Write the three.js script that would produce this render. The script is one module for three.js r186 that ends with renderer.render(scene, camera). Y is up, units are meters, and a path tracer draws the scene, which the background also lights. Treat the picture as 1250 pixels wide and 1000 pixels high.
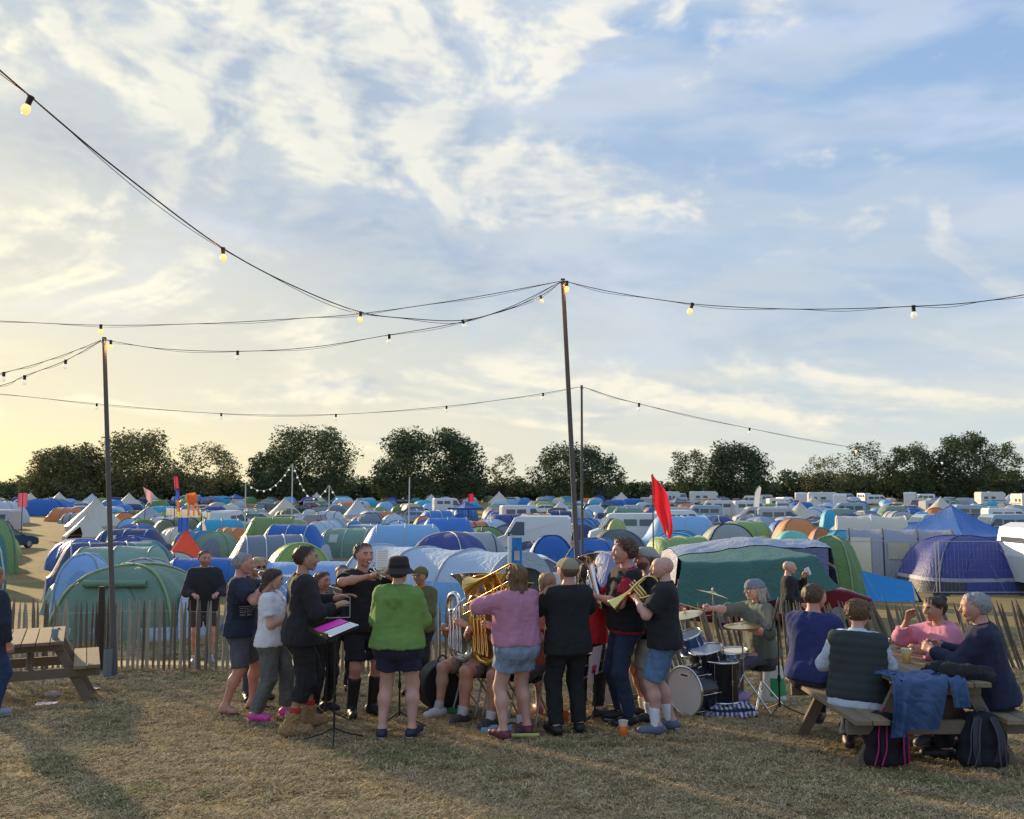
import * as THREE from 'three';
import { mergeGeometries, mergeVertices } from 'three/addons/utils/BufferGeometryUtils.js';
import { RoundedBoxGeometry } from 'three/addons/geometries/RoundedBoxGeometry.js';
import { createNoise2D, createNoise3D } from 'simplex-noise';

// ---------------------------------------------------------------- camera, sky, sun, exposure
const scene = new THREE.Scene();
const EYE = 1.72, FOCAL = 1100, PITCH = Math.atan(92 / FOCAL);      // eye height above the ground where the photographer stands
const camera = new THREE.PerspectiveCamera(2 * Math.atan(500 / FOCAL) * 180 / Math.PI, 1.25, 0.1, 3000);
camera.position.set(0, EYE, 0);
camera.rotation.x = PITCH;
const renderer = new THREE.WebGLRenderer({ antialias: true });
renderer.setSize(1024, 819);
renderer.toneMapping = THREE.LinearToneMapping;
renderer.toneMappingExposure = 1.3;
renderer.shadowMap.enabled = true;

const SUN_AZ = -36 * Math.PI / 180, SUN_EL = 11 * Math.PI / 180;    // low sun behind thin cloud, ahead and to the side
const sunDir = new THREE.Vector3(Math.sin(SUN_AZ) * Math.cos(SUN_EL), Math.sin(SUN_EL), -Math.cos(SUN_AZ) * Math.cos(SUN_EL));
const sun = new THREE.DirectionalLight(new THREE.Color().setRGB(1, 0.76, 0.44), 5);
sun.position.copy(sunDir).multiplyScalar(120);
sun.target.position.set(0, 0, -12);
sun.castShadow = true;
sun.shadow.radius = 4;
sun.shadow.mapSize.set(4096, 4096);
Object.assign(sun.shadow.camera, { left: -60, right: 60, top: 60, bottom: -60, near: 1, far: 400 });
scene.add(sun, sun.target);

// small seeded generator
function rng(seed) { let s = seed >>> 0; return () => { s = (s + 0x6d2b79f5) | 0; let t = Math.imul(s ^ (s >>> 15), 1 | s); t = (t + Math.imul(t ^ (t >>> 7), 61 | t)) ^ t; return ((t ^ (t >>> 14)) >>> 0) / 4294967296; }; }
const noise2 = createNoise2D(rng(11)), noise3 = createNoise3D(rng(12));
const clamp = (x, a = 0, b = 1) => Math.min(b, Math.max(a, x)), lerp = (a, b, t) => a + (b - a) * t;
const sstep = (a, b, x) => { const t = clamp((x - a) / (b - a)); return t * t * (3 - 2 * t); };
const lin = (c) => { c /= 255; return c <= 0.04045 ? c / 12.92 : ((c + 0.055) / 1.055) ** 2.4; };
const L3 = (r, g, b) => [lin(r), lin(g), lin(b)];
function fbm(x, y, oct, gain = 0.5) { let s = 0, a = 1, n = 0; for (let i = 0; i < oct; i++) { s += a * noise2(x, y); n += a; a *= gain; x = x * 2.03 + 17.1; y = y * 2.03 - 9.3; } return s / n; }

// the evening sky: clear air, a high broken sheet of cloud, low bands near the horizon, a warm glow round the hidden sun
{
  const W = 4096, H = 2048, data = new Float32Array(W * H * 4), rad = Math.PI / 180;
  // banks of cloud: [azimuth, elevation, half width, half height (degrees), weight, tilt]
  const banks = [
    [-17, 26.5, 15, 6, 0.75, -0.25], [-9, 27, 11, 5, 0.45, 0.1], [-12, 21.5, 13, 2.6, 0.6, -0.35], [-3, 20.5, 7, 2.2, 0.55, -0.3], [3, 17.8, 5.5, 1.8, 0.75, 0.12], [-27, 24.5, 7, 1.6, 0.35, 0], [-22, 22, 7, 2, 0.3, -0.2], [8.5, 17.2, 5, 1.0, 0.3, 0],
    [-28, 28.5, 8, 2.0, 0.3, 0], [4, 29, 9, 3, 0.32, 0.1], [18, 29.5, 7, 1.8, 0.2, 0], [20, 18.3, 4, 1.1, 0.18, 0], [14.5, 13.6, 2.2, 0.5, 0.5, 0.15], [15.6, 15.9, 1.4, 0.4, 0.45, 0.1], [31, 17, 3.5, 2, 0.28, 0],
    [-30, 16.5, 12, 1.7, 0.45, -0.1], [-24, 11.5, 16, 1.6, 0.45, -0.12], [-8, 6.2, 18, 1.5, 0.5, 0.02], [9, 4.8, 12, 1.4, 0.55, 0], [16, 6.5, 7, 2.2, 0.35, 0.12], [28, 4.4, 8, 0.8, 0.3, 0],
    [-2, 14, 9, 3.5, -0.5, 0], [12, 23, 12, 3.5, -0.22, 0], [28, 22, 8, 3.5, -0.4, 0.1], [24, 11, 10, 3, -0.3, 0], [7, 12.5, 9, 2, -0.4, 0], [-24, 27.2, 5, 1.1, -0.55, 0.05], [-15, 25.6, 4, 0.8, -0.3, 0],
  ].map(([a, e, w, h, k, t]) => ({ a, e, w, h, k, c: Math.cos(t), s: Math.sin(t) }));
  const cSun = [Math.sin(SUN_AZ), -Math.cos(SUN_AZ)];
  const look = (round, el) => {
    const az = round + Math.PI / 2, azd = ((az / rad + 540) % 360) - 180, eld = el / rad, y = Math.sin(el), cx = Math.sin(az) * Math.cos(el), cz = -Math.cos(az) * Math.cos(el);
    const cosg = cx * sunDir.x + y * sunDir.y + cz * sunDir.z, g = Math.acos(clamp(cosg, -1, 1)) / rad;
    const px = cx / (y + 0.16), pz = cz / (y + 0.16);
    let bias = 0;
    for (const b of banks) { const dx = azd - b.a, dy = eld - b.e, u = (dx * b.c + dy * b.s) / b.w, v = (-dx * b.s + dy * b.c) / b.h, q = u * u + v * v; if (q < 8) bias += b.k * Math.exp(-q * 0.9); }
    // cloud texture: broken cells drawn out sideways low down, turning into the plan of the sheet overhead
    const hi = sstep(32, 52, eld), qx = lerp((azd - eld * 0.12) / 12, px * 2.2, hi), qy = lerp((eld + azd * 0.06) / 3.5, pz * 2.2, hi), sq = lerp(1.7 - 0.9 * sstep(2, 14, eld), 1, hi);
    const wx = fbm(qx * 0.6 + 5, qy * 0.35, 2) * 0.25, wy = fbm(qx * 0.6 - 3, qy * 0.35 + 8, 2) * 0.2;
    const dens = (x, y, o) => fbm(x / sq * 1.1 + wx + 2.2, y * sq * 0.8 + wy, o, 0.52);
    const d0 = dens(qx, qy, 8), d1 = dens(qx - 0.16, qy - 0.1, 6), fine = fbm(qx * 5 + wx * 2, qy * 4.5 + wy * 2, 4, 0.6);
    const D = d0 * 0.78 + bias * 0.9 + fine * 0.13 + 0.04;
    // clear air: deeper blue high and away from the sun, pale and warm low down near it
    const warm = Math.exp(-Math.abs(azd + 36) / 40), low = Math.exp(-Math.max(eld, 0) / 9), up = sstep(0, 34, eld);
    const zen = L3(124, 162, 212), mid = L3(150, 184, 220), hor = L3(206, 218, 220), gold = L3(255, 234, 172), cream = L3(255, 244, 206);
    const out = [0, 0, 0];
    for (let c = 0; c < 3; c++) {
      let v = lerp(mid[c], zen[c], up * 0.9 * sstep(15, 75, g) + 0.12 * up);
      v = lerp(v, hor[c], low * 0.7);
      v = lerp(v, gold[c], clamp(1.3 * warm * Math.exp(-Math.max(eld, 0) / 13)));
      v = lerp(v, cream[c], 0.75 * Math.exp(-g / 11));
      out[c] = v + 0.2 * cream[c] * Math.exp(-g / 7);
    }
    // thin grey-blue sheet, then the bright broken cloud with grey undersides
    const near = Math.exp(-g / 34);
    const veil = sstep(-0.3, 0.45, fbm(qx * 0.55 + 31, qy * 0.8 + 4 + wy, 6, 0.55) + bias * 0.25 + 0.3 * near + 0.04) * sstep(1, 5, eld);
    const cover = sstep(0.05, 0.9, D) * sstep(0.3, 2.5, eld), edge = clamp((d0 - d1) * 1.1 + 0.68 + fine * 0.35), thick = sstep(0.55, 1.05, D);
    const lit = L3(255, lerp(248, 250, near), lerp(238, 218, near)).map((x) => x * lerp(0.92, 1.08, near)), shade = L3(lerp(156, 176, near), lerp(180, 184, near), lerp(208, 194, near)), glow = L3(255, 240, 196), sheet1 = L3(lerp(166, 192, near), lerp(190, 196, near), lerp(219, 200, near));
    let grey = 0; for (const [a, e, w, h, k] of [[-26, 19.2, 11, 2.8, 0.85], [-10, 16.2, 10, 2.6, 0.7], [-27, 26.6, 5, 1.3, 0.9], [-16, 24.8, 6, 1, 0.5], [-5, 23.6, 4, 1.6, 0.5], [0, 12.6, 10, 2.4, 0.6], [10, 20, 9, 3, 0.35], [17, 9.5, 9, 2.2, 0.4], [-30, 13.5, 6, 0.8, 0.4], [27, 13, 7, 2, 0.35]]) { const u = (azd - a) / w, v = (eld - e) / h, q = u * u + v * v; if (q < 8) grey += k * Math.exp(-q); }
    grey = clamp(grey * (0.75 + 0.6 * d0 + 0.3 * fine));
    const lightV = sstep(-0.15, 0.5, fbm(qx * 0.45 + 71, qy * 0.5 - 12, 5, 0.5) + 0.35 * Math.exp(-(((azd - 6) / 14) ** 2) - ((eld - 27) / 4.5) ** 2));
    for (let c = 0; c < 3; c++) {
      out[c] = lerp(out[c], L3(226, 228, 238)[c], lightV * 0.42 * sstep(3, 12, eld));
      out[c] = lerp(out[c], L3(lerp(132, 156, near), lerp(160, 168, near), lerp(200, 192, near))[c], grey * 0.85);
    }
    for (let c = 0; c < 3; c++) {
      let v = lerp(out[c], lerp(sheet1[c], glow[c], clamp(low * 0.75 + warm * 0.25)), veil * 0.55 * (1 - 0.6 * grey));
      const li = lerp(lit[c], glow[c] * 1.02, low * 0.6);
      v = lerp(v, lerp(shade[c], li, clamp(edge * (1 - 0.25 * thick))), cover * 0.88 * (1 - 0.5 * grey));
      out[c] = v * 0.87;
    }
    return out;
  };
  const half = 46;
  for (let row = H / 2 - 8; row < H; row++) {
    const el = ((row + 0.5) / H - 0.5) * Math.PI, stepY = 1;
    for (let col = 0; col < W;) {
      const round = ((col + 0.5) / W - 0.5) * 2 * Math.PI, azd = (((round + Math.PI / 2) / rad + 540) % 360) - 180, fine = Math.abs(azd) < half && el < 0.72, n = fine ? 1 : 8;
      if (!fine && row % 8 && row > H / 2 - 8) { for (let i = 0; i < n * 4; i++) data[(row * W + col) * 4 + i] = data[((row - 1) * W + col) * 4 + i]; col += n; continue; }
      const c = look(((col + n / 2) / W - 0.5) * 2 * Math.PI, Math.max(el, 0.002));
      for (let i = 0; i < n; i++) { const o = (row * W + col + i) * 4; data[o] = c[0]; data[o + 1] = c[1]; data[o + 2] = c[2]; data[o + 3] = 1; }
      col += n;
    }
  }
  for (let row = 0; row < H / 2 - 8; row++) for (let i = 0; i < W; i++) { const o = (row * W + i) * 4; data[o] = 0.16; data[o + 1] = 0.14; data[o + 2] = 0.09; data[o + 3] = 1; }
  const t = new THREE.DataTexture(data, W, H, THREE.RGBAFormat, THREE.FloatType);
  t.mapping = THREE.EquirectangularReflectionMapping; t.magFilter = THREE.LinearFilter; t.minFilter = THREE.LinearFilter; t.needsUpdate = true;
  scene.background = t; scene.environment = t;
}

// ---------------------------------------------------------------- helpers
const V = (x = 0, y = 0, z = 0) => new THREE.Vector3(x, y, z);
function groundY(x, z) {                                            // the meadow falls away from the photographer and levels out under the camp
  const d = Math.max(-z, -10), s = d > 0 ? -0.075 * d / Math.pow(1 + (d / 40) ** 4, 0.25) : 0;
  return s + 0.6 * sstep(120, 280, d) + 0.018 * noise2(x * 0.35, z * 0.35) * sstep(60, 20, d);
}
const ray = (px, py) => { const u = (px - 625) / FOCAL, v = (500 - py) / FOCAL, c = Math.cos(PITCH), s = Math.sin(PITCH); return V(u, v * c + s, v * s - c); };
const at = (px, py, d) => { const r = ray(px, py); return r.multiplyScalar(d / -r.z).add(V(0, EYE, 0)); };     // the point at depth d in that direction
const stand = (px, d) => { const p = at(px, 620, d); p.y = groundY(p.x, p.z); return p; };                        // the ground at depth d
const hit = (px, py) => { const r = ray(px, py); let d = 2; for (; d < 400; d += 0.02) { const p = at(px, py, d); if (p.y < groundY(p.x, p.z)) return p; } return at(px, py, 400); };
const span = (px0, px1, d) => Math.abs(px1 - px0) * d / FOCAL;
const taken = new Map();
function numbered(name) { const n = taken.get(name) || 0; taken.set(name, n + 1); return n ? `${name}_${String(n).padStart(3, '0')}` : name; }
function tag(o, label, category, group, kind) { if (label) o.userData.label = label; if (category) o.userData.category = category; if (group) o.userData.group = group; if (kind) o.userData.kind = kind; return o; }
function thing(name, label, category, group, pos, yaw = 0) { const o = new THREE.Group(); o.name = numbered(name); if (pos) o.position.copy(pos); o.rotation.y = yaw; scene.add(o); return tag(o, label, category, group); }
function part(parent, name, geo, m, label) { const o = new THREE.Mesh(geo, m); o.name = name; parent.add(o); if (label) o.userData.label = label; return o; }
function single(name, geo, m, label, category, group, kind) { const o = new THREE.Mesh(geo, m); o.name = numbered(name); scene.add(o); return tag(o, label, category, group, kind); }
function struct(name, geo, m) { const o = new THREE.Mesh(geo, m); o.name = name; o.userData.kind = 'structure'; scene.add(o); return o; }
function dup(root, pos, yaw, label, group) { const r = root.clone(); r.name = numbered(root.name.replace(/_\d{3}$/, '')); r.userData = { ...root.userData }; r.position.copy(pos); r.rotation.y = yaw; scene.add(r); if (label) r.userData.label = label; if (group) r.userData.group = group; return r; }
const mats = new Map();
function mat(r, g, b, rough = 0.85, metal = 0, more = {}) { const k = [r, g, b, rough, metal, JSON.stringify(more)].join(); if (!mats.has(k)) mats.set(k, new THREE.MeshStandardMaterial({ color: new THREE.Color().setRGB(r, g, b), roughness: rough, metalness: metal, ...more, side: THREE.DoubleSide })); return mats.get(k); }
const merge = (list) => { const l = list.map((g) => (g.index ? g.toNonIndexed() : g)); for (const g of l) for (const k of Object.keys(g.attributes)) if (!['position', 'normal', 'uv', 'color'].includes(k)) g.deleteAttribute(k); const hasC = l.some((g) => g.attributes.color), noUv = l.some((g) => !g.attributes.uv); for (const g of l) { if (noUv && g.attributes.uv) g.deleteAttribute('uv'); if (hasC && !g.attributes.color) g.setAttribute('color', new THREE.BufferAttribute(new Float32Array(g.attributes.position.count * 3).fill(1), 3)); } return l.length > 1 ? mergeGeometries(l) : l[0]; };
const box = (w, h, d, x = 0, y = 0, z = 0, r = 0) => { const g = r ? new RoundedBoxGeometry(w, h, d, 2, r) : new THREE.BoxGeometry(w, h, d); return g.translate(x, y, z); };
function rod(a, b, r0, r1 = r0, n = 8) { const d = b.clone().sub(a), g = new THREE.CylinderGeometry(r1, r0, d.length(), n); g.applyQuaternion(new THREE.Quaternion().setFromUnitVectors(V(0, 1, 0), d.normalize())); const m = a.clone().add(b).multiplyScalar(0.5); return g.translate(m.x, m.y, m.z); }
function pipe(pts, r, n = 24, m = 6, closed = false) { return new THREE.TubeGeometry(new THREE.CatmullRomCurve3(pts, closed, 'catmullrom', 0.5), n, r, m, closed); }
const lathe = (pts, n = 24) => new THREE.LatheGeometry(pts.map(([x, y]) => new THREE.Vector2(x, y)), n);
function dataTex(n, fn, repeat) { const d = new Uint8Array(n * n * 4); for (let j = 0; j < n; j++) for (let i = 0; i < n; i++) { const c = fn(i / n, j / n, i, j), o = (j * n + i) * 4; d[o] = c[0]; d[o + 1] = c[1]; d[o + 2] = c[2]; d[o + 3] = 255; } const t = new THREE.DataTexture(d, n, n); t.magFilter = THREE.LinearFilter; t.minFilter = THREE.LinearMipmapLinearFilter; t.wrapS = t.wrapT = THREE.RepeatWrapping; t.needsUpdate = true; if (repeat) t.repeat.set(repeat, repeat); return t; }
function sheet(nu, nv, fn) {                                        // a curved sheet; fn(u, v) gives the point, and its uv are metres along the sheet
  const pos = [], uv = [], idx = [];
  for (let j = 0; j <= nv; j++) for (let i = 0; i <= nu; i++) { const p = fn(i / nu, j / nv); pos.push(p.x, p.y, p.z); uv.push(p.u ?? i / nu, p.v ?? j / nv); }
  for (let j = 0; j < nv; j++) for (let i = 0; i < nu; i++) { const a = j * (nu + 1) + i, b = a + 1, c = a + nu + 1, d = c + 1; idx.push(a, b, d, a, d, c); }
  const g = new THREE.BufferGeometry(); g.setAttribute('position', new THREE.Float32BufferAttribute(pos, 3)); g.setAttribute('uv', new THREE.Float32BufferAttribute(uv, 2)); g.setIndex(idx); g.computeVertexNormals(); return g;
}

// ---------------------------------------------------------------- ground
const turf = (() => {                                               // mown dry grass: thousands of short strokes of straw, olive and soil
  const n = 1024, c = document.createElement('canvas'); c.width = c.height = n; const k = c.getContext('2d'), R = rng(5);
  k.fillStyle = '#8c7d55'; k.fillRect(0, 0, n, n);
  const tones = ['#a8945c', '#bda66b', '#8a7c4c', '#6f6a3e', '#7c7a48', '#94854f', '#5c5232', '#c9b57c', '#6b5e3b'];
  for (let i = 0; i < 42000; i++) {
    const x = R() * n, y = R() * n, a = R() * 6.28, l = 5 + R() * 13; k.strokeStyle = tones[Math.floor(R() * tones.length)]; k.globalAlpha = 0.35 + R() * 0.5; k.lineWidth = 0.8 + R() * 1.7;
    for (const ox of x < 20 ? [0, n] : x > n - 20 ? [0, -n] : [0]) for (const oy of y < 20 ? [0, n] : y > n - 20 ? [0, -n] : [0]) { k.beginPath(); k.moveTo(x + ox, y + oy); k.lineTo(x + ox + Math.cos(a) * l, y + oy + Math.sin(a) * l * 0.7); k.stroke(); }
  }
  const t = new THREE.CanvasTexture(c); t.colorSpace = THREE.SRGBColorSpace; t.wrapS = t.wrapT = THREE.RepeatWrapping; t.repeat.set(0.45, 0.45); return t;
})();
// how green the turf grows there, 0 (straw) to 1
const greenAt = (x, z) => sstep(-0.1, 0.55, fbm(x * 0.42 + 3, z * 0.42, 4) + 0.25 * noise2(x * 1.7, z * 1.7) - 0.2 + 0.4 * sstep(13, 16, -z) - 0.3 * sstep(34, 50, -z));
{
  const pos = [], uv = [], col = [], idx = [], NX = 150, rows = [];
  for (let d = -9; d < 34; d += 0.3) rows.push(d); for (let d = 34; d < 1200; d *= 1.035) rows.push(d);
  const xs = []; for (let i = 0; i <= NX; i++) { const u = i / NX * 2 - 1; xs.push(Math.sinh(u * 5.4) * 6.6); }
  for (const d of rows) for (const x of xs) {
    const z = -d, y = groundY(x, z); pos.push(x, y, z); uv.push(x, z);
    const g = greenAt(x, z), w = 0.86 + 0.22 * fbm(x * 1.1 + 9, z * 1.6, 4) + 0.12 * noise2(x * 3.3, z * 3.3);
    col.push(w * lerp(1.05, 0.78, g), w * lerp(0.88, 0.84, g), w * lerp(0.7, 0.54, g));
  }
  const nx = xs.length;
  for (let j = 0; j < rows.length - 1; j++) for (let i = 0; i < nx - 1; i++) { const a = j * nx + i, b = a + nx; idx.push(a, a + 1, b + 1, a, b + 1, b); }
  const g = new THREE.BufferGeometry(); g.setAttribute('position', new THREE.Float32BufferAttribute(pos, 3)); g.setAttribute('uv', new THREE.Float32BufferAttribute(uv, 2)); g.setAttribute('color', new THREE.Float32BufferAttribute(col, 3)); g.setIndex(idx); g.computeVertexNormals();
  struct('ground', g, new THREE.MeshStandardMaterial({ map: turf, bumpMap: turf, bumpScale: 0.012, vertexColors: true, roughness: 1, side: THREE.DoubleSide }));
  // a worn pale track just behind the paling, and the mown lane between the rows of tents
  const strip = (pts, w, lift, nu) => sheet(nu, 6, (u, v) => { const f = u * (pts.length - 1), i = Math.min(Math.floor(f), pts.length - 2), t = f - i, a = pts[i], b = pts[i + 1], cx = lerp(a[0], b[0], t), cz = lerp(a[1], b[1], t), dx = b[0] - a[0], dz = b[1] - a[1], l = Math.hypot(dx, dz), ww = (v - 0.5) * w * (1 + 0.22 * noise2(cx * 0.8 + v, cz * 0.8)), x = cx - dz / l * ww, z = cz + dx / l * ww; return { x, y: groundY(x, z) + lift, z, u: x, v: z }; });
  const dust = turf.clone(); dust.repeat.set(0.9, 0.9);
  struct('path', strip([[-16, -14.3], [-6, -14.5], [4, -14.4], [16, -14.6]], 0.9, 0.006, 90), new THREE.MeshStandardMaterial({ map: dust, color: new THREE.Color().setRGB(1.5, 1.55, 1.75), roughness: 1, side: THREE.DoubleSide }));
}
// grass blades, bent, in tufts
{
  const blades = (n, seed) => { const R = rng(seed), p = []; for (let i = 0; i < n; i++) { const a = R() * 6.28, x = (R() - 0.5) * 0.06, z = (R() - 0.5) * 0.06, h = 0.008 + R() * 0.018, b = 0.014 + R() * 0.04, w = 0.0022 + R() * 0.0016, cx = Math.cos(a), cz = Math.sin(a), mx = x + cx * b * 0.35, mz = z + cz * b * 0.35, tx = x + cx * b, tz = z + cz * b; p.push(x - cz * w, 0, z + cx * w, x + cz * w, 0, z - cx * w, mx, h * 0.75, mz, mx - cz * w, h * 0.7, mz + cx * w, mx + cz * w, h * 0.7, mz - cx * w, tx, h, tz); } const g = new THREE.BufferGeometry(); g.setAttribute('position', new THREE.Float32BufferAttribute(p, 3)); g.computeVertexNormals(); return g; };
  const straw = [[0.46, 0.34, 0.17], [0.39, 0.285, 0.14], [0.55, 0.42, 0.23], [0.28, 0.2, 0.11]], green = [[0.2, 0.19, 0.06], [0.25, 0.23, 0.09], [0.15, 0.155, 0.05]];
  const m = new THREE.MeshStandardMaterial({ roughness: 0.95, side: THREE.DoubleSide });
  const M = new THREE.Matrix4(), Q = new THREE.Quaternion(), C = new THREE.Color(), UP = V(0, 1, 0);
  for (let v = 0; v < 3; v++) {
    const N = 62000, im = new THREE.InstancedMesh(blades(9, 90 + v), m, N), R = rng(300 + v); let n = 0;
    while (n < N) {
      const d = 4.4 + Math.pow(R(), 1.35) * 15, x = (R() * 2 - 1) * (1.2 + d * 0.68), z = -d, g = greenAt(x, z);
      if (d > 13.85 && d < 14.85) continue;
      if (R() > 0.5 + 0.75 * fbm(x * 1.1 + 9, z * 1.6, 4) + 0.25 * g) continue;
      const isGreen = R() < 0.04 + 0.5 * g, s = (isGreen ? 0.9 + R() * 0.8 : 0.7 + R() * 0.8) * (d > 12 ? 1.3 : 1), c = isGreen ? green[Math.floor(R() * 3)] : straw[Math.floor(R() * 4)], k = 0.8 + R() * 0.4;
      M.compose(V(x, groundY(x, z) - 0.003, z), Q.setFromAxisAngle(UP, R() * 6.28), V(s, s * (0.8 + R() * 0.5), s)); im.setMatrixAt(n, M); im.setColorAt(n, C.setRGB(c[0] * k, c[1] * k, c[2] * k)); n++;
    }
    im.name = v ? `grass_00${v}` : 'grass'; tag(im, 'short dry meadow grass, straw coloured with green patches', 'grass', null, 'stuff'); scene.add(im);
  }
}

// ---------------------------------------------------------------- trees beyond the camp
const leafMat = (r, g, b) => new THREE.MeshPhysicalMaterial({ color: new THREE.Color().setRGB(r, g, b), roughness: 1, transmission: 0.22, thickness: 0, vertexColors: true, side: THREE.DoubleSide });
const leafMats = [leafMat(0.085, 0.115, 0.04), leafMat(0.07, 0.1, 0.038), leafMat(0.17, 0.165, 0.06)], bark = mat(0.07, 0.055, 0.04, 0.95);
function foliage(R, list, n, size) {                                 // leaf clumps: small triangles scattered through ellipsoidal sprays
  const pos = new Float32Array(n * 9), col = new Float32Array(n * 9), tot = list.reduce((s, l) => s + l.r ** 2.2, 0); let o = 0;
  for (const l of list) {
    const k = Math.round(n * l.r ** 2.2 / tot);
    for (let i = 0; i < k && o < n; i++, o++) {
      const q = Math.pow(R(), 0.42), th = R() * 6.2832, cz = R() * 2 - 1, sz = Math.sqrt(1 - cz * cz), jag = 1 + 0.22 * noise3(Math.cos(th) * sz * 2.2 + l.x, cz * 2.2 + l.y, Math.sin(th) * sz * 2.2);
      const c = V(l.x + Math.cos(th) * sz * q * l.r * jag * (l.sx || 1), l.y + cz * q * l.r * jag * (l.sy || 0.8), l.z + Math.sin(th) * sz * q * l.r * jag), s = size * (0.55 + R() * 0.9), t = 0.7 + R() * 0.6;
      for (let k3 = 0; k3 < 3; k3++) { pos[o * 9 + k3 * 3] = c.x + (R() - 0.5) * 2 * s; pos[o * 9 + k3 * 3 + 1] = c.y + (R() - 0.5) * 2 * s * 0.8; pos[o * 9 + k3 * 3 + 2] = c.z + (R() - 0.5) * 2 * s; col[o * 9 + k3 * 3] = t; col[o * 9 + k3 * 3 + 1] = t; col[o * 9 + k3 * 3 + 2] = t * 0.95; }
    }
  }
  const g = new THREE.BufferGeometry(); g.setAttribute('position', new THREE.BufferAttribute(pos.slice(0, o * 9), 3)); g.setAttribute('color', new THREE.BufferAttribute(col.slice(0, o * 9), 3)); g.computeVertexNormals(); return g;
}
function tree(label, px0, px1, pyTop, d, seed, { shape = 'oak', tone = 0, n = 6500, size = 0.42, gap = 0.25 } = {}) {
  const R = rng(seed), c = stand((px0 + px1) / 2, d), w = span(px0, px1, d) / 2, h = at((px0 + px1) / 2, pyTop, d).y - c.y, list = [];
  const t = thing(shape === 'oak' ? 'oak_tree' : 'field_tree', label, 'tree', 'trees along the far hedge', c, 0);
  const N = shape === 'oak' ? 60 : shape === 'bush' ? 56 : 40; n = Math.round(n * (gap >= 0.3 ? 1.15 : 1.8));
  for (let i = 0; i < N; i++) {
    const a = (i * 2.39996 + R() * 0.8) % 6.2832, f = (i + R()) / N, yb = shape === 'bush' ? 0.06 : shape === 'oak' ? 0.12 : 0.14, dome = (y) => shape === 'oak' ? Math.sqrt(Math.max(0, 1 - ((y - 0.4) / 0.62) ** 2)) : shape === 'bush' ? Math.sqrt(Math.max(0, 1 - y * y * 0.8)) : 0.35 + 0.65 * Math.sin(Math.PI * clamp(y));
    const y = yb + f * (0.93 - yb), rr = Math.sqrt(0.25 + 0.75 * R()) * w * dome(y) * 0.86;
    list.push({ x: Math.cos(a) * rr, y: y * h, z: Math.sin(a) * rr * 0.7, r: (0.24 + R() * 0.2) * Math.min(w, h * 0.6) * (1 - gap * 0.5), sy: 0.75 });
  }
  const trunk = [rod(V(0, -0.3, 0), V(w * 0.02, h * 0.32, 0), 0.03 * h, 0.02 * h, 8)];
  for (let i = 0; i < 12; i++) { const l = list[i * 2 % N], a = V(w * 0.02 * R(), h * (0.14 + 0.2 * R()), 0), b = V(l.x, l.y, l.z), mid = a.clone().lerp(b, 0.5).add(V(0, h * 0.05, 0)); trunk.push(pipe([a, mid, b], 0.007 * h, 6, 5)); }
  part(t, 'trunk', merge(trunk), bark);
  part(t, 'crown', foliage(R, list, n, size), leafMats[tone]);
  return t;
}
tree('broad leafy tree at the sunlit end of the hedge', 22, 138, 545, 235, 1, { shape: 'bush', tone: 2, n: 9000, size: 0.5, gap: 0 });
tree('leafy tree behind the thin wooden light pole', 112, 215, 527, 240, 2, { shape: 'bush', tone: 2, n: 8000, size: 0.45, gap: 0.1 });
tree('open crowned tree next to the big oak, sky showing through', 196, 298, 541, 238, 3, { shape: 'tall', tone: 2, n: 5000, size: 0.4, gap: 0.35 });
tree('large oak behind the white festoon poles', 318, 438, 522, 225, 4, { n: 11000, size: 0.42, gap: 0.08 });
tree('lower oak shoulder against the large oak', 298, 350, 552, 228, 24, { n: 3500, size: 0.42, gap: 0.1 });
tree('widest rounded dark oak on the field edge', 448, 604, 528, 225, 5, { n: 15000, size: 0.46, gap: 0, tone: 1 });
tree('thin feathery tree beside the widest dark oak', 594, 634, 553, 240, 6, { shape: 'tall', n: 1500, size: 0.36, gap: 0.4, tone: 2 });
tree('dark oak behind the tall leaning light pole', 640, 768, 545, 230, 7, { n: 9000, size: 0.42, gap: 0.15, tone: 1 });
tree('slender greyish tree touching the compact dark oak', 812, 872, 548, 238, 8, { shape: 'tall', n: 4500, size: 0.36, gap: 0.3 });
tree('compact dense dark oak', 858, 940, 543, 230, 9, { n: 8500, size: 0.44, gap: 0, tone: 1 });
tree('low sparse brownish tree in the far hedge', 975, 1045, 556, 240, 10, { shape: 'tall', n: 2600, size: 0.34, gap: 0.4, tone: 2 });
tree('tall tree with an open see-through crown', 1026, 1092, 538, 238, 11, { shape: 'tall', n: 3000, size: 0.36, gap: 0.4 });
tree('full upright green tree next to the see-through crown', 1080, 1150, 542, 235, 12, { shape: 'tall', n: 5500, size: 0.4, gap: 0.2 });
tree('tallest dark tree over the blue gazebo', 1136, 1222, 530, 232, 13, { shape: 'tall', n: 7000, size: 0.42, gap: 0.2, tone: 1 });
tree('small dark tree at the end of the tree line', 1200, 1252, 538, 238, 14, { shape: 'tall', n: 3600, size: 0.38, gap: 0.3 });
tree('bushy tree past the end of the hedge', 1262, 1360, 545, 238, 15, { shape: 'bush', n: 5000, size: 0.45, gap: 0.1 });
tree('rounded bushy tree past the start of the hedge', -110, -6, 566, 250, 16, { shape: 'bush', n: 5000, size: 0.45, gap: 0.1, tone: 2 });
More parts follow.
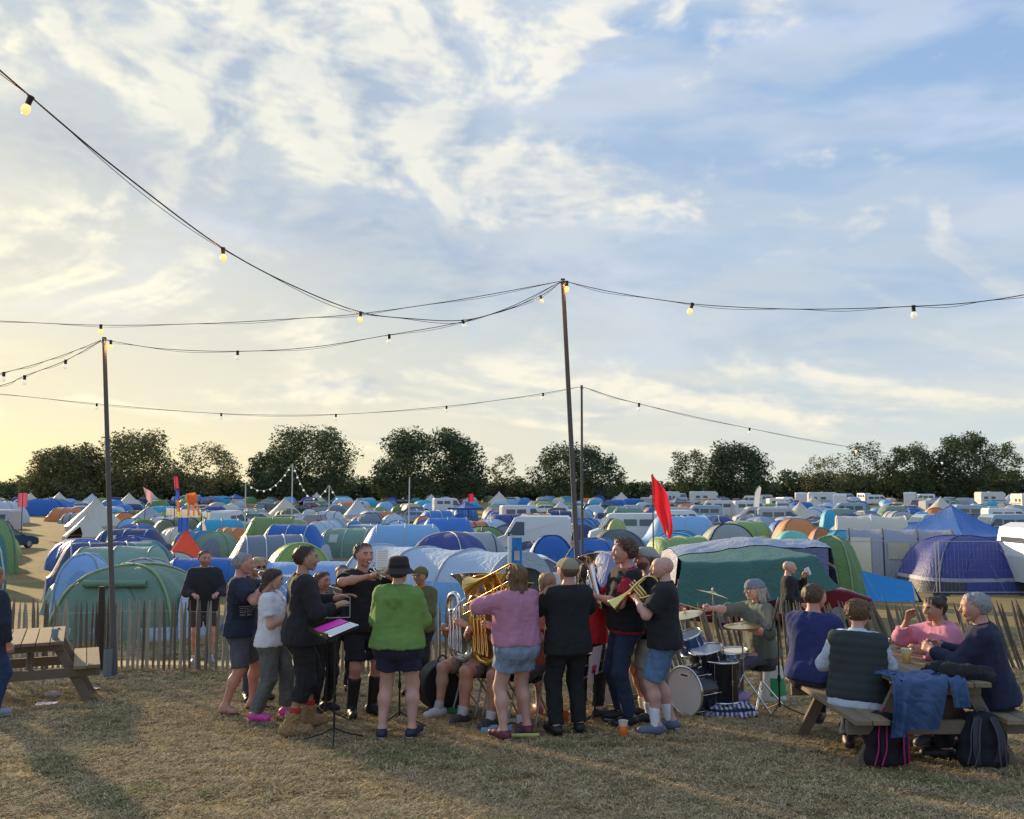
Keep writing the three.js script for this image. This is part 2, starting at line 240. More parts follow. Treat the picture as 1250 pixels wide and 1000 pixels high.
{
  const R = rng(77), list = [];
  for (let px = -260; px < 1520; px += 5.5) {
    const d = 242 + R() * 14, p = stand(px, d), hh = span(0, (px < 30 ? 12 : px < 300 ? 20 : px < 640 ? 15 : px < 960 ? 11 : 21) * (0.7 + R() * 0.7), d) + 1.5;
    for (let y = 0.6; y < hh; y += 1.5) list.push({ x: p.x + (R() - 0.5) * 2, y: p.y + y, z: p.z + (R() - 0.5) * 3, r: 1.5 + R() * 0.8, sx: 1.2 });
  }
  single('hedge', foliage(R, list, 110000, 0.62), leafMats[1], 'long dark hedgerow running along the far edge of the field', 'hedge');
}

// ---------------------------------------------------------------- tents
const crumple = dataTex(512, (u, v) => { const a = u * 6.2832, b = v * 6.2832, x = Math.cos(a), y = Math.sin(a), z = Math.cos(b), w = Math.sin(b), n = (k, o) => noise3(x * k + o, y * k + z * k, w * k - o); const r = 0.55 * (1 - Math.abs(n(1.3, 2))) + 0.3 * (1 - Math.abs(n(2.6, 7))) + 0.15 * n(6, 1), q = 255 * clamp(r); return [q, q, q]; }, 0.5);
const cloths = new Map(), cloth = (c) => { const k = c.join(); if (!cloths.has(k)) cloths.set(k, new THREE.MeshStandardMaterial({ color: new THREE.Color().setRGB(...c), roughness: 0.58, bumpMap: crumple, bumpScale: 0.016, side: THREE.DoubleSide })); return cloths.get(k); };
const thin = new Map();
function thinCloth(c) { const k = c.join(); if (!thin.has(k)) thin.set(k, new THREE.MeshPhysicalMaterial({ color: new THREE.Color().setRGB(...c), roughness: 0.9, transmission: 0.4, thickness: 0, bumpMap: crumple, bumpScale: 0.015, side: THREE.DoubleSide })); return thin.get(k); }
const COL = { royal: [0.02, 0.12, 0.42], blue: [0.05, 0.2, 0.5], sky: [0.22, 0.42, 0.66], pale: [0.42, 0.52, 0.62], navy: [0.03, 0.05, 0.14], indigo: [0.04, 0.06, 0.24], slate: [0.17, 0.2, 0.25], grey: [0.34, 0.36, 0.38], silver: [0.5, 0.53, 0.57], white: [0.74, 0.75, 0.76], cream: [0.62, 0.57, 0.45], beige: [0.48, 0.4, 0.29], canvas: [0.6, 0.53, 0.43], green: [0.11, 0.22, 0.07], lime: [0.24, 0.36, 0.08], sage: [0.18, 0.29, 0.2], olive: [0.13, 0.15, 0.07], teal: [0.06, 0.23, 0.24], mint: [0.2, 0.52, 0.43], cyan: [0.04, 0.36, 0.55], orange: [0.62, 0.2, 0.05], vermilion: [0.75, 0.09, 0.03], red: [0.42, 0.03, 0.04], maroon: [0.16, 0.02, 0.035], charcoal: [0.05, 0.055, 0.065], black: [0.02, 0.02, 0.022], tan: [0.38, 0.28, 0.17] };
const SAYS = { royal: 'royal blue', blue: 'mid blue', sky: 'sky blue', pale: 'pale blue', navy: 'navy', indigo: 'indigo', slate: 'slate grey', grey: 'mid grey', silver: 'silver grey', white: 'white', cream: 'cream', beige: 'beige', canvas: 'canvas coloured', green: 'leaf green', lime: 'lime green', sage: 'sage green', olive: 'olive', teal: 'teal', mint: 'mint green', cyan: 'bright cyan', orange: 'orange', vermilion: 'vermilion', red: 'red', maroon: 'maroon', charcoal: 'charcoal', tan: 'tan' };
const rope = mat(0.5, 0.48, 0.42, 0.9), poleM = mat(0.25, 0.26, 0.28, 0.5, 0.6), steelM = mat(0.45, 0.46, 0.48, 0.35, 0.9), darkM = mat(0.02, 0.022, 0.028, 0.7), glassM = mat(0.03, 0.04, 0.05, 0.08, 0, {});
const winM = mat(0.12, 0.14, 0.17, 0.15), tyreM = mat(0.02, 0.02, 0.02, 0.9), rimM = mat(0.4, 0.4, 0.42, 0.35, 0.8);

function domeSurf(w, l, h, seed, sag = 0.12) {
  const e = 3.2, wr = (x, y, z) => 0.02 * noise3(x * 1.7 + seed, y * 2.2, z * 1.7) + 0.008 * noise3(x * 6, y * 6 + seed, z * 6);
  return (th, t, off = 0) => {
    const c = Math.cos(th), s = Math.sin(th), r = 1 / Math.pow(Math.abs(c / (w / 2)) ** e + Math.abs(s / (l / 2)) ** e, 1 / e), ph = t * Math.PI / 2, pan = Math.sin(2 * Math.atan2(s * w, c * l)) ** 2;
    const k = Math.pow(Math.cos(ph), 0.75) * (1 - sag * (1 - pan) * Math.sin(2 * ph)), q = wr(c * r, h * t, s * r), rr = r * k + off + q * (0.2 + Math.cos(ph));
    return { x: c * rr, y: h * Math.pow(Math.sin(ph), 0.92) * (1 - 0.03 * (1 - pan) * Math.sin(2 * ph)) + off * Math.sin(ph) + q * 0.4, z: s * rr, u: th * r, v: t * h * 1.4 };
  };
}
const patchOf = (f, a0, a1, t0, t1, off, nu, nv, shape) => sheet(nu, nv, (u, v) => { const [a, t] = shape ? shape(u, v) : [lerp(a0, a1, u), lerp(t0, t1, v)]; return f(a, t, off); });
function archDoor(f, a, wa, top, off = 0.02) { return sheet(10, 8, (u, v) => { const half = wa * Math.sqrt(Math.max(0.02, 1 - (v * 0.98) ** 2.6)); return f(a + (u * 2 - 1) * half, 0.02 + v * top, off); }); }
// dome tent; its door faces the thing's own +z
function domeTent({ name = 'dome_tent', label, group, pos, yaw, w, l, h, fly, trim, door, skirt, seed = 1, detail = 2, vents = false, material }) {
  const t = thing(name, label, 'tent', group, pos, yaw), f = domeSurf(w, l, h, seed);
  const n = detail > 1 ? 40 : detail ? 24 : 16, m = detail > 1 ? 16 : detail ? 9 : 6;
  part(t, 'flysheet', patchOf(f, 0, 6.2832, 0, 1, 0, n, m), material || cloth(fly));
  if (!detail) return t;
  part(t, 'door', archDoor(f, Math.PI / 2, 0.5, 0.55, 0.025), cloth(door || fly));
  if (trim) for (const k of [1, 3]) { const a = Math.atan2(l / 2, w / 2) * (k === 1 ? 1 : -1), pts = []; for (let i = 0; i <= 10; i++) { const p = f(a, i / 10, 0.015); pts.push(V(p.x, p.y, p.z)); } for (let i = 9; i >= 0; i--) { const p = f(a + Math.PI, i / 10, 0.015); pts.push(V(p.x, p.y, p.z)); } part(t, 'pole_sleeve', pipe(pts, detail > 1 ? 0.03 : 0.04, 26, 5), cloth(trim)); }
  if (skirt) part(t, 'skirt', patchOf(f, 0, 6.2832, 0, 0.14, 0.018, n, 2), cloth(skirt));
  if (vents) part(t, 'window', archDoor((a, tt, o) => f(a, tt + 0.3, o), 0.1, 0.16, 0.18, 0.03), mat(0.2, 0.22, 0.27, 0.3));
  if (detail > 1) { for (let i = 0; i < 6; i++) { const a = i / 6 * 6.28 + 0.4, p = f(a, 0.4, 0), q = f(a, 0, 0.55); part(t, 'guy_rope', rod(V(p.x, p.y, p.z), V(q.x, -0.03, q.z), 0.004, 0.004, 4), rope); } }
  return t;
}
function tunnelSurf(w, l, h, seed, hoops, endDrop) {
  return (s, a, off = 0) => {                                        // s 0..1 along the length, a 0..1 across
    const x = (s - 0.5) * l, e = Math.min(s, 1 - s), drop = endDrop > 0 ? sstep(0, 0.22, e) : 1, sagS = 1 - 0.07 * Math.abs(Math.sin(s * (hoops - 1) * Math.PI)), hh = h * lerp(endDrop ? 0.45 : 1, 1, drop) * (0.965 + 0.035 * sagS) * (1 - 0.04 * (1 - sagS) * 10 * 0.3), ww = w / 2 * lerp(endDrop ? 0.72 : 1, 1, drop);
    const ph = a * Math.PI, q = 0.02 * noise3(x * 1.4 + seed, a * 5, 3) + 0.007 * noise3(x * 6, a * 14, seed);
    return { x: x + (e < 0.01 ? 0 : 0), y: Math.max(0, (hh + off + q) * Math.pow(Math.sin(ph), 0.72)), z: (ww * sagS + off + q) * Math.sign(Math.cos(ph)) * Math.pow(Math.abs(Math.cos(ph)), 0.85), u: x, v: a * w * 1.6 };
  };
}
// tunnel tent lying along its own x, its mouth at +x
function tunnelTent({ name = 'tunnel_tent', label, group, pos, yaw, w, l, h, fly, trim, hoops = 3, end = true, mouth, seed = 1, detail = 2, windows = 0, band, front }) {
  const t = thing(name, label, 'tent', group, pos, yaw), f = tunnelSurf(w, l, h, seed, hoops, end ? 1 : 0), n = detail > 1 ? 44 : detail ? 20 : 10, m = detail > 1 ? 26 : detail ? 16 : 10;
  part(t, 'flysheet', sheet(n, m, (u, v) => f(u, v)), cloth(fly));
  if (!detail) return t;
  const ring = (s, r, mm, nm) => { const pts = []; for (let i = 0; i <= 16; i++) { const p = f(s, i / 16, 0.012); pts.push(V(p.x, p.y, p.z)); } return part(t, nm, pipe(pts, r, 24, 5), mm); };
  if (trim) for (let i = 0; i < hoops; i++) ring(end ? lerp(0.22, 0.78, i / (hoops - 1)) : lerp(0.015, 0.985, i / (hoops - 1)), detail > 1 ? 0.03 : 0.045, cloth(trim), 'pole_sleeve');
  for (const s of mouth ? [0] : [0, 1]) part(t, 'end_panel', sheet(14, 6, (u, v) => { const p = f(s, u, 0.004); return { x: p.x + (s ? 1 : -1) * (0.006 + 0.15 * v * (1 - p.y / h) * (end ? 1 : 0.2)), y: p.y * (1 - v), z: p.z * lerp(1, 1, v), u: p.z, v: p.y * (1 - v) }; }), cloth(front || fly));
  if (mouth) { part(t, 'bedroom_wall', sheet(14, 5, (u, v) => { const p = f(0.5, u, -0.03); return { x: p.x, y: p.y * (1 - v), z: p.z, u: p.z, v }; }), cloth(mouth)); part(t, 'door_frame', sheet(16, 2, (u, v) => { const p = f(0.998, u, 0.003), k = 1 - 0.16 * v; return { x: p.x + 0.01, y: p.y * k, z: p.z * k, u: u * 4, v }; }), cloth(front || fly)); part(t, 'groundsheet', sheet(4, 2, (u, v) => ({ x: l * (u - 0.5) * 0.96, y: 0.02, z: (v - 0.5) * w * 0.68, u, v })), mat(0.2, 0.21, 0.22, 0.7)); }
  for (let i = 0; i < windows; i++) for (const sd of [0.2, 0.8]) part(t, 'window', sheet(8, 5, (u, v) => f(lerp(0.3, 0.42, u) + i * 0.22, sd + (v - 0.5) * 0.13, 0.02)), mat(0.5, 0.5, 0.45, 0.25));
  if (band) part(t, 'band', sheet(30, 4, (u, v) => f(lerp(0.06, 0.94, u), lerp(0.0, 0.09, v), 0.02)), cloth(band));
  if (detail > 1) { for (let i = 0; i < 4; i++) for (const sd of [-1, 1]) { const s = 0.2 + i * 0.2, p = f(s, sd > 0 ? 0.28 : 0.72, 0); part(t, 'guy_rope', rod(V(p.x, p.y, p.z), V(p.x, -0.03, p.z + sd * 0.75), 0.004, 0.004, 4), rope); } }
  return t;
}
function bellTent({ name = 'bell_tent', label, group, pos, yaw, r, h, wall = 0.5, fly, door, open, seed = 1, detail = 1, sides = 10 }) {
  const t = thing(name, label, 'tent', group, pos, yaw);
  const f = (a, v, off = 0) => { const k = 1 - v, sc = 1 - 0.06 * Math.cos(a * sides) ** 2 * v, rr = (v > 0.999 ? 0.02 : r * Math.pow(k, 1.12)) * sc + off, q = 0.02 * noise3(Math.cos(a) * 2, v * 4, Math.sin(a) * 2 + seed); return { x: Math.cos(a) * (rr + q * k), y: wall + (h - wall) * v, z: Math.sin(a) * (rr + q * k), u: a * r, v: v * h }; };
  const gap0 = Math.PI / 2 + 0.34, gap1 = Math.PI / 2 - 0.34 + 6.2832, ring = (v0, v1, n) => open ? sheet(36, n, (u, v) => f(lerp(gap0, gap1, u), lerp(v0, v1, v))) : sheet(detail ? 40 : 16, n, (u, v) => f(u * 6.2832, lerp(v0, v1, v)));
  if (open) { part(t, 'roof', sheet(40, 5, (u, v) => f(u * 6.2832, lerp(0.42, 1, v))), cloth(fly)); part(t, 'lower_roof', ring(0, 0.42, 4), cloth(fly)); } else part(t, 'roof', ring(0, 1, 8), cloth(fly));
  if (wall > 0) part(t, 'wall', sheet(detail ? 40 : 16, 2, (u, v) => { const p = f(open ? lerp(gap0, gap1, u) : u * 6.2832, 0, -0.02); return { ...p, y: wall * v + 0.002, u: u * r * 6, v: v * wall }; }), cloth(fly));
  if (!detail) return t;
  if (!open) part(t, 'door', sheet(8, 8, (u, v) => { const top = 0.62, half = 0.42 * (1 - v * 0.75), a = Math.PI / 2 + (u * 2 - 1) * half, p = f(a, v * top, 0.03); return p; }), cloth(door || fly));
  if (open) for (const s of [-1, 1]) part(t, 'door_flap', sheet(5, 8, (u, v) => f(Math.PI / 2 + s * lerp(0.36, 0.36 - 0.3 * v ** 2.2, u), v * 0.42, 0.02)), cloth(fly));
  part(t, 'pole', rod(V(0, h - 0.1, 0), V(0, h + 0.12, 0), 0.03, 0.02, 6), poleM);
  return t;
}
function pyramidTent({ name = 'pyramid_tent', label, group, pos, yaw, w, l, h, fly, detail = 1, material, open }) {
  const t = thing(name, label, 'tent', group, pos, yaw), C = [[1, 1], [-1, 1], [-1, -1], [1, -1]];
  for (let i = 0; i < 4; i++) { const a = C[i], b = C[(i + 1) % 4]; part(t, 'panel', sheet(8, 8, (u, v) => { const k = 1 - v, bow = 0.1 * Math.sin(Math.PI * u) * Math.sin(Math.PI * v * 0.9), x = lerp(a[0], b[0], u) * w / 2 * k, z = lerp(a[1], b[1], u) * l / 2 * k, m = 1 - bow; return { x: x * m, y: h * v * (1 - 0.05 * Math.sin(Math.PI * v)), z: z * m, u: u * w, v: v * h }; }), material || cloth(fly)); }
  if (detail) { part(t, 'pole', rod(V(0, 0, 0), V(0, h + 0.06, 0), 0.015, 0.015, 6), poleM); for (let i = 0; i < 4; i++) part(t, 'seam', rod(V(C[i][0] * w / 2, 0.02, C[i][1] * l / 2), V(0, h, 0), 0.012, 0.012, 5), cloth(fly)); }
  return t;
}
// low ridge tent along its own x
function ridgeTent({ name = 'ridge_tent', label, group, pos, yaw, w, l, h, fly, door, h2 = h * 0.55 }) {
  const t = thing(name, label, 'tent', group, pos, yaw);
  for (const s of [-1, 1]) part(t, 'side_panel', sheet(16, 8, (u, v) => { const hh = lerp(h, h2, u), sag = 0.06 * Math.sin(Math.PI * v) * Math.sin(Math.PI * u); return { x: (u - 0.5) * l, y: hh * v * (1 - 0.06 * Math.sin(Math.PI * u)) - sag * 0.5, z: s * (w / 2 * (1 - v) * lerp(1, 0.7, u) * (1 - sag)), u: u * l, v: v * 1.4 }; }), cloth(fly));
  part(t, 'door', sheet(8, 6, (u, v) => ({ x: -l / 2 + 0.01 - 0.22 * (1 - v), y: h * 0.98 * v, z: (u * 2 - 1) * w / 2 * (1 - v), u, v })), cloth(door || fly));
  part(t, 'rear_panel', sheet(8, 4, (u, v) => ({ x: l / 2 - 0.01 + 0.25 * (1 - v), y: h2 * 0.98 * v, z: (u * 2 - 1) * w / 2 * 0.7 * (1 - v), u, v })), cloth(fly));
  part(t, 'pole', rod(V(-l / 2 - 0.02, 0, 0), V(-l / 2, h + 0.05, 0), 0.012, 0.012, 6), poleM);
  for (const s of [-1, 1]) for (const u of [-0.5, 0, 0.5]) part(t, 'guy_rope', rod(V(u * l, 0.25, s * w * 0.36), V(u * l, -0.02, s * (w / 2 + 0.35)), 0.004, 0.004, 4), rope);
  return t;
}
function gazebo({ label, group, pos, yaw, w, l, h, eave, fly, drop = 0.25 }) {
  const t = thing('gazebo', label, 'gazebo', group, pos, yaw), C = [[1, 1], [-1, 1], [-1, -1], [1, -1]], m = thinCloth(fly);
  for (let i = 0; i < 4; i++) {
    const a = C[i], b = C[(i + 1) % 4];
    part(t, 'roof_panel', sheet(12, 12, (u, v) => { const k = 1 - v, x = lerp(a[0], b[0], u) * w / 2 * k, z = lerp(a[1], b[1], u) * l / 2 * k; return { x, y: eave + (h - eave) * Math.pow(v, 1.35) - 0.07 * Math.sin(Math.PI * u) * Math.sin(Math.PI * v) + 0.012 * noise2(u * 9 + i, v * 9), z, u: u * w, v: v * h }; }), m);
    part(t, 'valance', sheet(16, 2, (u, v) => ({ x: lerp(a[0], b[0], u) * (w / 2 + 0.02), y: eave - v * drop + 0.015, z: lerp(a[1], b[1], u) * (l / 2 + 0.02) + 0.012 * Math.sin(u * 30) * v, u: u * w, v })), m);
    part(t, 'leg', merge([rod(V(a[0] * (w / 2 - 0.05), 0, a[1] * (l / 2 - 0.05)), V(a[0] * (w / 2 - 0.05), eave, a[1] * (l / 2 - 0.05)), 0.022, 0.022, 6)]), steelM);
    part(t, 'brace', merge([rod(V(a[0] * (w / 2 - 0.06), eave - 0.05, a[1] * (l / 2 - 0.06)), V((a[0] + b[0]) / 2 * (w / 2 - 0.06), eave - 0.4, (a[1] + b[1]) / 2 * (l / 2 - 0.06)), 0.012), rod(V(b[0] * (w / 2 - 0.06), eave - 0.05, b[1] * (l / 2 - 0.06)), V((a[0] + b[0]) / 2 * (w / 2 - 0.06), eave - 0.4, (a[1] + b[1]) / 2 * (l / 2 - 0.06)), 0.012)]), steelM);
  }
  return t;
}
// ---------------------------------------------------------------- vehicles, lengthwise along their own x, nose at +x
function prism(pts, width, bevel = 0.03) { const s = new THREE.Shape(pts.map(([x, y]) => new THREE.Vector2(x, y))), g = new THREE.ExtrudeGeometry(s, { depth: width - 2 * bevel, bevelEnabled: bevel > 0, bevelThickness: bevel, bevelSize: bevel, bevelSegments: 2, steps: 1 }); return g.translate(0, 0, -width / 2 + bevel); }
function taper(g, y0, y1, k) { const p = g.attributes.position; for (let i = 0; i < p.count; i++) { const y = p.getY(i); if (y > y0) p.setZ(i, p.getZ(i) * (1 - k * clamp((y - y0) / (y1 - y0)))); } g.computeVertexNormals(); return g; }
function wheels(t, xs, z, r = 0.32) { for (const x of xs) for (const s of [-1, 1]) { const w = part(t, 'wheel', new THREE.CylinderGeometry(r, r, 0.2, 18).rotateX(Math.PI / 2).translate(x, r, s * z), tyreM); part(w, 'rim', new THREE.CylinderGeometry(r * 0.62, r * 0.62, 0.03, 14).rotateX(Math.PI / 2).translate(x, r, s * (z + 0.1)), rimM); } }
function car({ name = 'parked_car', label, group, pos, yaw, paint, estate = true, detail = 1 }) {
  const t = thing(name, label, 'car', group, pos, yaw), pm = mat(...paint, 0.25, 0.1), hb = estate ? -2.05 : -1.5;
  part(t, 'body', prism([[-2.12, 0.32], [-2.15, 0.75], [-2.08, 0.93], [-0.9, 0.95], [0.75, 0.93], [1.55, 0.85], [2.05, 0.68], [2.12, 0.42], [2.05, 0.28], [-2.0, 0.26]], 1.74, 0.05), pm);
  part(t, 'window', taper(prism([[hb + 0.02, 0.95], [hb + 0.28, 1.38], [0.1, 1.42], [0.95, 0.95]], 1.6, 0.02), 0.95, 1.42, 0.2), winM);
  part(t, 'roof', taper(prism([[hb + 0.22, 1.39], [hb + 0.3, 1.45], [-0.6, 1.49], [0.08, 1.45], [0.12, 1.41]], 1.34, 0.02), 1.3, 1.5, 0.06), pm);
  for (const [x0, x1] of [[0.98, 0.1], [-0.45, -0.45], [hb + 0.02, hb + 0.26]]) for (const s of [-1, 1]) part(t, 'pillar', rod(V(x0, 0.94, s * 0.815), V(x1, 1.42, s * 0.65), 0.035, 0.03, 6), pm);
  wheels(t, [-1.3, 1.3], 0.76);
  for (const s of [-1, 1]) { part(t, 'headlight', box(0.06, 0.12, 0.3, 2.09, 0.64, s * 0.62, 0.02), mat(0.7, 0.72, 0.75, 0.1)); part(t, 'tail_light', box(0.05, 0.28, 0.12, -2.14, 0.82, s * 0.72, 0.015), mat(0.35, 0.01, 0.01, 0.2)); part(t, 'mirror', box(0.12, 0.12, 0.16, 0.72, 1.0, s * 0.94, 0.03), pm); }
  return t;
}
function van({ name = 'white_van', label, group, pos, yaw, paint, h = 2.3, l = 5, windows = false }) {
  const t = thing(name, label, 'van', group, pos, yaw), pm = mat(...paint, 0.3, 0.05), b = -l / 2, f = l / 2;
  part(t, 'body', taper(prism([[b, 0.35], [b, h - 0.15], [b + 0.12, h], [f - 1.75, h], [f - 1.5, h - 0.08], [f - 0.85, 1.28], [f - 0.12, 1.02], [f, 0.7], [f - 0.02, 0.32], [b + 0.2, 0.3]], 1.95, 0.06), 1.2, h, 0.1), pm);
  part(t, 'windscreen', taper(prism([[f - 1.42, h - 0.2], [f - 1.38, h - 0.2], [f - 0.82, 1.34], [f - 0.86, 1.34]], 1.66, 0.01), 1.2, h, 0.1), winM).position.x = 0.06;
  for (const s of [-1, 1]) {
    part(t, 'cab_window', prism([[f - 2.1, 1.32], [f - 2.1, h - 0.32], [f - 1.58, h - 0.3], [f - 1.02, 1.32]], 0.03, 0.01).translate(0, 0, s * 0.945), winM);
    if (windows) for (const x of [b + 0.4, b + 1.6]) part(t, 'side_window', box(1.0, 0.5, 0.03, x + 0.5, h - 0.62, s * 0.935, 0.01), winM);
    part(t, 'headlight', box(0.08, 0.2, 0.28, f - 0.03, 0.86, s * 0.74, 0.03), mat(0.7, 0.72, 0.75, 0.1)); part(t, 'tail_light', box(0.04, 0.5, 0.1, b - 0.005, 1.1, s * 0.88, 0.01), mat(0.35, 0.01, 0.01, 0.2));
    part(t, 'mirror', box(0.1, 0.26, 0.16, f - 1.1, 1.4, s * 1.12, 0.03), darkM);
  }
  part(t, 'rear_window', box(0.03, 0.5, 1.3, b - 0.02, h - 0.6, 0, 0.01), winM);
  part(t, 'bumper', box(0.12, 0.22, 1.9, f - 0.01, 0.42, 0, 0.04), mat(0.05, 0.05, 0.055, 0.7));
  wheels(t, [b + 1.05, f - 0.95], 0.86, 0.34);
  return t;
}
function motorhome({ name = 'motorhome', label, group, pos, yaw, l = 6.2, h = 2.85, stripe = [0.2, 0.22, 0.26], caravan = false }) {
  const t = thing(name, label, caravan ? 'caravan' : 'motorhome', group, pos, yaw), pm = mat(0.72, 0.72, 0.71, 0.35), b = -l / 2, f = l / 2;
  const out = caravan ? [[b, 0.55], [b - 0.12, 1.4], [b + 0.12, 2.35], [b + 0.5, h], [f - 0.7, h], [f - 0.2, 2.3], [f, 1.3], [f - 0.1, 0.55]] : [[b, 0.45], [b, h - 0.2], [b + 0.2, h], [f - 0.9, h], [f - 0.35, h - 0.3], [f - 0.3, 2.0], [f - 0.75, 1.9], [f - 0.15, 1.2], [f + 0.35, 1.0], [f + 0.42, 0.45]];
  part(t, 'body', prism(out, 2.2, 0.08), pm);
  for (const s of [-1, 1]) { for (const x of caravan ? [b + 0.9, f - 1.6] : [b + 0.8, b + 2.6]) part(t, 'side_window', box(1.0, 0.55, 0.04, x + 0.3, 1.7, s * 1.1, 0.015), winM); part(t, 'stripe', box(l * 0.86, 0.14, 0.02, 0, 1.12, s * 1.105), mat(...stripe, 0.4)); }
  part(t, 'door', box(0.62, 1.75, 0.03, b + 2.05, 1.42, 1.105, 0.01), mat(0.66, 0.66, 0.65, 0.4));
  if (caravan) { part(t, 'front_window', box(0.05, 0.6, 1.5, f - 0.06, 1.75, 0, 0.02).rotateZ(0), winM); part(t, 'rear_window', box(0.05, 0.6, 1.6, b - 0.06, 1.78, 0, 0.02), winM); part(t, 'tow_bar', merge([rod(V(f - 0.2, 0.5, 0.4), V(f + 1.0, 0.45, 0), 0.03), rod(V(f - 0.2, 0.5, -0.4), V(f + 1.0, 0.45, 0), 0.03)]), steelM); }
  else { part(t, 'windscreen', prism([[f - 0.72, 1.86], [f - 0.66, 1.88], [f - 0.1, 1.24], [f - 0.16, 1.22]], 1.8, 0.01), winM); part(t, 'rear_window', box(0.04, 0.5, 1.2, b - 0.02, 1.9, 0, 0.015), winM); }
  for (const s of [-1, 1]) part(t, 'tail_light', box(0.04, 0.3, 0.14, b - 0.03, 0.9, s * 0.9, 0.01), mat(0.35, 0.01, 0.01, 0.2));
  part(t, 'roof_vent', box(0.5, 0.12, 0.5, -0.3, h + 0.1, 0, 0.03), mat(0.6, 0.6, 0.6, 0.5));
  wheels(t, caravan ? [0] : [b + 1.3, f - 0.6], 1.0, 0.34);
  return t;
}

// ---------------------------------------------------------------- the camp: tents and vehicles one can pick out
const placed = [];                                                  // [x, z, radius] of what stands already
function spot(px0, px1, pyTop, d) { const c = (px0 + px1) / 2, p = stand(c, d), top = at(c, pyTop, d).y; const r = { pos: p, w: span(px0, px1, d), h: top - p.y }; placed.push([p.x, p.z, r.w * 0.5 + 0.6]); return r; }
const put = (f, px0, px1, top, d, o) => { const s = spot(px0, px1, top, d); return f({ ...o, pos: s.pos, w: o.w || s.w, l: o.l || o.len || s.w * 0.85, h: o.h || s.h, r: o.r || s.w / 2, yaw: o.yaw || 0 }); };
const C = COL;
{ // sage green tent right behind the paling
  const t = put(domeTent, 80, 254, 690, 19, { name: 'dome_tent', label: 'big sage green dome tent with lime piping behind the paling, rolled door flap', fly: [0.13, 0.22, 0.15], trim: [0.3, 0.4, 0.2], door: [0.13, 0.23, 0.17], skirt: C.pale, l: 2.6, seed: 3 });
  part(t, 'rolled_flap', rod(V(-0.62, 1.18, 0.92), V(0.62, 1.18, 0.92), 0.07, 0.07, 10), cloth([0.15, 0.26, 0.17]));
  part(t, 'side_panel', archDoor(domeSurf(3.0, 2.6, 1.5, 3), 0.35, 0.3, 0.4, 0.05), cloth(C.pale));
}
put(domeTent, 70, 142, 677, 22.5, { label: 'sky blue half round dome tent behind the sage green one', fly: [0.24, 0.42, 0.72], trim: C.pale, door: [0.17, 0.33, 0.6], yaw: 0.2, seed: 5, vents: true });
put(tunnelTent, 108, 188, 667, 26, { label: 'sage green tunnel tent lying crosswise behind the sage dome', w: 2.4, len: 3.4, fly: [0.2, 0.32, 0.25], trim: [0.3, 0.4, 0.3], yaw: 0.1, seed: 6 });
put(tunnelTent, 72, 172, 662, 30, { label: 'navy tunnel tent with white pole sleeves beside the mown lane', w: 2.2, len: 3.0, fly: C.navy, trim: C.silver, hoops: 4, yaw: 0.5, mouth: C.slate, seed: 7 });
put(domeTent, 135, 225, 683, 23.5, { label: 'pale grey dome tent showing over the sage green one', fly: [0.34, 0.38, 0.42], trim: C.grey, seed: 8 });
put(bellTent, 80, 134, 627, 74, { label: 'canvas bell tent with an open arched doorway by the lane', fly: C.canvas, open: true, seed: 1, yaw: -0.1 });
put(bellTent, 82, 152, 607, 94, { label: 'tallest canvas bell tent by the lane', fly: C.canvas, seed: 2, r: 2.9 });
put(pyramidTent, 148, 190, 643, 62, { label: 'small white pyramid tent behind the navy tunnel tent', fly: C.silver, l: 2.4 });
put(bellTent, 160, 203, 617, 96, { label: 'silver grey peaked tent below the pink flag', fly: C.grey, wall: 1.1 });
put(pyramidTent, 198, 258, 646, 50, { label: 'vermilion pyramid tent, the brightest in the camp', fly: C.vermilion, l: 2.4, material: thinCloth([0.92, 0.17, 0.07]), yaw: 0.35 });
put(domeTent, 125, 200, 655, 47, { label: 'royal blue low dome tent beside the white pyramid tent', fly: C.indigo, trim: C.royal, seed: 12 });
put(tunnelTent, 205, 300, 681, 33, { label: 'royal blue tunnel tent in front of the vermilion pyramid', w: 2.2, len: 3.6, fly: C.royal, trim: C.blue, yaw: 0.15, seed: 13 });
put(domeTent, 238, 292, 650, 58, { label: 'sage dome tent with grey door, half hidden by the vermilion pyramid', fly: C.sage, door: C.slate, trim: C.lime, seed: 14 });
{ const s = spot(264, 298, 624, 84); van({ label: 'small white van parked with its tail to the paling', pos: s.pos, yaw: 1.45, paint: C.white, h: s.h, l: 4.4, windows: true }); }
put(tunnelTent, 296, 372, 631, 62, { label: 'lime and olive tunnel tent behind the long royal blue one', w: 3, len: 4.3, fly: [0.18, 0.26, 0.08], trim: C.lime, yaw: 0.2, seed: 15 });
put(tunnelTent, 318, 398, 640, 55, { label: 'long royal blue tunnel tent with white ends', w: 2.6, len: 4.2, fly: C.royal, trim: C.silver, front: C.silver, yaw: -0.2, seed: 16 });
put(tunnelTent, 282, 388, 653, 40, { label: 'slate grey tunnel tent striped by white pole sleeves', w: 2.8, len: 4.2, fly: C.slate, trim: C.white, hoops: 4, yaw: 0.35, mouth: C.navy, seed: 17 });
put(domeTent, 320, 412, 664, 31, { label: 'lime green low dome tent with pale sleeves', fly: C.lime, trim: [0.45, 0.5, 0.25], door: C.green, yaw: 0.4, seed: 18 });
put(tunnelTent, 296, 462, 686, 21.5, { label: 'mid blue tunnel tent with a pale roof behind the cornet players', w: 2.8, len: 3.5, fly: [0.16, 0.32, 0.6], trim: C.pale, front: C.blue, yaw: 0.12, seed: 19, band: C.royal });
put(tunnelTent, 430, 560, 640, 46, { label: 'sky blue tunnel tent with indigo ends', w: 3, len: 5, fly: C.sky, trim: C.silver, front: C.indigo, yaw: 0.1, seed: 20 });
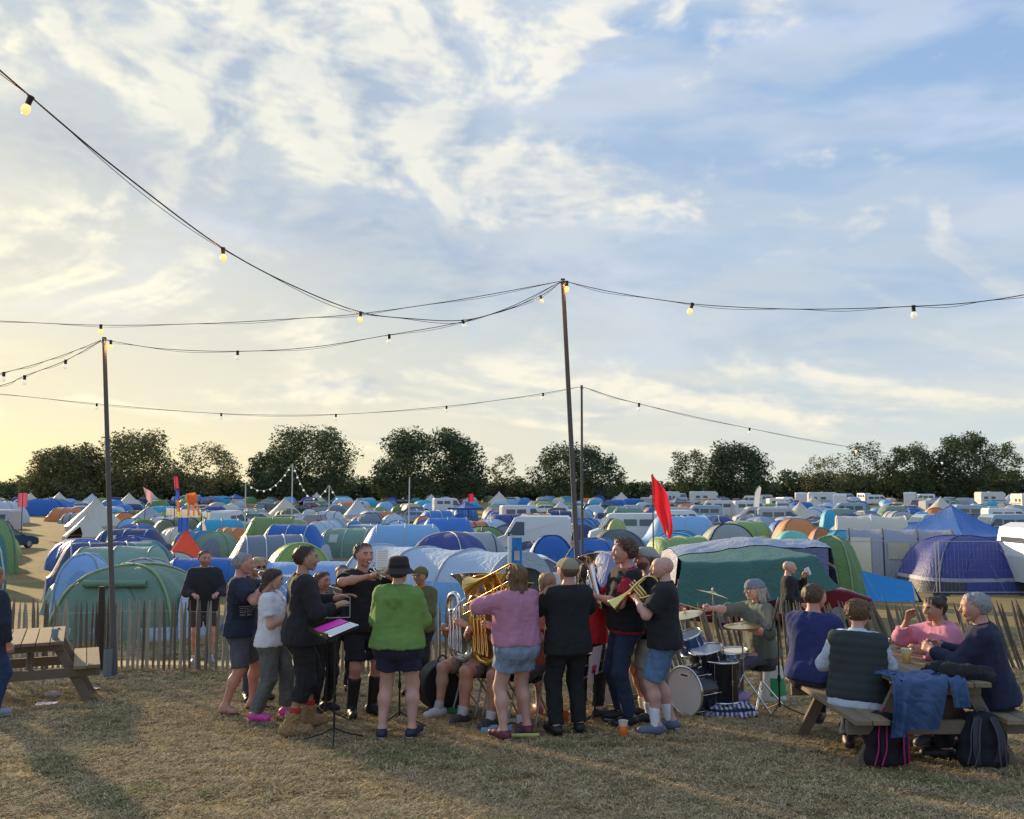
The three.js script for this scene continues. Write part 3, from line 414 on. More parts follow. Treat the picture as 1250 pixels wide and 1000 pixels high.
{ // large pale blue tent with the dark arched mouth
  const s = spot(455, 632, 670, 19.5), t = tunnelTent({ label: 'large pale blue tunnel tent with a dark arched mouth behind the tubas', pos: s.pos, yaw: -0.62, w: 2.7, l: 4.0, h: s.h, fly: [0.4, 0.5, 0.62], trim: C.silver, mouth: C.slate, hoops: 4, end: false, seed: 21, band: [0.2, 0.4, 0.62] });
  part(t, 'side_panel', sheet(14, 8, (u, v) => tunnelSurf(2.7, 4.0, s.h, 21, 4, 0)(lerp(0.55, 0.97, u), lerp(0.0, 0.2, v), 0.03)), cloth([0.16, 0.36, 0.62]));
}
put(domeTent, 500, 600, 650, 40, { label: 'indigo dome tent with beige sleeves behind the pale blue tunnel', fly: C.indigo, trim: C.cream, door: C.indigo, yaw: -0.5, seed: 22 });
put(tunnelTent, 505, 588, 632, 58, { label: 'cobalt tunnel tent with cream end panel', w: 2.8, len: 4.2, fly: [0.05, 0.17, 0.52], trim: C.cyan, front: C.cream, yaw: 0.1, seed: 23 });
{ const s = spot(604, 694, 631, 60); van({ name: 'white_van', label: 'long white panel van parked sideways, dark cab window', pos: s.pos, yaw: Math.PI - 0.12, paint: C.white, h: s.h, l: 5 }); }
put(bellTent, 630, 668, 611, 118, { label: 'pale bell tent with a leaning peak beyond the long white van', fly: C.canvas });
put(domeTent, 640, 706, 654, 43, { label: 'royal blue dome tent with dark piping in front of the white van', fly: C.royal, trim: C.navy, seed: 25 });
put(domeTent, 684, 772, 657, 36, { label: 'royal blue wide dome tent with grey stripe sleeves by the tall pole', fly: C.royal, trim: C.slate, door: C.navy, seed: 26, yaw: -0.4 });
put(domeTent, 712, 796, 647, 46, { label: 'charcoal green dome tent above the blue wide dome', fly: [0.09, 0.12, 0.12], trim: C.slate, seed: 27 });
put(tunnelTent, 720, 806, 672, 27, { label: 'lilac blue tunnel tent behind the young horn player', w: 2.4, len: 2.9, fly: [0.2, 0.24, 0.42], trim: C.grey, front: C.navy, yaw: 0.5, seed: 28 });
{ const s = spot(622, 700, 671, 31); car({ label: 'white estate car between the tubas and the tall pole', pos: s.pos, yaw: 0.15, paint: C.white }); }
put(domeTent, 738, 768, 634, 66, { label: 'lime yellow small dome tent near the red flag', fly: [0.34, 0.42, 0.14], trim: C.cream, seed: 29 });
put(tunnelTent, 786, 872, 655, 34, { label: 'light green tunnel tent behind the grey cap', w: 2.4, len: 3.2, fly: [0.22, 0.36, 0.12], trim: [0.4, 0.5, 0.2], yaw: 0.4, seed: 30 });
put(domeTent, 846, 930, 640, 42, { label: 'grey dome tent with a black arched sleeve over the teal awning', fly: [0.28, 0.31, 0.3], trim: C.black, door: C.grey, seed: 31 });
put(tunnelTent, 780, 884, 630, 58, { label: 'sky blue long tunnel tent under the feather flag', w: 3, len: 5.2, fly: C.sky, trim: C.pale, yaw: 0.05, seed: 32 });
{ // big tent with the teal awning stretched forward over the parked car
  const d = 24.2, p = stand(925, d), t = thing('awning_tent', 'big grey roofed tent with a sagging teal awning behind the drummer', 'tent', null, p, 0.04); placed.push([p.x, p.z, 2.8]);
  const H = at(925, 656, d - 0.2).y - p.y, wallC = cloth([0.17, 0.2, 0.34]);
  const roof = (u, v) => ({ x: lerp(-2.35, 1.65, u), y: H * (1 - 0.07 * Math.pow(Math.abs(v * 2 - 1), 1.6)) - 0.06 * Math.sin(Math.PI * u * 2) ** 2 - 0.3 * Math.pow(1 - u, 4) - 0.1 * Math.pow(u, 5) + 0.025 * noise2(u * 6, v * 5), z: lerp(0.8, -1.2, v), u: u * 4.6, v: v * 2.4 });
  part(t, 'roof', sheet(36, 16, roof), cloth([0.36, 0.39, 0.47]));
  part(t, 'front_wall', sheet(14, 8, (u, v) => { const p0 = roof(lerp(0.02, 0.98, u), 0); return { x: p0.x, y: lerp(p0.y - 0.03, 0.02, v), z: p0.z - 0.02 + 0.03 * Math.sin(u * 20) * v, u: u * 2, v: v * 2 }; }), wallC);
  for (const e of [0, 1]) part(t, 'side_wall', sheet(10, 8, (u, v) => { const p0 = roof(e, u); return { x: p0.x + (e ? 0.3 : -0.2) * v, y: lerp(p0.y - 0.02, 0.02, v), z: p0.z, u: u * 2.4, v: v * 2 }; }), wallC);
  part(t, 'rear_wall', sheet(14, 6, (u, v) => { const p0 = roof(u, 1); return { x: p0.x, y: lerp(p0.y - 0.02, 0.02, v), z: p0.z - 0.1 * v, u: u * 4.6, v: v * 2 }; }), wallC);
  part(t, 'awning', sheet(30, 26, (u, v) => { const p0 = roof(lerp(0.0, 0.6, u), 0), low = lerp(0.75, 1.15, u) - 0.12 * Math.sin(Math.PI * u), edge = lerp(1.72, 1.86, u) - 0.07 * Math.sin(Math.PI * u), k = v < 0.6 ? v / 0.6 : 1, q = v < 0.6 ? 0 : (v - 0.6) / 0.4; return { x: p0.x + v * lerp(-0.75, 0.4, u) + q * q * 0.3 * u, y: lerp(lerp(p0.y - 0.02, edge, k), low, q) + 0.03 * noise2(u * 4 + v * 3, v * 3) * v, z: p0.z + 0.02 + k * 2.45 + q * 0.3 + 0.05 * Math.sin(u * 13 + v * 3) * q + 0.02 * Math.sin(u * 29) * q, u: u * 2.6, v: v * 2.6 }; }), cloth([0.04, 0.135, 0.11]));
  for (const [x, z, y] of [[-2.75, 3.26, 1.66], [0.3, 3.26, 1.84]]) part(t, 'pole', rod(V(x, -0.15, z), V(x, y + 0.02, z), 0.014, 0.014, 6), poleM);
}
{ const p = stand(940, 22.1); placed.push([p.x, p.z, 2.2]); car({ label: 'dark red hatchback nosing out from under the teal awning', pos: p, yaw: -0.06, paint: [0.2, 0.015, 0.03], estate: true }); }
put(domeTent, 978, 1050, 655, 29, { label: 'leaf green dome tent with pale green edge beside the red car', fly: C.green, trim: [0.3, 0.4, 0.22], door: [0.15, 0.28, 0.12], yaw: -0.6, seed: 34 });
{ // grey family tent
  const s = spot(1040, 1152, 646, 37.5); const t = tunnelTent({ name: 'family_tent', label: 'grey family tent with cream window panels beside the indigo dome', pos: s.pos, yaw: -0.35, w: 3.2, l: 4.0, h: s.h, fly: [0.3, 0.3, 0.34], trim: C.charcoal, hoops: 4, end: false, mouth: [0.36, 0.34, 0.33], seed: 35, front: [0.27, 0.27, 0.31] });
  const f = tunnelSurf(3.2, 4.0, s.h, 35, 4, 0); part(t, 'cream_panel', sheet(8, 8, (u, v) => f(lerp(0.03, 0.22, u), lerp(0.03, 0.3, v), 0.03)), cloth([0.62, 0.56, 0.38])); for (const k of [0.38, 0.66]) part(t, 'window', sheet(8, 6, (u, v) => f(k + u * 0.2, 0.13 + v * 0.12, 0.035)), mat(0.4, 0.34, 0.22, 0.3));
}
{ // big indigo dome
  const s = spot(1100, 1244, 654, 35); const t = domeTent({ label: 'large indigo dome tent with grey mud skirt and pale band', pos: s.pos, yaw: 0.1, w: 4.5, l: 3.6, h: s.h, fly: [0.04, 0.055, 0.24], trim: [0.1, 0.11, 0.24], door: [0.04, 0.055, 0.24], skirt: [0.05, 0.05, 0.08], seed: 36 });
  const f = domeSurf(4.5, 3.6, s.h, 36); part(t, 'band', patchOf(f, 0, 6.2832, 0.14, 0.18, 0.03, 48, 2), cloth([0.35, 0.35, 0.45])); part(t, 'window', patchOf(f, 0.75, 1.05, 0.34, 0.55, 0.03, 8, 6), mat(0.1, 0.1, 0.28, 0.25));
}
{ const s = spot(1030, 1108, 690, 30.5); ridgeTent({ label: 'small bright blue ridge tent pitched next to the red car', pos: s.pos, yaw: -0.25, w: 1.5, l: 2.1, h: s.h, fly: [0.02, 0.25, 0.62], door: [0.05, 0.3, 0.62] }); }
put(domeTent, 1186, 1226, 664, 40, { label: 'green dome tent peeking out behind the large indigo dome', fly: [0.06, 0.2, 0.09], trim: C.green, h: 1.9, seed: 37, w: 3 });
{ const s = spot(1088, 1234, 616, 41); gazebo({ label: 'tall royal blue pop-up gazebo over the grey family tent', pos: s.pos, yaw: 0.5, w: 3.9, l: 3.9, h: s.h, eave: s.h - 1.35, fly: [0.01, 0.17, 0.6] }); }
{ const p = stand(1292, 33.5); motorhome({ name: 'caravan', caravan: true, label: 'white touring caravan next to the large indigo dome', pos: p, yaw: 0.08, l: 3.4, h: 2.5 }); placed.push([p.x, p.z, 2.2]); }
put(domeTent, 1208, 1250, 648, 44, { label: 'pale yellow dome tent between gazebo and caravan', fly: [0.5, 0.48, 0.2], trim: C.grey, seed: 38 });
put(tunnelTent, 1028, 1096, 630, 50, { label: 'cream family tent with a rounded roof behind the grey one', w: 3, len: 3.6, fly: C.cream, trim: C.white, hoops: 3, end: false, yaw: -0.3, mouth: C.beige, seed: 39 });
put(domeTent, 996, 1056, 648, 41, { label: 'bright cyan low dome tent', fly: C.cyan, trim: C.teal, seed: 40 });
put(domeTent, 940, 1002, 633, 56, { label: 'orange dome tent with beige sides', fly: [0.6, 0.24, 0.08], skirt: C.beige, trim: C.tan, seed: 41 });
put(domeTent, 982, 1020, 645, 48, { label: 'small burnt orange dome tent next to the cyan one', fly: [0.5, 0.17, 0.06], trim: C.slate, seed: 42 });
put(domeTent, 936, 996, 648, 45, { label: 'mint green low dome tent over the lilac roof', fly: C.mint, seed: 43 });
put(domeTent, 1000, 1024, 623, 84, { label: 'turquoise small dome tent near the motorhomes', fly: [0.04, 0.4, 0.6], trim: C.sky, seed: 44 });
{ const s = spot(134, 216, 0, 120); const p = stand(55, 150); placed.pop(); domeTent({ label: 'blue tent standing alone at the end of the mown lane', pos: stand(57, 140), yaw: 0, w: 9, l: 5, h: 2.6, fly: C.royal, trim: C.navy, detail: 1, seed: 45 }); }
put(domeTent, -30, 22, 634, 45, { label: 'green and teal dome tent bordering the mown lane', fly: [0.2, 0.32, 0.12], door: C.teal, trim: C.sage, yaw: 0.6, seed: 46 });
put(domeTent, -40, 8, 655, 36, { label: 'teal dome tent with white sleeves at the mouth of the lane', fly: C.teal, trim: C.white, yaw: 0.6, seed: 47 });
{ const p = stand(8, 66); car({ label: 'dark blue car parked along the mown lane', pos: p, yaw: 1.2, paint: [0.03, 0.06, 0.12] }); placed.push([p.x, p.z, 3]); }
put(domeTent, -20, 30, 612, 112, { label: 'silver grey tent with a rounded roof across the lane', fly: C.silver, trim: C.grey, w: 5.5, seed: 48 });
put(bellTent, 420, 452, 608, 128, { label: 'pale bell tent below the garland of lights', fly: C.silver });
for (const [px, d, yaw, label, st] of [[978, 185, 1.3, 'white motorhome turned end on near the feather flag', [0.1, 0.12, 0.2]], [1006, 190, -0.2, 'white motorhome with a blue stripe under the sparse tree', [0.08, 0.15, 0.4]], [1026, 165, 1.2, 'white motorhome showing its tail by the see-through tree', [0.2, 0.2, 0.22]], [818, 200, 0.9, 'white motorhome behind the red flag', [0.3, 0.1, 0.1]], [860, 205, 0.2, 'white motorhome near the compact oak', [0.2, 0.22, 0.26]], [1112, 190, 1.1, 'white motorhome left of the gazebo peak', [0.2, 0.25, 0.3]], [1210, 195, 0.2, 'white motorhome behind the gazebo slope', [0.1, 0.1, 0.12]], [1248, 170, 1.4, 'white motorhome at the end of the vehicle rows', [0.25, 0.12, 0.1]]]) { const p = stand(px, d); motorhome({ label: label.replace(' left of', ' close to'), pos: p, yaw, stripe: st }); placed.push([p.x, p.z, 4]); }
for (const [px, d, yaw, label] of [[918, 128, 0.05, 'white high van beside the white feather flag'], [872, 130, 3.0, 'white van nose to nose with the high van'], [548, 150, 0.3, 'white van below the widest oak'], [640, 100, 0.2, 'white van behind the long panel van'], [760, 70, 3.1, 'pale van next to the lime yellow dome']]) { const p = stand(px, d); van({ label, pos: p, yaw, paint: [0.66, 0.68, 0.7], h: 2.4, l: 5.2, windows: true }); placed.push([p.x, p.z, 3]); }

// ---------------------------------------------------------------- the packed rows behind: every tent and vehicle its own thing
{
  const R = rng(2024), pick = (list) => list[Math.floor(R() * list.length)];
  const flyKeys = ['royal', 'blue', 'blue', 'sky', 'sky', 'pale', 'pale', 'navy', 'navy', 'indigo', 'slate', 'grey', 'silver', 'silver', 'green', 'sage', 'lime', 'olive', 'teal', 'beige', 'cream', 'royal', 'orange', 'grey', 'cyan'], trimKeys = ['silver', 'navy', 'grey', 'charcoal', 'lime', 'sky'];
  const free = (x, z, r) => { for (const [a, b, c] of placed) if (Math.hypot(a - x, b - z) < c + r) return false; return true; };
  const paints = [['white', C.white], ['silver', [0.45, 0.46, 0.48]], ['pale blue', [0.3, 0.42, 0.52]], ['black', [0.02, 0.02, 0.022]], ['dark blue', [0.02, 0.05, 0.15]], ['grey', [0.16, 0.17, 0.18]], ['red', [0.3, 0.02, 0.02]]];
  const proto = new Map(), clone = (key, make, pos, yaw) => { if (proto.has(key)) return dup(proto.get(key), pos, yaw); const o = make(); proto.set(key, o); return o; };
  const count = { tent: 0, vehicle: 0 };
  for (let d = 34; d < 232;) {
    const half = d * 0.66 + 6;
    for (let x = -half + R() * 3; x < half; x += (2.9 + R() * 2.9) * (d > 150 ? 1.6 : d > 100 ? 1.3 : 1)) {
      const z = -(d + (R() - 0.5) * 3), laneC = (50 - 625) / FOCAL * -z, r = 1.25, px = 625 + x / -z * FOCAL;
      if (Math.abs(x - laneC) < (d < 60 ? 1.1 : 1.9) + 1.2 && d < 138) continue;
      if (d < 46 && px > 620) continue;
      if (!free(x, z, r)) continue;
      const pos = V(x, groundY(x, z), z), yaw = R() * 6.28, q = R(), vehicle = q < (d > 130 ? 0.36 : d > 70 ? 0.2 : 0.05) * (px > 760 ? 0.8 : 0.4), detail = d < 60 ? 2 : d < 130 ? 1 : 0;
      placed.push([x, z, r]);
      if (vehicle) {
        count.vehicle++;
        const k = R(), y2 = (R() < 0.7 ? 0 : Math.PI / 2) + (R() - 0.5) * 0.5 + (R() < 0.5 ? Math.PI : 0);
        if (k < (px > 760 ? 0.45 : 0.85)) { const [nm, p] = pick(paints); clone('car' + nm, () => car({ label: `${nm} car parked in the rows of tents`, group: `${nm} cars among the tents`, pos, yaw: y2, paint: p }), pos, y2); }
        else if (k < 0.97 || d < 150 || px < 760) { const [nm, p] = pick(paints.slice(0, 3)); clone('van' + nm, () => van({ name: 'camper_van', label: `${nm} camper van with side windows parked far down the field`, group: `${nm} camper vans down the field`, pos, yaw: y2, paint: p, h: 2.15, l: 4.9, windows: true }), pos, y2); }
        else clone('home', () => motorhome({ label: 'white motorhome with grey stripe in the far rows', group: 'motorhomes in the far rows', pos, yaw: y2 }), pos, y2);
        continue;
      }
      count.tent++;
      const fk = pick(flyKeys), tk = pick(trimKeys), kind = R() * (d < 110 ? 0.9 : 0.98), far = d < 60 ? 'in the front rows of the camp' : d < 130 ? 'in the middle of the camp' : 'in the last rows of the camp', v = Math.floor(R() * 3);
      if (kind < 0.52) clone(['dome', fk, detail, v].join(), () => { const o = domeTent({ label: `${SAYS[fk]} dome tent ${far}`, group: `${SAYS[fk]} dome tents ${far}`, pos, yaw, w: 2.2 + v * 0.55, l: 2.1 + v * 0.5, h: 1.1 + v * 0.24, fly: C[fk], trim: detail ? C[tk] : null, seed: 60 + v, detail }); return o; }, pos, yaw);
      else if (kind < 0.9) { const y2 = (R() - 0.5) * 1.2 + (R() < 0.3 ? 1.5 : 0); clone(['tun', fk, detail, v].join(), () => tunnelTent({ label: `${SAYS[fk]} tunnel tent ${far}`, group: `${SAYS[fk]} tunnel tents ${far}`, pos, yaw: y2, w: 2.2 + v * 0.4, l: 3.2 + v * 0.8, h: 1.3 + v * 0.24, fly: C[fk], trim: detail ? C[tk] : null, mouth: R() < 0.5 ? C.grey : null, windows: detail > 1 ? 1 : 0, seed: 70 + v, detail }), pos, y2); }
      else if (kind < 0.96) clone(['bell', detail, v].join(), () => bellTent({ label: `canvas bell tent ${far}`, group: `canvas bell tents ${far}`, pos, yaw, r: 2.1 + v * 0.2, h: 2.4 + v * 0.3, fly: v ? C.canvas : C.silver, detail: Math.min(detail, 1) }), pos, yaw);
      else { const g = pick(['white', 'royal', 'slate']); clone('gaz' + g, () => gazebo({ label: `${SAYS[g]} pop-up gazebo standing over the tents`, group: `${SAYS[g]} gazebos over the tents`, pos, yaw, w: 3, l: 3, h: 2.7, eave: 1.95, fly: C[g] }), pos, yaw); }
    }
    d += 3.4 + d * 0.038;
  }
}

// ---------------------------------------------------------------- chestnut paling, mesh fence, poles, festoon lights, flags
const woodTex = dataTex(256, (u, v) => { const g = 0.5 + 0.5 * fbm(u * 22, v * 1.6, 4), k = 150 + 70 * g + 18 * noise2(u * 90, v * 5); return [k, k * 0.97, k * 0.92]; });
const wood = (r, g, b, rough = 0.9) => { const t = woodTex.clone(); return new THREE.MeshStandardMaterial({ map: t, bumpMap: woodTex, bumpScale: 0.004, color: new THREE.Color().setRGB(r, g, b), roughness: rough, side: THREE.DoubleSide }); };
{
  const D = 13.3, R = rng(404), tones = [wood(0.46, 0.42, 0.36), wood(0.3, 0.26, 0.21), wood(0.54, 0.5, 0.43), wood(0.22, 0.18, 0.14)], geos = [];
  for (let k = 0; k < 6; k++) {                                     // cleft stakes: uneven, pointed, slightly bowed
    const q = rng(50 + k), h = 1.06 + q() * 0.12, b = (q() - 0.5) * 0.05, n = 5; const pos = [], idx = [];
    for (let j = 0; j <= 6; j++) { const y = j / 6 * h, tip = j === 6 ? 0.3 : j === 5 ? 0.95 : 1, w = (0.025 + 0.008 * q()) * tip, dd = (0.016 + 0.005 * q()) * tip; for (let i = 0; i < n; i++) { const a = i / n * 6.283 + k; pos.push(Math.cos(a) * w + b * Math.sin(j / 6 * 3.1), y, Math.sin(a) * dd); } }
    for (let j = 0; j < 6; j++) for (let i = 0; i < n; i++) { const a = j * n + i, c = j * n + (i + 1) % n; idx.push(a, a + n, c, c, a + n, c + n); } for (let i = 1; i < n - 1; i++) idx.push(6 * n, 6 * n + i + 1, 6 * n + i);
    const g = new THREE.BufferGeometry(); g.setAttribute('position', new THREE.Float32BufferAttribute(pos, 3)); g.setAttribute('uv', new THREE.Float32BufferAttribute(pos.flatMap((_, i) => i % 3 ? [] : [pos[i] * 8 + k * 0.3, pos[i + 1]]), 2)); g.setIndex(idx); const g2 = g.toNonIndexed(); g2.computeVertexNormals(); geos.push(g2);
  }
  const f = thing('paling_fence', 'chestnut paling fence of split stakes wired together, sagging behind the drummer', 'fence');
  // lean of the fence along its length: upright where posts hold it, slumped sideways behind the drums and picnic table
  const slump = (px) => 0.3 * sstep(700, 850, px) * (1 - 0.75 * sstep(905, 940, px) * (1 - sstep(965, 1010, px))) * (1 - 0.25 * sstep(1100, 1300, px));
  let n = 0; const top = [], low = [];
  for (let px = -60; px < 1330; px += 5.5 + R() * 1.6) {
    if (n++ > 235) break;
    const dd = D + 0.25 * Math.sin(px * 0.006) + (px > 900 ? 0.25 : 0), p = stand(px, dd), o = part(f, 'stake', geos[Math.floor(R() * 6)], px > 690 ? tones[1 + 2 * Math.floor(R() * 2)] : tones[Math.floor(R() * 4)]), s = slump(px), a = s + (R() - 0.5) * (0.06 + s * 0.35);
    o.position.set(p.x, p.y - 0.03 - R() * 0.05, p.z); o.rotation.set((R() - 0.5) * 0.06, R() * 3, 0); o.rotation.order = 'ZXY'; o.rotation.z = a; 
    const h = (y) => V(p.x - Math.sin(a) * y, p.y + Math.cos(a) * y, p.z + 0.018); top.push(h(0.86)); low.push(h(0.26));
  }
  for (const l of [top, low]) for (const k of [0, 0.03]) part(f, 'wire', new THREE.TubeGeometry(new THREE.CatmullRomCurve3(l.map((q, i) => V(q.x, q.y, q.z - ((i + (k ? 1 : 0)) % 2) * 0.036))), 420, 0.0022, 4), steelM);
  for (const [px, h] of [[128, 1.28], [-30, 1.25], [470, 1.2], [735, 1.15], [1310, 1.2]]) { const p = stand(px, D + 0.08); part(f, 'post', new THREE.CylinderGeometry(0.045, 0.05, h, 10).translate(p.x, p.y + h / 2 - 0.04, p.z), wood(0.075, 0.06, 0.05)); }
}
{ // welded mesh panels behind the paling
  const D = 32.8, pxs = [925, 1035, 1142, 1250, 1358];
  for (let i = 0; i < pxs.length - 1; i++) {
    const a = stand(pxs[i] + 2, D), b = stand(pxs[i + 1] - 2, D), t = thing('mesh_fence_panel', ['grey steel mesh fence panel beside the red car', 'grey steel mesh fence panel before the small bright blue ridge tent', 'grey steel mesh fence panel before the large indigo dome', 'grey steel mesh fence panel before the caravan'][i], 'fence panel'), up = V(0, 1.95, 0);
    const A = a.clone(), B = b.clone(), wires = [];
    for (const p of [A, B]) part(t, 'post', rod(p, p.clone().add(up), 0.02, 0.02, 6), steelM);
    for (const y of [0.12, 1.93]) part(t, 'rail', rod(A.clone().add(V(0, y, 0)), B.clone().add(V(0, y, 0)), 0.017, 0.017, 6), steelM);
    for (let k = 1; k < 22; k++) { const q = A.clone().lerp(B, k / 22); wires.push(rod(q.clone().add(V(0, 0.12, 0)), q.clone().add(V(0, 1.93, 0)), 0.001, 0.001, 3)); }
    for (const y of [0.5, 0.9, 1.3, 1.65]) wires.push(rod(A.clone().add(V(0, y, 0)), B.clone().add(V(0, y, 0)), 0.001, 0.001, 3));
    tag(part(t, 'wire_mesh', merge(wires), steelM), null, null, null, 'stuff');
    part(t, 'foot', box(0.6, 0.12, 0.22, A.x, A.y + 0.06, A.z, 0.03), mat(0.05, 0.05, 0.055, 0.9));
  }
  // a run of grey site hoarding among the tents by the flags
  const t = thing('steel_hoarding', 'grey corrugated steel hoarding running between the tents and flags', 'fence'), a = stand(203, 108), b = stand(272, 84);
  for (let k = 0; k < 9; k++) { const p = a.clone().lerp(b, k / 9), q = a.clone().lerp(b, (k + 0.97) / 9); part(t, 'sheet_panel', sheet(24, 1, (u, v) => ({ x: lerp(p.x, q.x, u) + 0.05 * Math.sin(u * 60), y: lerp(p.y, q.y, u) + v * 2, z: lerp(p.z, q.z, u) + 0.05 * Math.sin(u * 60), u: u * 2.4, v: v * 2 })), mat(0.3, 0.32, 0.34, 0.6, 0.3)); }
}
const poleWood = wood(0.16, 0.15, 0.15, 0.8), cableM = mat(0.012, 0.012, 0.014, 0.6), socketM = mat(0.015, 0.015, 0.017, 0.5);
function lightPole(label, pxTop, pyTop, pxLow, pyLow, d, r, name = 'light_pole', m = poleWood) {
  const top = at(pxTop, pyTop, d), low = at(pxLow, pyLow, d), k = (groundY(low.x, low.z) - 0.15 - top.y) / (low.y - top.y), base = top.clone().lerp(low, k);
  const t = thing(name, label, 'pole', null, base, 0), rel = top.clone().sub(base);
  part(t, 'shaft', rod(V(0, 0, 0), rel, r, r * 0.72, 10), m); part(t, 'hook', new THREE.TorusGeometry(0.03, 0.006, 6, 12).translate(rel.x, rel.y - 0.03, rel.z + r), steelM); part(t, 'cap', new THREE.CylinderGeometry(r * 0.8, r * 0.8, 0.03, 10).translate(rel.x, rel.y + 0.01, rel.z), darkM);
  return { t, top };
}
const poleA = lightPole('thick leaning wooden light pole in the middle of the band', 687, 343, 705, 690, 10.6, 0.036).top;
const poleL = lightPole('tall wooden light pole by the paling and sage green tent', 127, 414, 139, 800, 12.9, 0.04).top;
const poleB = lightPole('thin wooden light pole behind the thick leaning one', 710, 472, 711, 690, 17, 0.03).top;
{ const foot = thing('pole_socket', 'grey metal socket holding the light pole by the paling', 'post socket', null, stand(139, 12.86)); part(foot, 'sleeve', new THREE.CylinderGeometry(0.062, 0.062, 0.4, 12, 1, true).translate(0, 0.2, 0), mat(0.2, 0.24, 0.27, 0.6, 0.4)); part(foot, 'base_plate', box(0.24, 0.02, 0.24, 0, 0.01, 0), mat(0.2, 0.24, 0.27, 0.6, 0.4)); }
const bulbGlass = (e) => new THREE.MeshStandardMaterial({ color: new THREE.Color().setRGB(0.8, 0.72, 0.5), emissive: new THREE.Color().setRGB(1, 0.66, 0.16), emissiveIntensity: e, roughness: 0.2 }), bulbOn = bulbGlass(0.8), bulbDim = new THREE.MeshStandardMaterial({ color: new THREE.Color().setRGB(0.85, 0.85, 0.8), emissive: new THREE.Color().setRGB(1, 0.9, 0.65), emissiveIntensity: 0.4, roughness: 0.15 });
const bulbShape = lathe([[0, -0.118], [0.014, -0.115], [0.026, -0.1], [0.031, -0.082], [0.027, -0.062], [0.017, -0.048], [0.014, -0.04]], 14), socketShape = lathe([[0.014, -0.05], [0.019, -0.045], [0.02, 0.004], [0.026, 0.008], [0.02, 0.018], [0, 0.02]], 12);
// a string of lights through points of the place; bulbs at the given fractions of its length
function stringLight(label, pts, bulbs, { r = 0.0045, twin = true, scale = 1, lamp = true } = {}) {
  const t = thing('string_light', label, 'string lights', 'festoon strings over the meadow'), c = new THREE.CatmullRomCurve3(pts, false, 'catmullrom', 0.5);
  part(t, 'cable', new THREE.TubeGeometry(c, 90, r, 5), cableM);
  if (twin) { const n = 40, q = []; for (let i = 0; i <= n; i++) { const p = c.getPoint(i / n), w = 0.5 - 0.5 * Math.cos(i / n * Math.PI * 10); p.y -= 0.028 * w; p.z += 0.01 * w; q.push(p); } part(t, 'support_wire', new THREE.TubeGeometry(new THREE.CatmullRomCurve3(q), 120, r * 0.55, 4), cableM); }
  for (const [f, on, tilt = 0] of bulbs) {
    const p = c.getPoint(f / (pts.length - 1)), s = part(t, 'socket', socketShape, socketM); s.position.copy(p).add(V(0, -0.008, 0)); s.rotation.z = tilt; s.scale.setScalar(scale);
    const b = part(s, 'bulb', bulbShape, on ? bulbOn : bulbDim);
    if (on && lamp) { const l = new THREE.PointLight(0xffb861, 0.22, 0, 2); l.position.copy(p).add(V(Math.sin(tilt) * 0.09, -0.09 * scale, 0)); l.castShadow = true; scene.add(l); }
  }
  return t;
}
const PTS = (l) => l.map(([x, y, d]) => at(x, y, d));
stringLight('festoon string swooping from overhead down to the thick leaning pole', [at(-260, -150, 3.0), ...PTS([[-70, 24, 3.5], [37, 118, 4.0], [150, 212, 4.7], [272, 303, 5.7], [360, 350, 6.6], [440, 381, 7.5], [500, 389, 8.2], [565, 391, 9.0], [615, 379, 9.6], [660, 361, 10.2]]), poleA], [[2, 1, -0.35], [4, 1, 0.1], [6, 1, 0], [8, 0, 0.4], [10, 1, 0.3]], { scale: 0.68 });
stringLight('festoon string crossing level to the thick leaning pole', [...PTS([[-160, 384, 13], [0, 392, 12.6], [123, 397, 12.2], [250, 395, 11.8], [360, 389, 11.5], [440, 383, 11.3], [560, 366, 10.9]]), poleA], [[2, 1], [0.5, 0]]);
stringLight('festoon string sagging between the two wooden poles', [poleL, ...PTS([[145, 418, 12.85], [200, 426, 12.7], [290, 429, 12.3], [380, 424, 11.9], [475, 409, 11.5], [560, 394, 11.1], [620, 376, 10.9]]), poleA], [[0.6, 1], [3, 0], [5, 0]]);
stringLight('festoon string running from the leaning pole over the picnic table', [poleA, ...PTS([[750, 357, 10.3], [845, 371, 9.9], [950, 377, 9.4], [1030, 377, 9.1], [1115, 374, 8.8], [1180, 370, 8.5], [1250, 360, 8.2], [1400, 330, 7.8]])], [[0.08, 1], [2, 1, -0.35], [5, 0, 0.05], [7.6, 1]]);
stringLight('upper festoon string slanting away from the pole by the paling', [poleL, ...PTS([[70, 436, 12.4], [0, 456, 11.9], [-120, 478, 11.2]])], [[1.95, 0], [2.6, 1]]);
stringLight('lower festoon string slanting away from the pole by the paling', [poleL, ...PTS([[80, 440, 12.6], [30, 459, 12.3], [0, 471, 12.1], [-120, 500, 11.6]])], [[1, 0], [2, 0], [3.5, 0]]);
stringLight('low festoon string reaching the thin wooden pole', [...PTS([[-120, 470, 18], [0, 481, 18], [118, 493, 18], [270, 505, 17.9], [410, 506, 17.7], [545, 496, 17.4], [640, 484, 17.1]]), poleB], [[2, 0], [3, 0], [4, 0], [5, 0], [6.3, 0]], { lamp: false });
stringLight('festoon string falling away from the thin pole over the camp', [poleB, ...PTS([[780, 493, 19], [915, 523, 24], [1045, 547, 30], [1150, 562, 36], [1290, 572, 42]])], [[1, 0], [2, 0], [3, 1], [4, 0]], { r: 0.006, lamp: false, scale: 1.3 });
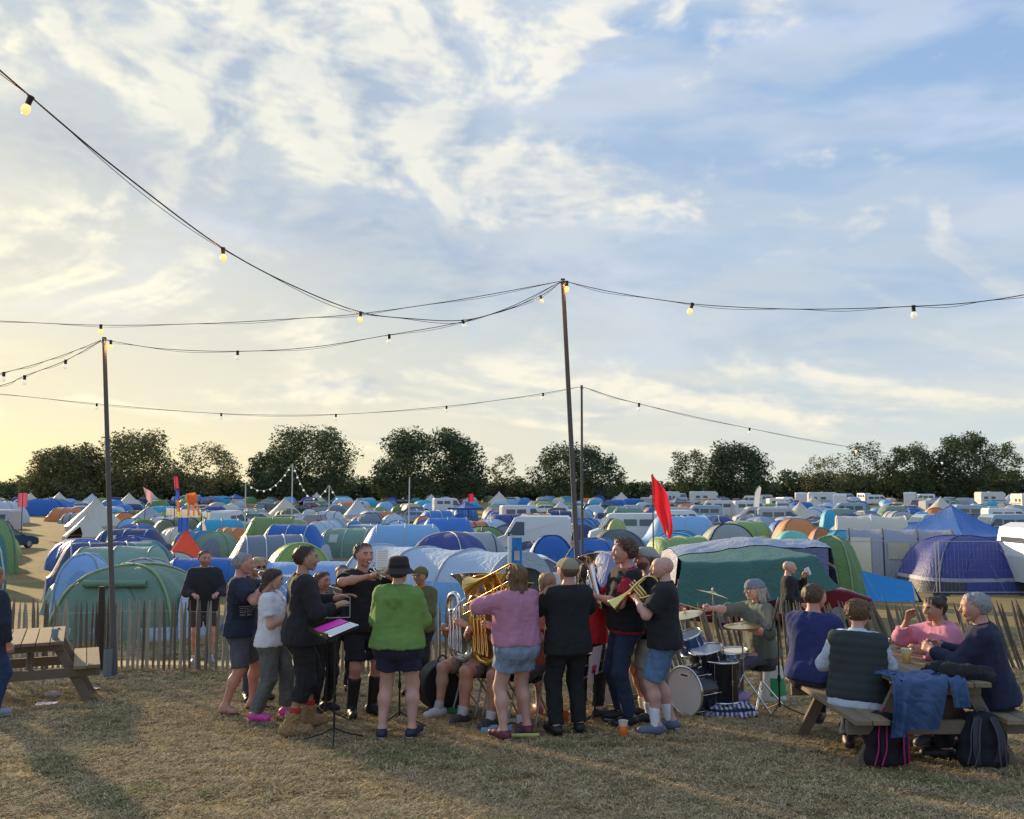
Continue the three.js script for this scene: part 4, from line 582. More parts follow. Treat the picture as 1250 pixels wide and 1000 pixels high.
// white poles with garlands far in the camp
{
  const pl = mat(0.6, 0.6, 0.58, 0.5), tops = [];
  for (const [px, py, d, l] of [[300, 590, 62, 'white garland pole beside the white van'], [357, 566, 62, 'tallest white garland pole'], [402, 592, 62, 'white garland pole with the last garland end'], [500, 583, 56, 'single white pole beside the cobalt tunnel tent']]) tops.push(lightPole(l, px, py, px - 1, 640, d, 0.05, 'garland_pole', pl).top);
  const garland = (a, b, sag, label, n) => { const t = thing('light_garland', label, 'garland'), mid = a.clone().lerp(b, 0.5).add(V(0, -sag, 0)), c = new THREE.CatmullRomCurve3([a, a.clone().lerp(b, 0.25).add(V(0, -sag * 0.72, 0)), mid, a.clone().lerp(b, 0.75).add(V(0, -sag * 0.72, 0)), b]); part(t, 'cord', new THREE.TubeGeometry(c, 40, 0.018, 4), mat(0.5, 0.48, 0.4, 0.8)); for (let i = 1; i < n; i++) { const p = c.getPointAt(i / n); part(t, 'bulb', new THREE.SphereGeometry(0.07, 8, 6).translate(p.x, p.y - 0.05, p.z), bulbDim); } };
  garland(tops[0], tops[1], 1.1, 'garland of pale bulbs hanging to the tallest white pole', 9); garland(tops[1], tops[2], 1.6, 'garland of pale bulbs slung from the tallest white pole', 9); garland(tops[2], tops[2].clone().add(V(1.2, -1.7, 0)), 0.2, 'short garland end trailing from the last white pole', 4);
}
// flags
function flag(name, label, px, pyTop, d, hgt, m, shape, extra) { const base = stand(px, d), top = at(px, pyTop, d), t = thing(name, label, 'flag', null, base, 0), y = top.y - base.y; part(t, 'flagpole', rod(V(0, 0, 0), V(0, y + 0.04, 0), 0.018 + d * 0.0002, 0.014 + d * 0.0002, 6), extra?.pole || darkM); part(t, 'cloth', sheet(14, 18, (u, v) => { const p = shape(u, v); return { x: p[0], y: y + p[1], z: p[2], u: u * 2, v: v * 2 }; }), m); return t; }
flag('flag', 'large red flag hanging slack from its pole above the band', 797, 580, 29, 0, thinCloth([0.85, 0.02, 0.03]), (u, v) => { const w = 0.12 + 0.55 * Math.sin(Math.PI * Math.min(1, v * 0.95 + 0.02)) ** 0.8; return [v * 0.42 + (u - 0.28) * w * (0.95 - 0.25 * v) + 0.03 * Math.sin(v * 9), -v * 1.92 - u * 0.1 + 0.05 * Math.sin(u * 5), 0.11 * Math.sin(u * 9 + v * 4) * (0.3 + v)]; });
flag('flag', 'pink pennant flying over the silver grey tent', 177, 594, 92, 0, thinCloth([0.8, 0.45, 0.5]), (u, v) => [u * 1.1 * (1 - v * 0.5) - 0.3 + v * 0.4, -v * 1.2 - u * 0.7, 0.1 * Math.sin(u * 7)]);
flag('flag', 'white and red flag beside the white van', 246, 622, 66, 0, thinCloth([0.75, 0.62, 0.62]), (u, v) => [u * 0.7 * v + v * 0.25, -v * 2.4 - u * 0.3, 0.1 * Math.sin(u * 7 + v * 3)]);
flag('flag', 'blue flag under the orange windsock', 222, 632, 66, 0, thinCloth([0.03, 0.1, 0.5]), (u, v) => [u * 0.75 - 0.25, -v * 1.4, 0.08 * Math.sin(u * 6)]);
flag('flag', 'red white and blue flag above the lane', 27, 602, 84, 0, thinCloth([0.55, 0.12, 0.2]), (u, v) => [u * 0.9 - 0.45, -v * 1.3, 0.1 * Math.sin(u * 6)]);
flag('flag', 'small red flag under the widest dark oak', 572, 603, 110, 0, thinCloth([0.7, 0.02, 0.08]), (u, v) => [u * 0.6, -v * 1.0, 0.08 * Math.sin(u * 6)]);
{ const t = flag('rainbow_streamer', 'streamer flag in red, blue and yellow panels on a pole', 213, 582, 74, 0, thinCloth([0.65, 0.06, 0.1]), (u, v) => [u * 0.34 + v * 0.12 - 0.15, -v * 1.1, 0.1 * Math.sin(u * 6)]); const y = at(213, 582, 74).y - stand(213, 74).y; for (const [k, c] of [[1, [0.08, 0.1, 0.5]], [2, [0.6, 0.18, 0.05]], [3, [0.75, 0.65, 0.05]]]) part(t, 'colour_panel', sheet(8, 8, (u, v) => ({ x: u * (0.36 - k * 0.05) + v * 0.12 - 0.1 + k * 0.12, y: y - k * 0.95 - v * 0.95, z: 0.1 * Math.sin(u * 6 + k), u, v })), thinCloth(c)); }
{ const p = stand(231, 70), y = at(231, 602, 70).y - p.y, t = thing('windsock', 'orange windsock with trailing legs on a pole', 'windsock', null, p); part(t, 'pole', rod(V(0, 0, 0), V(0, y, 0), 0.03, 0.02, 6), poleM); part(t, 'sock', lathe([[0.3, 0], [0.42, -0.25], [0.36, -0.7], [0.2, -0.9]], 14).rotateZ(0.15).translate(0.1, y, 0), thinCloth([0.85, 0.25, 0.04])); for (const s of [-0.2, 0.12, 0.4]) part(t, 'tail', sheet(3, 10, (u, v) => ({ x: 0.1 + s + u * 0.16 + v * s * 0.5, y: y - 0.85 - v * 0.9, z: 0.05 * Math.sin(v * 6), u, v })), thinCloth([0.85, 0.22, 0.04])); }
{ const p = stand(919, 118), t = thing('feather_flag', 'white feather flag standing among the vans', 'flag', null, p); part(t, 'pole', pipe([V(0, 0, 0), V(0.1, 2, 0), V(0.45, 4.0, 0), V(1.1, 4.7, 0)], 0.03, 20, 5), poleM); part(t, 'sail', sheet(6, 16, (u, v) => { const y = 1 + v * 3.6, x = 0.05 + 0.35 * (v ** 2) + 0.45 * v ** 4; return { x: x + u * 0.75 * Math.sin(Math.PI * (0.15 + 0.8 * v)) ** 0.5, y: y - u * 0.25, z: 0.05 * Math.sin(v * 8), u, v }; }), thinCloth([0.7, 0.72, 0.8])); }
{ const p = stand(627, 15.4), t = thing('banner_flag', 'narrow blue and white banner on a white post behind the trombonist', 'banner', null, p), y = at(627, 655, 15.4).y - p.y; part(t, 'post', rod(V(-0.07, 0, 0), V(-0.07, y, 0), 0.028, 0.028, 8), mat(0.62, 0.66, 0.7, 0.4)); part(t, 'banner', sheet(5, 14, (u, v) => ({ x: -0.03 + u * 0.17, y: y - 0.02 - v * 0.62, z: 0.02 * Math.sin(v * 7 + u * 4), u, v })), cloth([0.02, 0.24, 0.66])); part(t, 'white_patch', sheet(3, 5, (u, v) => ({ x: 0.01 + u * 0.09, y: y - 0.24 - v * 0.16, z: 0.022 + 0.02 * Math.sin((v * 0.16 + 0.22) / 0.62 * 7 + u * 2), u, v })), cloth([0.6, 0.66, 0.75])); }

// ---------------------------------------------------------------- people: distance fields meshed into continuous bodies, with clothes, hair and hats as parts
const smin = (a, b, k) => { const h = Math.max(k - Math.abs(a - b), 0) / k; return Math.min(a, b) - h * h * k * 0.25; };
class Field {
  constructor(lo, hi, cell) { this.lo = lo; this.c = cell; this.n = [0, 1, 2].map((i) => Math.ceil((hi[i] - lo[i]) / cell) + 1); this.d = new Float32Array(this.n[0] * this.n[1] * this.n[2]).fill(0.5); }
  each(lo, hi, fn) { const [nx, ny, nz] = this.n, c = this.c, r = (v, i, up) => clamp((up ? Math.ceil : Math.floor)((v - this.lo[i]) / c), 0, this.n[i] - 1), x0 = r(lo[0], 0), x1 = r(hi[0], 0, 1), y0 = r(lo[1], 1), y1 = r(hi[1], 1, 1), z0 = r(lo[2], 2), z1 = r(hi[2], 2, 1); for (let k = z0; k <= z1; k++) for (let j = y0; j <= y1; j++) for (let i = x0; i <= x1; i++) { const o = (k * ny + j) * nx + i; this.d[o] = fn(this.lo[0] + i * c, this.lo[1] + j * c, this.lo[2] + k * c, this.d[o]); } }
  // a tapered capsule; cap: flat ends; k: blend; sub: cut away
  cone(a, b, ra, rb, { k = 0.04, grow = 0, capA = 0, capB = 0, sub = 0, flat = null } = {}) {
    ra += grow; rb += grow; const m = Math.max(ra, rb) + k + this.c * 2.5, dx = b.x - a.x, dy = b.y - a.y, dz = b.z - a.z, L2 = dx * dx + dy * dy + dz * dz + 1e-9, L = Math.sqrt(L2);
    this.each([Math.min(a.x, b.x) - m, Math.min(a.y, b.y) - m, Math.min(a.z, b.z) - m], [Math.max(a.x, b.x) + m, Math.max(a.y, b.y) + m, Math.max(a.z, b.z) + m], (x, y, z, v) => {
      const px = x - a.x, py = y - a.y, pz = z - a.z, t = (px * dx + py * dy + pz * dz) / L2, h = clamp(t); let qx = px - dx * h, qy = py - dy * h, qz = pz - dz * h;
      if (flat) { const s = qx * flat.x + qy * flat.y + qz * flat.z, e = (flat.s - 1) * s; qx += flat.x * e; qy += flat.y * e; qz += flat.z * e; }
      let d = Math.sqrt(qx * qx + qy * qy + qz * qz) - (ra + (rb - ra) * h);
      if (capA) d = Math.max(d, -t * L); if (capB) d = Math.max(d, (t - 1) * L);
      return sub ? -smin(-v, d, k) : smin(v, d, k);
    });
  }
  ball(p, r, o) { this.cone(p, p.clone().add(V(0, 1e-4, 0)), r, r, o); }
  warp(fn) { const [nx, ny, nz] = this.n; for (let k = 0, o = 0; k < nz; k++) for (let j = 0; j < ny; j++) for (let i = 0; i < nx; i++, o++) if (Math.abs(this.d[o]) < 0.09) this.d[o] = fn(this.lo[0] + i * this.c, this.lo[1] + j * this.c, this.lo[2] + k * this.c, this.d[o]); }
  mesh() {                                                          // surface nets
    const [nx, ny, nz] = this.n, D = this.d, id = new Int32Array(D.length).fill(-1), pos = [], idx = [], sx = 1, sy = nx, sz = nx * ny, off = [0, sx, sy, sx + sy, sz, sx + sz, sy + sz, sx + sy + sz];
    for (let k = 0; k < nz - 1; k++) for (let j = 0; j < ny - 1; j++) for (let i = 0; i < nx - 1; i++) {
      const o = (k * ny + j) * nx + i; let s = 0; for (let q = 0; q < 8; q++) if (D[o + off[q]] < 0) s++;
      if (!s || s === 8) continue; let X = 0, Y = 0, Z = 0, n = 0;
      for (let q = 0; q < 8; q++) for (const b of [1, 2, 4]) if (!(q & b)) { const v0 = D[o + off[q]], v1 = D[o + off[q | b]]; if ((v0 < 0) !== (v1 < 0)) { const t = v0 / (v0 - v1); X += (q & 1) + (b === 1 ? t : 0); Y += ((q >> 1) & 1) + (b === 2 ? t : 0); Z += ((q >> 2) & 1) + (b === 4 ? t : 0); n++; } }
      id[o] = pos.length / 3; pos.push(this.lo[0] + (i + X / n) * this.c, this.lo[1] + (j + Y / n) * this.c, this.lo[2] + (k + Z / n) * this.c);
    }
    for (let k = 1; k < nz - 1; k++) for (let j = 1; j < ny - 1; j++) for (let i = 1; i < nx - 1; i++) {
      const o = (k * ny + j) * nx + i, a = D[o] < 0;
      for (const [s, u, v] of [[sx, sy, sz], [sy, sz, sx], [sz, sx, sy]]) { if (a === (D[o + s] < 0)) continue; const A = id[o], B = id[o - u], Cc = id[o - u - v], E = id[o - v]; if (A < 0 || B < 0 || Cc < 0 || E < 0) continue; if (a) idx.push(A, B, Cc, A, Cc, E); else idx.push(A, Cc, B, A, E, Cc); }
    }
    const g = new THREE.BufferGeometry(); g.setAttribute('position', new THREE.Float32BufferAttribute(pos, 3)); g.setIndex(idx); g.computeVertexNormals(); return g;
  }
}
function bounds(pts, m) { const lo = [1e9, 1e9, 1e9], hi = [-1e9, -1e9, -1e9]; for (const p of pts) ['x', 'y', 'z'].forEach((k, i) => { lo[i] = Math.min(lo[i], p[k] - m); hi[i] = Math.max(hi[i], p[k] + m); }); return [lo, hi]; }
function bend(S, W, l1, l2, pole) { const dir = W.clone().sub(S); let d = dir.length(); dir.normalize(); d = Math.min(d, (l1 + l2) * 0.995); const end = S.clone().addScaledVector(dir, d), a = (l1 * l1 - l2 * l2 + d * d) / (2 * d), h = Math.sqrt(Math.max(0, l1 * l1 - a * a)), q = pole.clone().addScaledVector(dir, -pole.dot(dir)).normalize(); return [S.clone().addScaledVector(dir, a).addScaledVector(q, h), end]; }
const paintG = (g, fn) => { const p = g.attributes.position, c = new Float32Array(p.count * 3); for (let i = 0; i < p.count; i++) { const k = fn(p.getX(i), p.getY(i), p.getZ(i)); c[i * 3] = k[0]; c[i * 3 + 1] = k[1]; c[i * 3 + 2] = k[2]; } g.setAttribute('color', new THREE.BufferAttribute(c, 3)); return g; };
const weave = dataTex(128, (u, v, i, j) => { const k = 128 + 40 * Math.sin(i * Math.PI / 2) * Math.sin(j * Math.PI / 2) + 60 * noise2(u * 40, v * 40); return [k, k, k]; }, 14);
const fabricM = new Map(), fabric = (c, knit = 0) => { const k = c.join() + knit; if (!fabricM.has(k)) fabricM.set(k, new THREE.MeshStandardMaterial({ color: new THREE.Color().setRGB(...c), roughness: 0.92, vertexColors: true, bumpMap: weave, bumpScale: knit ? 0.0014 : 0.0005, side: THREE.DoubleSide })); return fabricM.get(k); };
const skinM = new THREE.MeshPhysicalMaterial({ vertexColors: true, roughness: 0.55, side: THREE.DoubleSide, sheen: 0.15 });
const white = (g) => { if (!g.attributes.color) g.setAttribute('color', new THREE.BufferAttribute(new Float32Array(g.attributes.position.count * 3).fill(1), 3)); return g; };
const uvFrom = (g) => { white(g); const p = g.attributes.position, n = g.attributes.normal, u = new Float32Array(p.count * 2); for (let i = 0; i < p.count; i++) { u[i * 2] = Math.abs(n.getX(i)) > 0.6 ? p.getZ(i) : p.getX(i); u[i * 2 + 1] = p.getY(i); } g.setAttribute('uv', new THREE.BufferAttribute(u, 2)); return g; };
const SKIN = { fair: [0.6, 0.36, 0.27], pink: [0.64, 0.36, 0.28], tan: [0.45, 0.25, 0.16], ruddy: [0.58, 0.29, 0.21] };

const plainM = new Map(), plain = (c) => { const k = c.join(); if (!plainM.has(k)) plainM.set(k, new THREE.MeshStandardMaterial({ color: new THREE.Color().setRGB(...c), roughness: 0.92, side: THREE.DoubleSide })); return plainM.get(k); };
function person(o) {
  const root = thing('person', o.label, 'person', o.group, o.pos, o.yaw || 0), sc = (o.H || 1.75) / 1.75; root.scale.setScalar(sc); root.position.y += 0.018;
  const q = o.q || 1, cell = (o.cell || 0.017) * q, fat = o.fat || 1, skin = SKIN[o.skin || 'fair'], seated = o.seat !== undefined, hipY = seated ? o.seat + 0.1 : 0.93 - (o.dip || 0);
  const hip = V(0, hipY, 0), rot = new THREE.Quaternion().setFromEuler(new THREE.Euler(o.lean || 0, o.twist || 0, o.side || 0, 'YXZ')), T = (x, y, z) => V(x, y - 0.93, z).applyQuaternion(rot).add(hip);
  const fem = o.fem ? 1 : 0, sw = (fem ? 0.155 : 0.178) * (0.94 + 0.06 * fat);
  const sh = { L: T(sw, 1.385, -0.01), R: T(-sw, 1.385, -0.01) }, hp = { L: T(0.09, 0.92, 0), R: T(-0.09, 0.92, 0) }, J = {};
  for (const s of ['L', 'R']) {
    const g = s === 'L' ? 1 : -1, hand = o.hands?.[s] ? V(...o.hands[s]) : T(g * 0.27, 0.86, 0.06), pole = o.elbow?.[s] ? V(...o.elbow[s]) : V(g * 0.55, -0.75, -0.45);
    const [E, W] = bend(sh[s], hand, 0.29, 0.26, pole), f = o.feet?.[s] || [g * 0.11, 0], ank = V(f[0], f[2] !== undefined ? f[2] : 0.085, f[1]), [K, A] = bend(hp[s], ank, 0.44, 0.425, o.knee?.[s] ? V(...o.knee[s]) : V(g * 0.12, seated ? 1 : 0, 1));
    J[s] = { E, W, K, A, toe: o.toe?.[s] !== undefined ? o.toe[s] : g * 0.25 };
  }
  // torso levels: [height, half spread, radius, forward]
  const torso = [[1.375, sw * 0.62, 0.07, -0.015], [1.32, 0.085, 0.105 + 0.012 * (fat - 1) * 10 * 0.3, 0.005], [1.2, 0.08, 0.108 * lerp(1, fat, 0.7), 0.012], [1.08, 0.07, 0.106 * fat, 0.012 + 0.05 * (fat - 1)], [0.98, 0.078, 0.112 * lerp(1, fat, 0.8), 0.005], [0.9, 0.085 + 0.01 * fem, 0.112 * lerp(1, fat, 0.6), -0.01]];
  const torsoInto = (F, grow, from = 0, to = 5) => { for (let i = from; i <= to; i++) { const [y, x, r, z] = torso[i]; F.cone(T(-x, y, z), T(x, y, z), r, r, { k: 0.07, grow }); } if (fem && from < 2) for (const s of [-1, 1]) F.ball(T(s * 0.075, 1.25, 0.075), 0.06 * lerp(1, fat, 0.5), { k: 0.06, grow }); for (const s of [-1, 1]) F.cone(T(s * 0.035, 1.455, -0.025), T(s * sw * 0.9, 1.4, -0.015), 0.045, 0.042, { k: 0.05, grow: grow * 0.7 }); };
  const arm = lerp(1, fat, 0.6), leg = lerp(1, fat, 0.55), armB = arm * ((o.top?.sleeve || 0) > 1.2 ? 0.84 : 1), legB = leg * ((o.bottom?.len || 0) > 1.2 ? 0.8 : 1), all = [sh.L, sh.R, hp.L, hp.R, T(0, 1.5, 0), ...['L', 'R'].flatMap((s) => [J[s].E, J[s].W, J[s].K, J[s].A])];
  // ---- body
  const [lo, hi] = bounds(all, 0.24), B = new Field(lo, hi, cell);
  torsoInto(B, o.top ? -0.012 : -0.004);
  for (const s of ['L', 'R']) {
    const j = J[s]; B.cone(sh[s], j.E, 0.048 * armB, 0.039 * armB); B.cone(j.E, j.E.clone().lerp(j.W, 0.4), 0.039 * armB, 0.04 * armB); B.cone(j.E.clone().lerp(j.W, 0.4), j.W, 0.039 * armB, 0.026);
    B.cone(hp[s], j.K, 0.086 * legB, 0.055 * legB); const cf = j.K.clone().lerp(j.A, 0.32).add(V(0, 0, -0.012)); B.cone(j.K, cf, 0.052 * legB, 0.057 * legB); B.cone(cf, j.A, 0.055 * legB, 0.036);
    const fd = V(Math.sin(j.toe), 0, Math.cos(j.toe)), ankle = j.A, sole = ankle.y - 0.075; B.cone(ankle.clone().addScaledVector(fd, -0.035).setY(sole + 0.035), ankle.clone().addScaledVector(fd, 0.13).setY(sole + 0.028), 0.036, 0.032); B.cone(ankle, ankle.clone().addScaledVector(fd, 0.08).setY(sole + 0.04), 0.036, 0.034); j.fd = fd; j.sole = sole;
  }
  const geos = [], noseK = o.skinTone || 1, flesh = (x, y, z) => { const n = 0.94 + 0.1 * noise3(x * 9, y * 9, z * 9); return [skin[0] * n * noseK, skin[1] * n * noseK, skin[2] * n * noseK]; };
  // ---- head
  const neck = T(0, 1.495, 0), hq = new THREE.Quaternion().setFromEuler(new THREE.Euler(o.nod || 0, o.look || 0, o.tilt || 0, 'YXZ')).premultiply(new THREE.Quaternion().setFromEuler(new THREE.Euler((o.lean || 0) * 0.5, 0, 0))), hc = neck.clone().add(V(0, 0.125, 0.02).applyQuaternion(new THREE.Quaternion().setFromEuler(new THREE.Euler((o.lean || 0) * 0.5, 0, 0)))), hs = o.headSize || 0.99;
  const HP = (x, y, z) => V(x, y, z).multiplyScalar(hs).applyQuaternion(hq).add(hc);
  B.cone(neck.clone().add(V(0, -0.06, -0.02)), HP(0, -0.05, -0.025), fem ? 0.05 : 0.06, fem ? 0.05 : 0.058);
  geos.push(paintG(B.mesh(), flesh));
  const hb = 0.17, hcell = (o.hcell || 0.0072) * q, HF = new Field([-hb, -hb - 0.02, -hb], [hb, hb, hb], hcell), P = (x, y, z) => V(x, y, z), jaw = fem ? 0.92 : 1;
  HF.cone(P(0, 0.02, -0.035), P(0, 0.022, 0.022), 0.088, 0.078, { k: 0.03 }); HF.cone(P(-0.03, -0.01, 0.03), P(0.03, -0.01, 0.03), 0.052, 0.052, { k: 0.03 }); HF.cone(P(0, -0.05, 0.025), P(0, -0.088, 0.058), 0.056 * jaw, 0.03 * jaw, { k: 0.03 });
  for (const s of [-1, 1]) { HF.cone(P(s * 0.05, -0.035, 0.0), P(s * 0.035, -0.075, 0.03), 0.03, 0.026, { k: 0.03 }); HF.cone(P(s * 0.018, 0.03, 0.085), P(s * 0.045, 0.028, 0.07), 0.011, 0.011, { k: 0.02 }); HF.ball(P(s * 0.033, 0.006, 0.101), 0.016, { sub: 1, k: 0.014 }); HF.ball(P(s * 0.033, 0.006, 0.078), 0.013, { k: 0.006 }); HF.cone(P(s * 0.086, 0.012, -0.012), P(s * 0.082, -0.028, -0.002), 0.017, 0.012, { k: 0.008, flat: { x: 1, y: 0, z: 0, s: 1.9 } }); HF.ball(P(s * 0.04, -0.028, 0.066), 0.022, { k: 0.03 }); }
  HF.cone(P(0, 0.016, 0.092), P(0, -0.022, 0.114), 0.008, 0.013, { k: 0.014 }); HF.cone(P(-0.012, -0.028, 0.1), P(0.012, -0.028, 0.1), 0.009, 0.009, { k: 0.01 }); HF.cone(P(-0.018, -0.05, 0.088), P(0.018, -0.05, 0.088), 0.01, 0.01, { k: 0.012 }); HF.cone(P(-0.016, -0.064, 0.085), P(0.016, -0.064, 0.085), 0.011, 0.011, { k: 0.012 }); HF.cone(P(-0.022, -0.0565, 0.104), P(0.022, -0.0565, 0.104), 0.003, 0.003, { sub: 1, k: 0.006 });
  const hairC = o.hair?.color || [0.05, 0.035, 0.025];
  const head = paintG(HF.mesh(), (x, y, z) => { const ax = Math.abs(x), f = flesh(x * 2, y * 2, z * 2); if (z > 0.06) { const e = Math.hypot(ax - 0.033, (y - 0.006) * 1.6); if (e < 0.007) return [0.02, 0.015, 0.01]; if (e < 0.015) return [0.3, 0.24, 0.2]; if (Math.abs(y - 0.033 + (ax - 0.033) ** 2 * 6) < 0.006 && ax > 0.012 && ax < 0.055) return hairC.map((c) => c * 0.8 + 0.02); if (Math.hypot(ax * 0.5, (y + 0.057) * 1.1) < 0.012) return [f[0] * 0.85, f[1] * 0.6, f[2] * 0.6]; if (ax > 0.02 && ax < 0.065 && y < -0.005 && y > -0.045) return [f[0] * 1.02, f[1] * 0.9, f[2] * 0.88]; } if (o.beard && y < -0.03 && z > -0.01 && !(Math.hypot(ax, y + 0.055) < 0.014)) return f.map((c, i) => lerp(c, o.beard[i], 0.75)); if (o.shaven && y > 0.045 - z * 0.35 && z < 0.06) return f.map((c, i) => lerp(c, hairC[i], o.shaven)); return f; });
  head.scale(hs, hs, hs).applyQuaternion(hq).translate(hc.x, hc.y, hc.z); geos.push(head);
  // ---- hands: palm, four fingers, thumb
  for (const s of ['L', 'R']) {
    const g = s === 'L' ? 1 : -1, j = J[s], fw = j.W.clone().sub(j.E).normalize(), grip = o.grip?.[s] ?? 0.55, up0 = o.palm?.[s] ? V(...o.palm[s]) : V(-g, 0, 0.3), nrm = up0.addScaledVector(fw, -up0.dot(fw)).normalize(), side = fw.clone().cross(nrm).multiplyScalar(-g), dir = o.handDir?.[s] ? V(...o.handDir[s]).normalize() : fw, qq = (a, b, c) => j.W.clone().addScaledVector(dir, a).addScaledVector(side, b).addScaledVector(nrm, c);
    const Hf = new Field([j.W.x - 0.21, j.W.y - 0.21, j.W.z - 0.21], [j.W.x + 0.21, j.W.y + 0.21, j.W.z + 0.21], 0.0068 * q);
    for (let i = 0; i < 4; i++) {
      const b = (1.5 - i) * 0.019, kn = qq(0.085 - Math.abs(i - 1) * 0.005, b * 1.08, 0), len = [0.072, 0.08, 0.074, 0.058][i]; Hf.cone(qq(0.0, b * 0.6, 0), kn, 0.0135, 0.0115, { k: 0.012 });
      let p = kn, ang = grip * (0.75 + 0.08 * i); for (const [f, r] of [[0.45, 0.0092], [0.3, 0.0084], [0.25, 0.0076]]) { const n = p.clone().addScaledVector(dir, Math.cos(ang) * len * f).addScaledVector(nrm, Math.sin(ang) * len * f); Hf.cone(p, n, r + 0.0006, r, { k: 0.004 }); p = n; ang += grip * 0.95; }
    }
    let p = qq(0.025, 0.026, 0.006), th = qq(0.055, 0.046, 0.016); Hf.cone(qq(0.008, 0.012, 0), p, 0.014, 0.0135, { k: 0.012 }); Hf.cone(p, th, 0.0125, 0.0105, { k: 0.006 }); Hf.cone(th, qq(0.082, 0.045 - grip * 0.014, 0.024 + grip * 0.012), 0.01, 0.0085, { k: 0.005 }); Hf.cone(j.W.clone().addScaledVector(fw, -0.03), j.W.clone().addScaledVector(dir, 0.012), 0.026, 0.024, { k: 0.014 });
    geos.push(paintG(Hf.mesh(), flesh));
  }
  part(root, 'body', merge(geos), skinM);
  // ---- clothes
  const fold = (amp, sx, sy, seed) => (x, y, z, v) => v - amp * (0.45 * noise3(x * sx + seed, y * sy * 0.7, z * sx) + 0.95 * (0.45 - Math.abs(noise3(x * sx * 1.25 + y * 3, y * 2.6 + seed, z * sx * 1.25))) + 0.6 * (0.4 - Math.abs(noise3(x * 3.5 + y * 2 - seed, y * 13, z * 3.5)))), sd = (o.seed || 1) * 3.7;
  const ccell = 0.0132 * q * (o.cell ? 2 : 1), garment = (name, F, c, amp = 0.008, sx = 8, sy = 6, knit = 0) => { F.warp(fold(amp * 1.25, sx, sy, sd)); const g = uvFrom(F.mesh()), worn = /shorts|trousers/.test(name) && c[2] > 0.08 ? 0.26 : 0.06; paintG(g, (x, y, z) => { const k = 1 + worn * (0.6 * noise3(x * 6 + sd, y * 4, z * 6) + 0.4 * noise3(x * 24, y * 18, z * 24 + sd)); return [k, k, k]; }); return part(root, name, g, fabric(c, knit)); };
  const leather = (c) => mat(c[0], c[1], c[2], 0.5);
  if (o.bottom) {
    const b = o.bottom, F = new Field(lo, hi, ccell), gr = b.loose ?? 0.014; for (const i of [4, 5]) { const [y, x, r, z] = torso[i]; F.cone(T(-x, y - 0.01, z), T(x, y - 0.01, z), r, r, { k: 0.07, grow: gr }); }
    for (const s of ['L', 'R']) { const j = J[s], len = b.len; if (len <= 1) { const e = hp[s].clone().lerp(j.K, len); F.cone(hp[s], e, 0.09 * leg + gr, lerp(0.09, 0.058, len) * leg + gr + (b.flare || 0.01), { k: 0.03, capB: 1 }); } else { const e = j.K.clone().lerp(j.A, len - 1); F.cone(hp[s], j.K, 0.09 * leg + gr, 0.06 * leg + gr, { k: 0.035 }); F.cone(j.K, e, 0.06 * leg + gr, lerp(0.06, 0.05, len - 1) * leg + gr * (b.slim ? 0.5 : 1), { k: 0.035, capB: 1 }); } }
    const top = T(0, o.top ? Math.min(1.03, (o.top.hem ?? 0.9) + 0.045) : 1.03, 0), nn = V(0, 1, 0).applyQuaternion(rot); F.warp((x, y, z, v) => Math.max(v, (x - top.x) * nn.x + (y - top.y) * nn.y + (z - top.z) * nn.z));
    garment(b.name || 'trousers', F, b.color, b.fold || 0.009, 7, 7);
  }
  if (o.top) {
    const t = o.top, F = new Field(lo, hi, ccell), gr = t.loose ?? 0.016; torsoInto(F, gr); if (t.hem < 0.9) F.cone(T(-0.09, t.hem, -0.005), T(0.09, t.hem, -0.005), 0.118 * lerp(1, fat, 0.8), 0.118 * lerp(1, fat, 0.8), { k: 0.06, grow: gr });
    for (const s of ['L', 'R']) { const j = J[s], L = t.sleeve ?? 0.6; if (!L) continue; if (L <= 1) { const e = sh[s].clone().lerp(j.E, L); F.cone(sh[s], e, 0.056 * arm + gr, 0.05 * arm + gr + 0.008, { k: 0.04, capB: 1 }); } else { const e = j.E.clone().lerp(j.W, L - 1); F.cone(sh[s], j.E, 0.056 * arm + gr, 0.046 * arm + gr, { k: 0.04 }); F.cone(j.E, e, 0.046 * arm + gr, 0.032 * arm + gr * 0.7, { k: 0.03, capB: 1 }); } }
    const hemY = t.hem ?? 0.9, p0 = T(0, hemY, 0), nn = V(0, -1, 0).applyQuaternion(rot), pn = T(0, 1.478, 0); F.warp((x, y, z, v) => { let w = Math.max(v, (x - p0.x) * nn.x + (y - p0.y) * nn.y + (z - p0.z) * nn.z); const up = -((x - pn.x) * nn.x + (y - pn.y) * nn.y + (z - pn.z) * nn.z); w = Math.max(w, up + (t.vneck ? Math.max(0, (z - pn.z)) * 0.3 : 0)); return w; });
    if (!t.collar && !t.hood) F.ball(T(0, 1.5, 0.03), 0.062, { sub: 1, k: 0.01 });
    if (t.hood) { F.cone(T(-0.1, 1.44, -0.06), T(0.1, 1.44, -0.06), 0.058, 0.058, { k: 0.02 }); F.cone(T(-0.04, 1.36, -0.135), T(0.04, 1.36, -0.135), 0.055, 0.055, { k: 0.02 }); F.cone(T(0, 1.3, -0.14), T(0, 1.4, -0.12), 0.04, 0.07, { k: 0.02 }); F.ball(T(0, 1.52, 0.02), 0.075, { sub: 1, k: 0.015 }); }
    const m = garment(t.name || 'shirt', F, t.color, t.fold || 0.009, 7, 5.5, t.knit);
    if (t.collar) part(m, 'collar', sheet(24, 3, (u, v) => { const a = u * 6.283 + Math.PI / 2, r = 0.078 + v * 0.016, p = T(Math.cos(a) * r * 0.95, 1.485 - v * 0.028 + 0.012 * (1 - Math.sin(a)) * 0.5, Math.sin(a) * r - 0.012); return { ...p, x: p.x, y: p.y, z: p.z }; }), plain(t.collar));
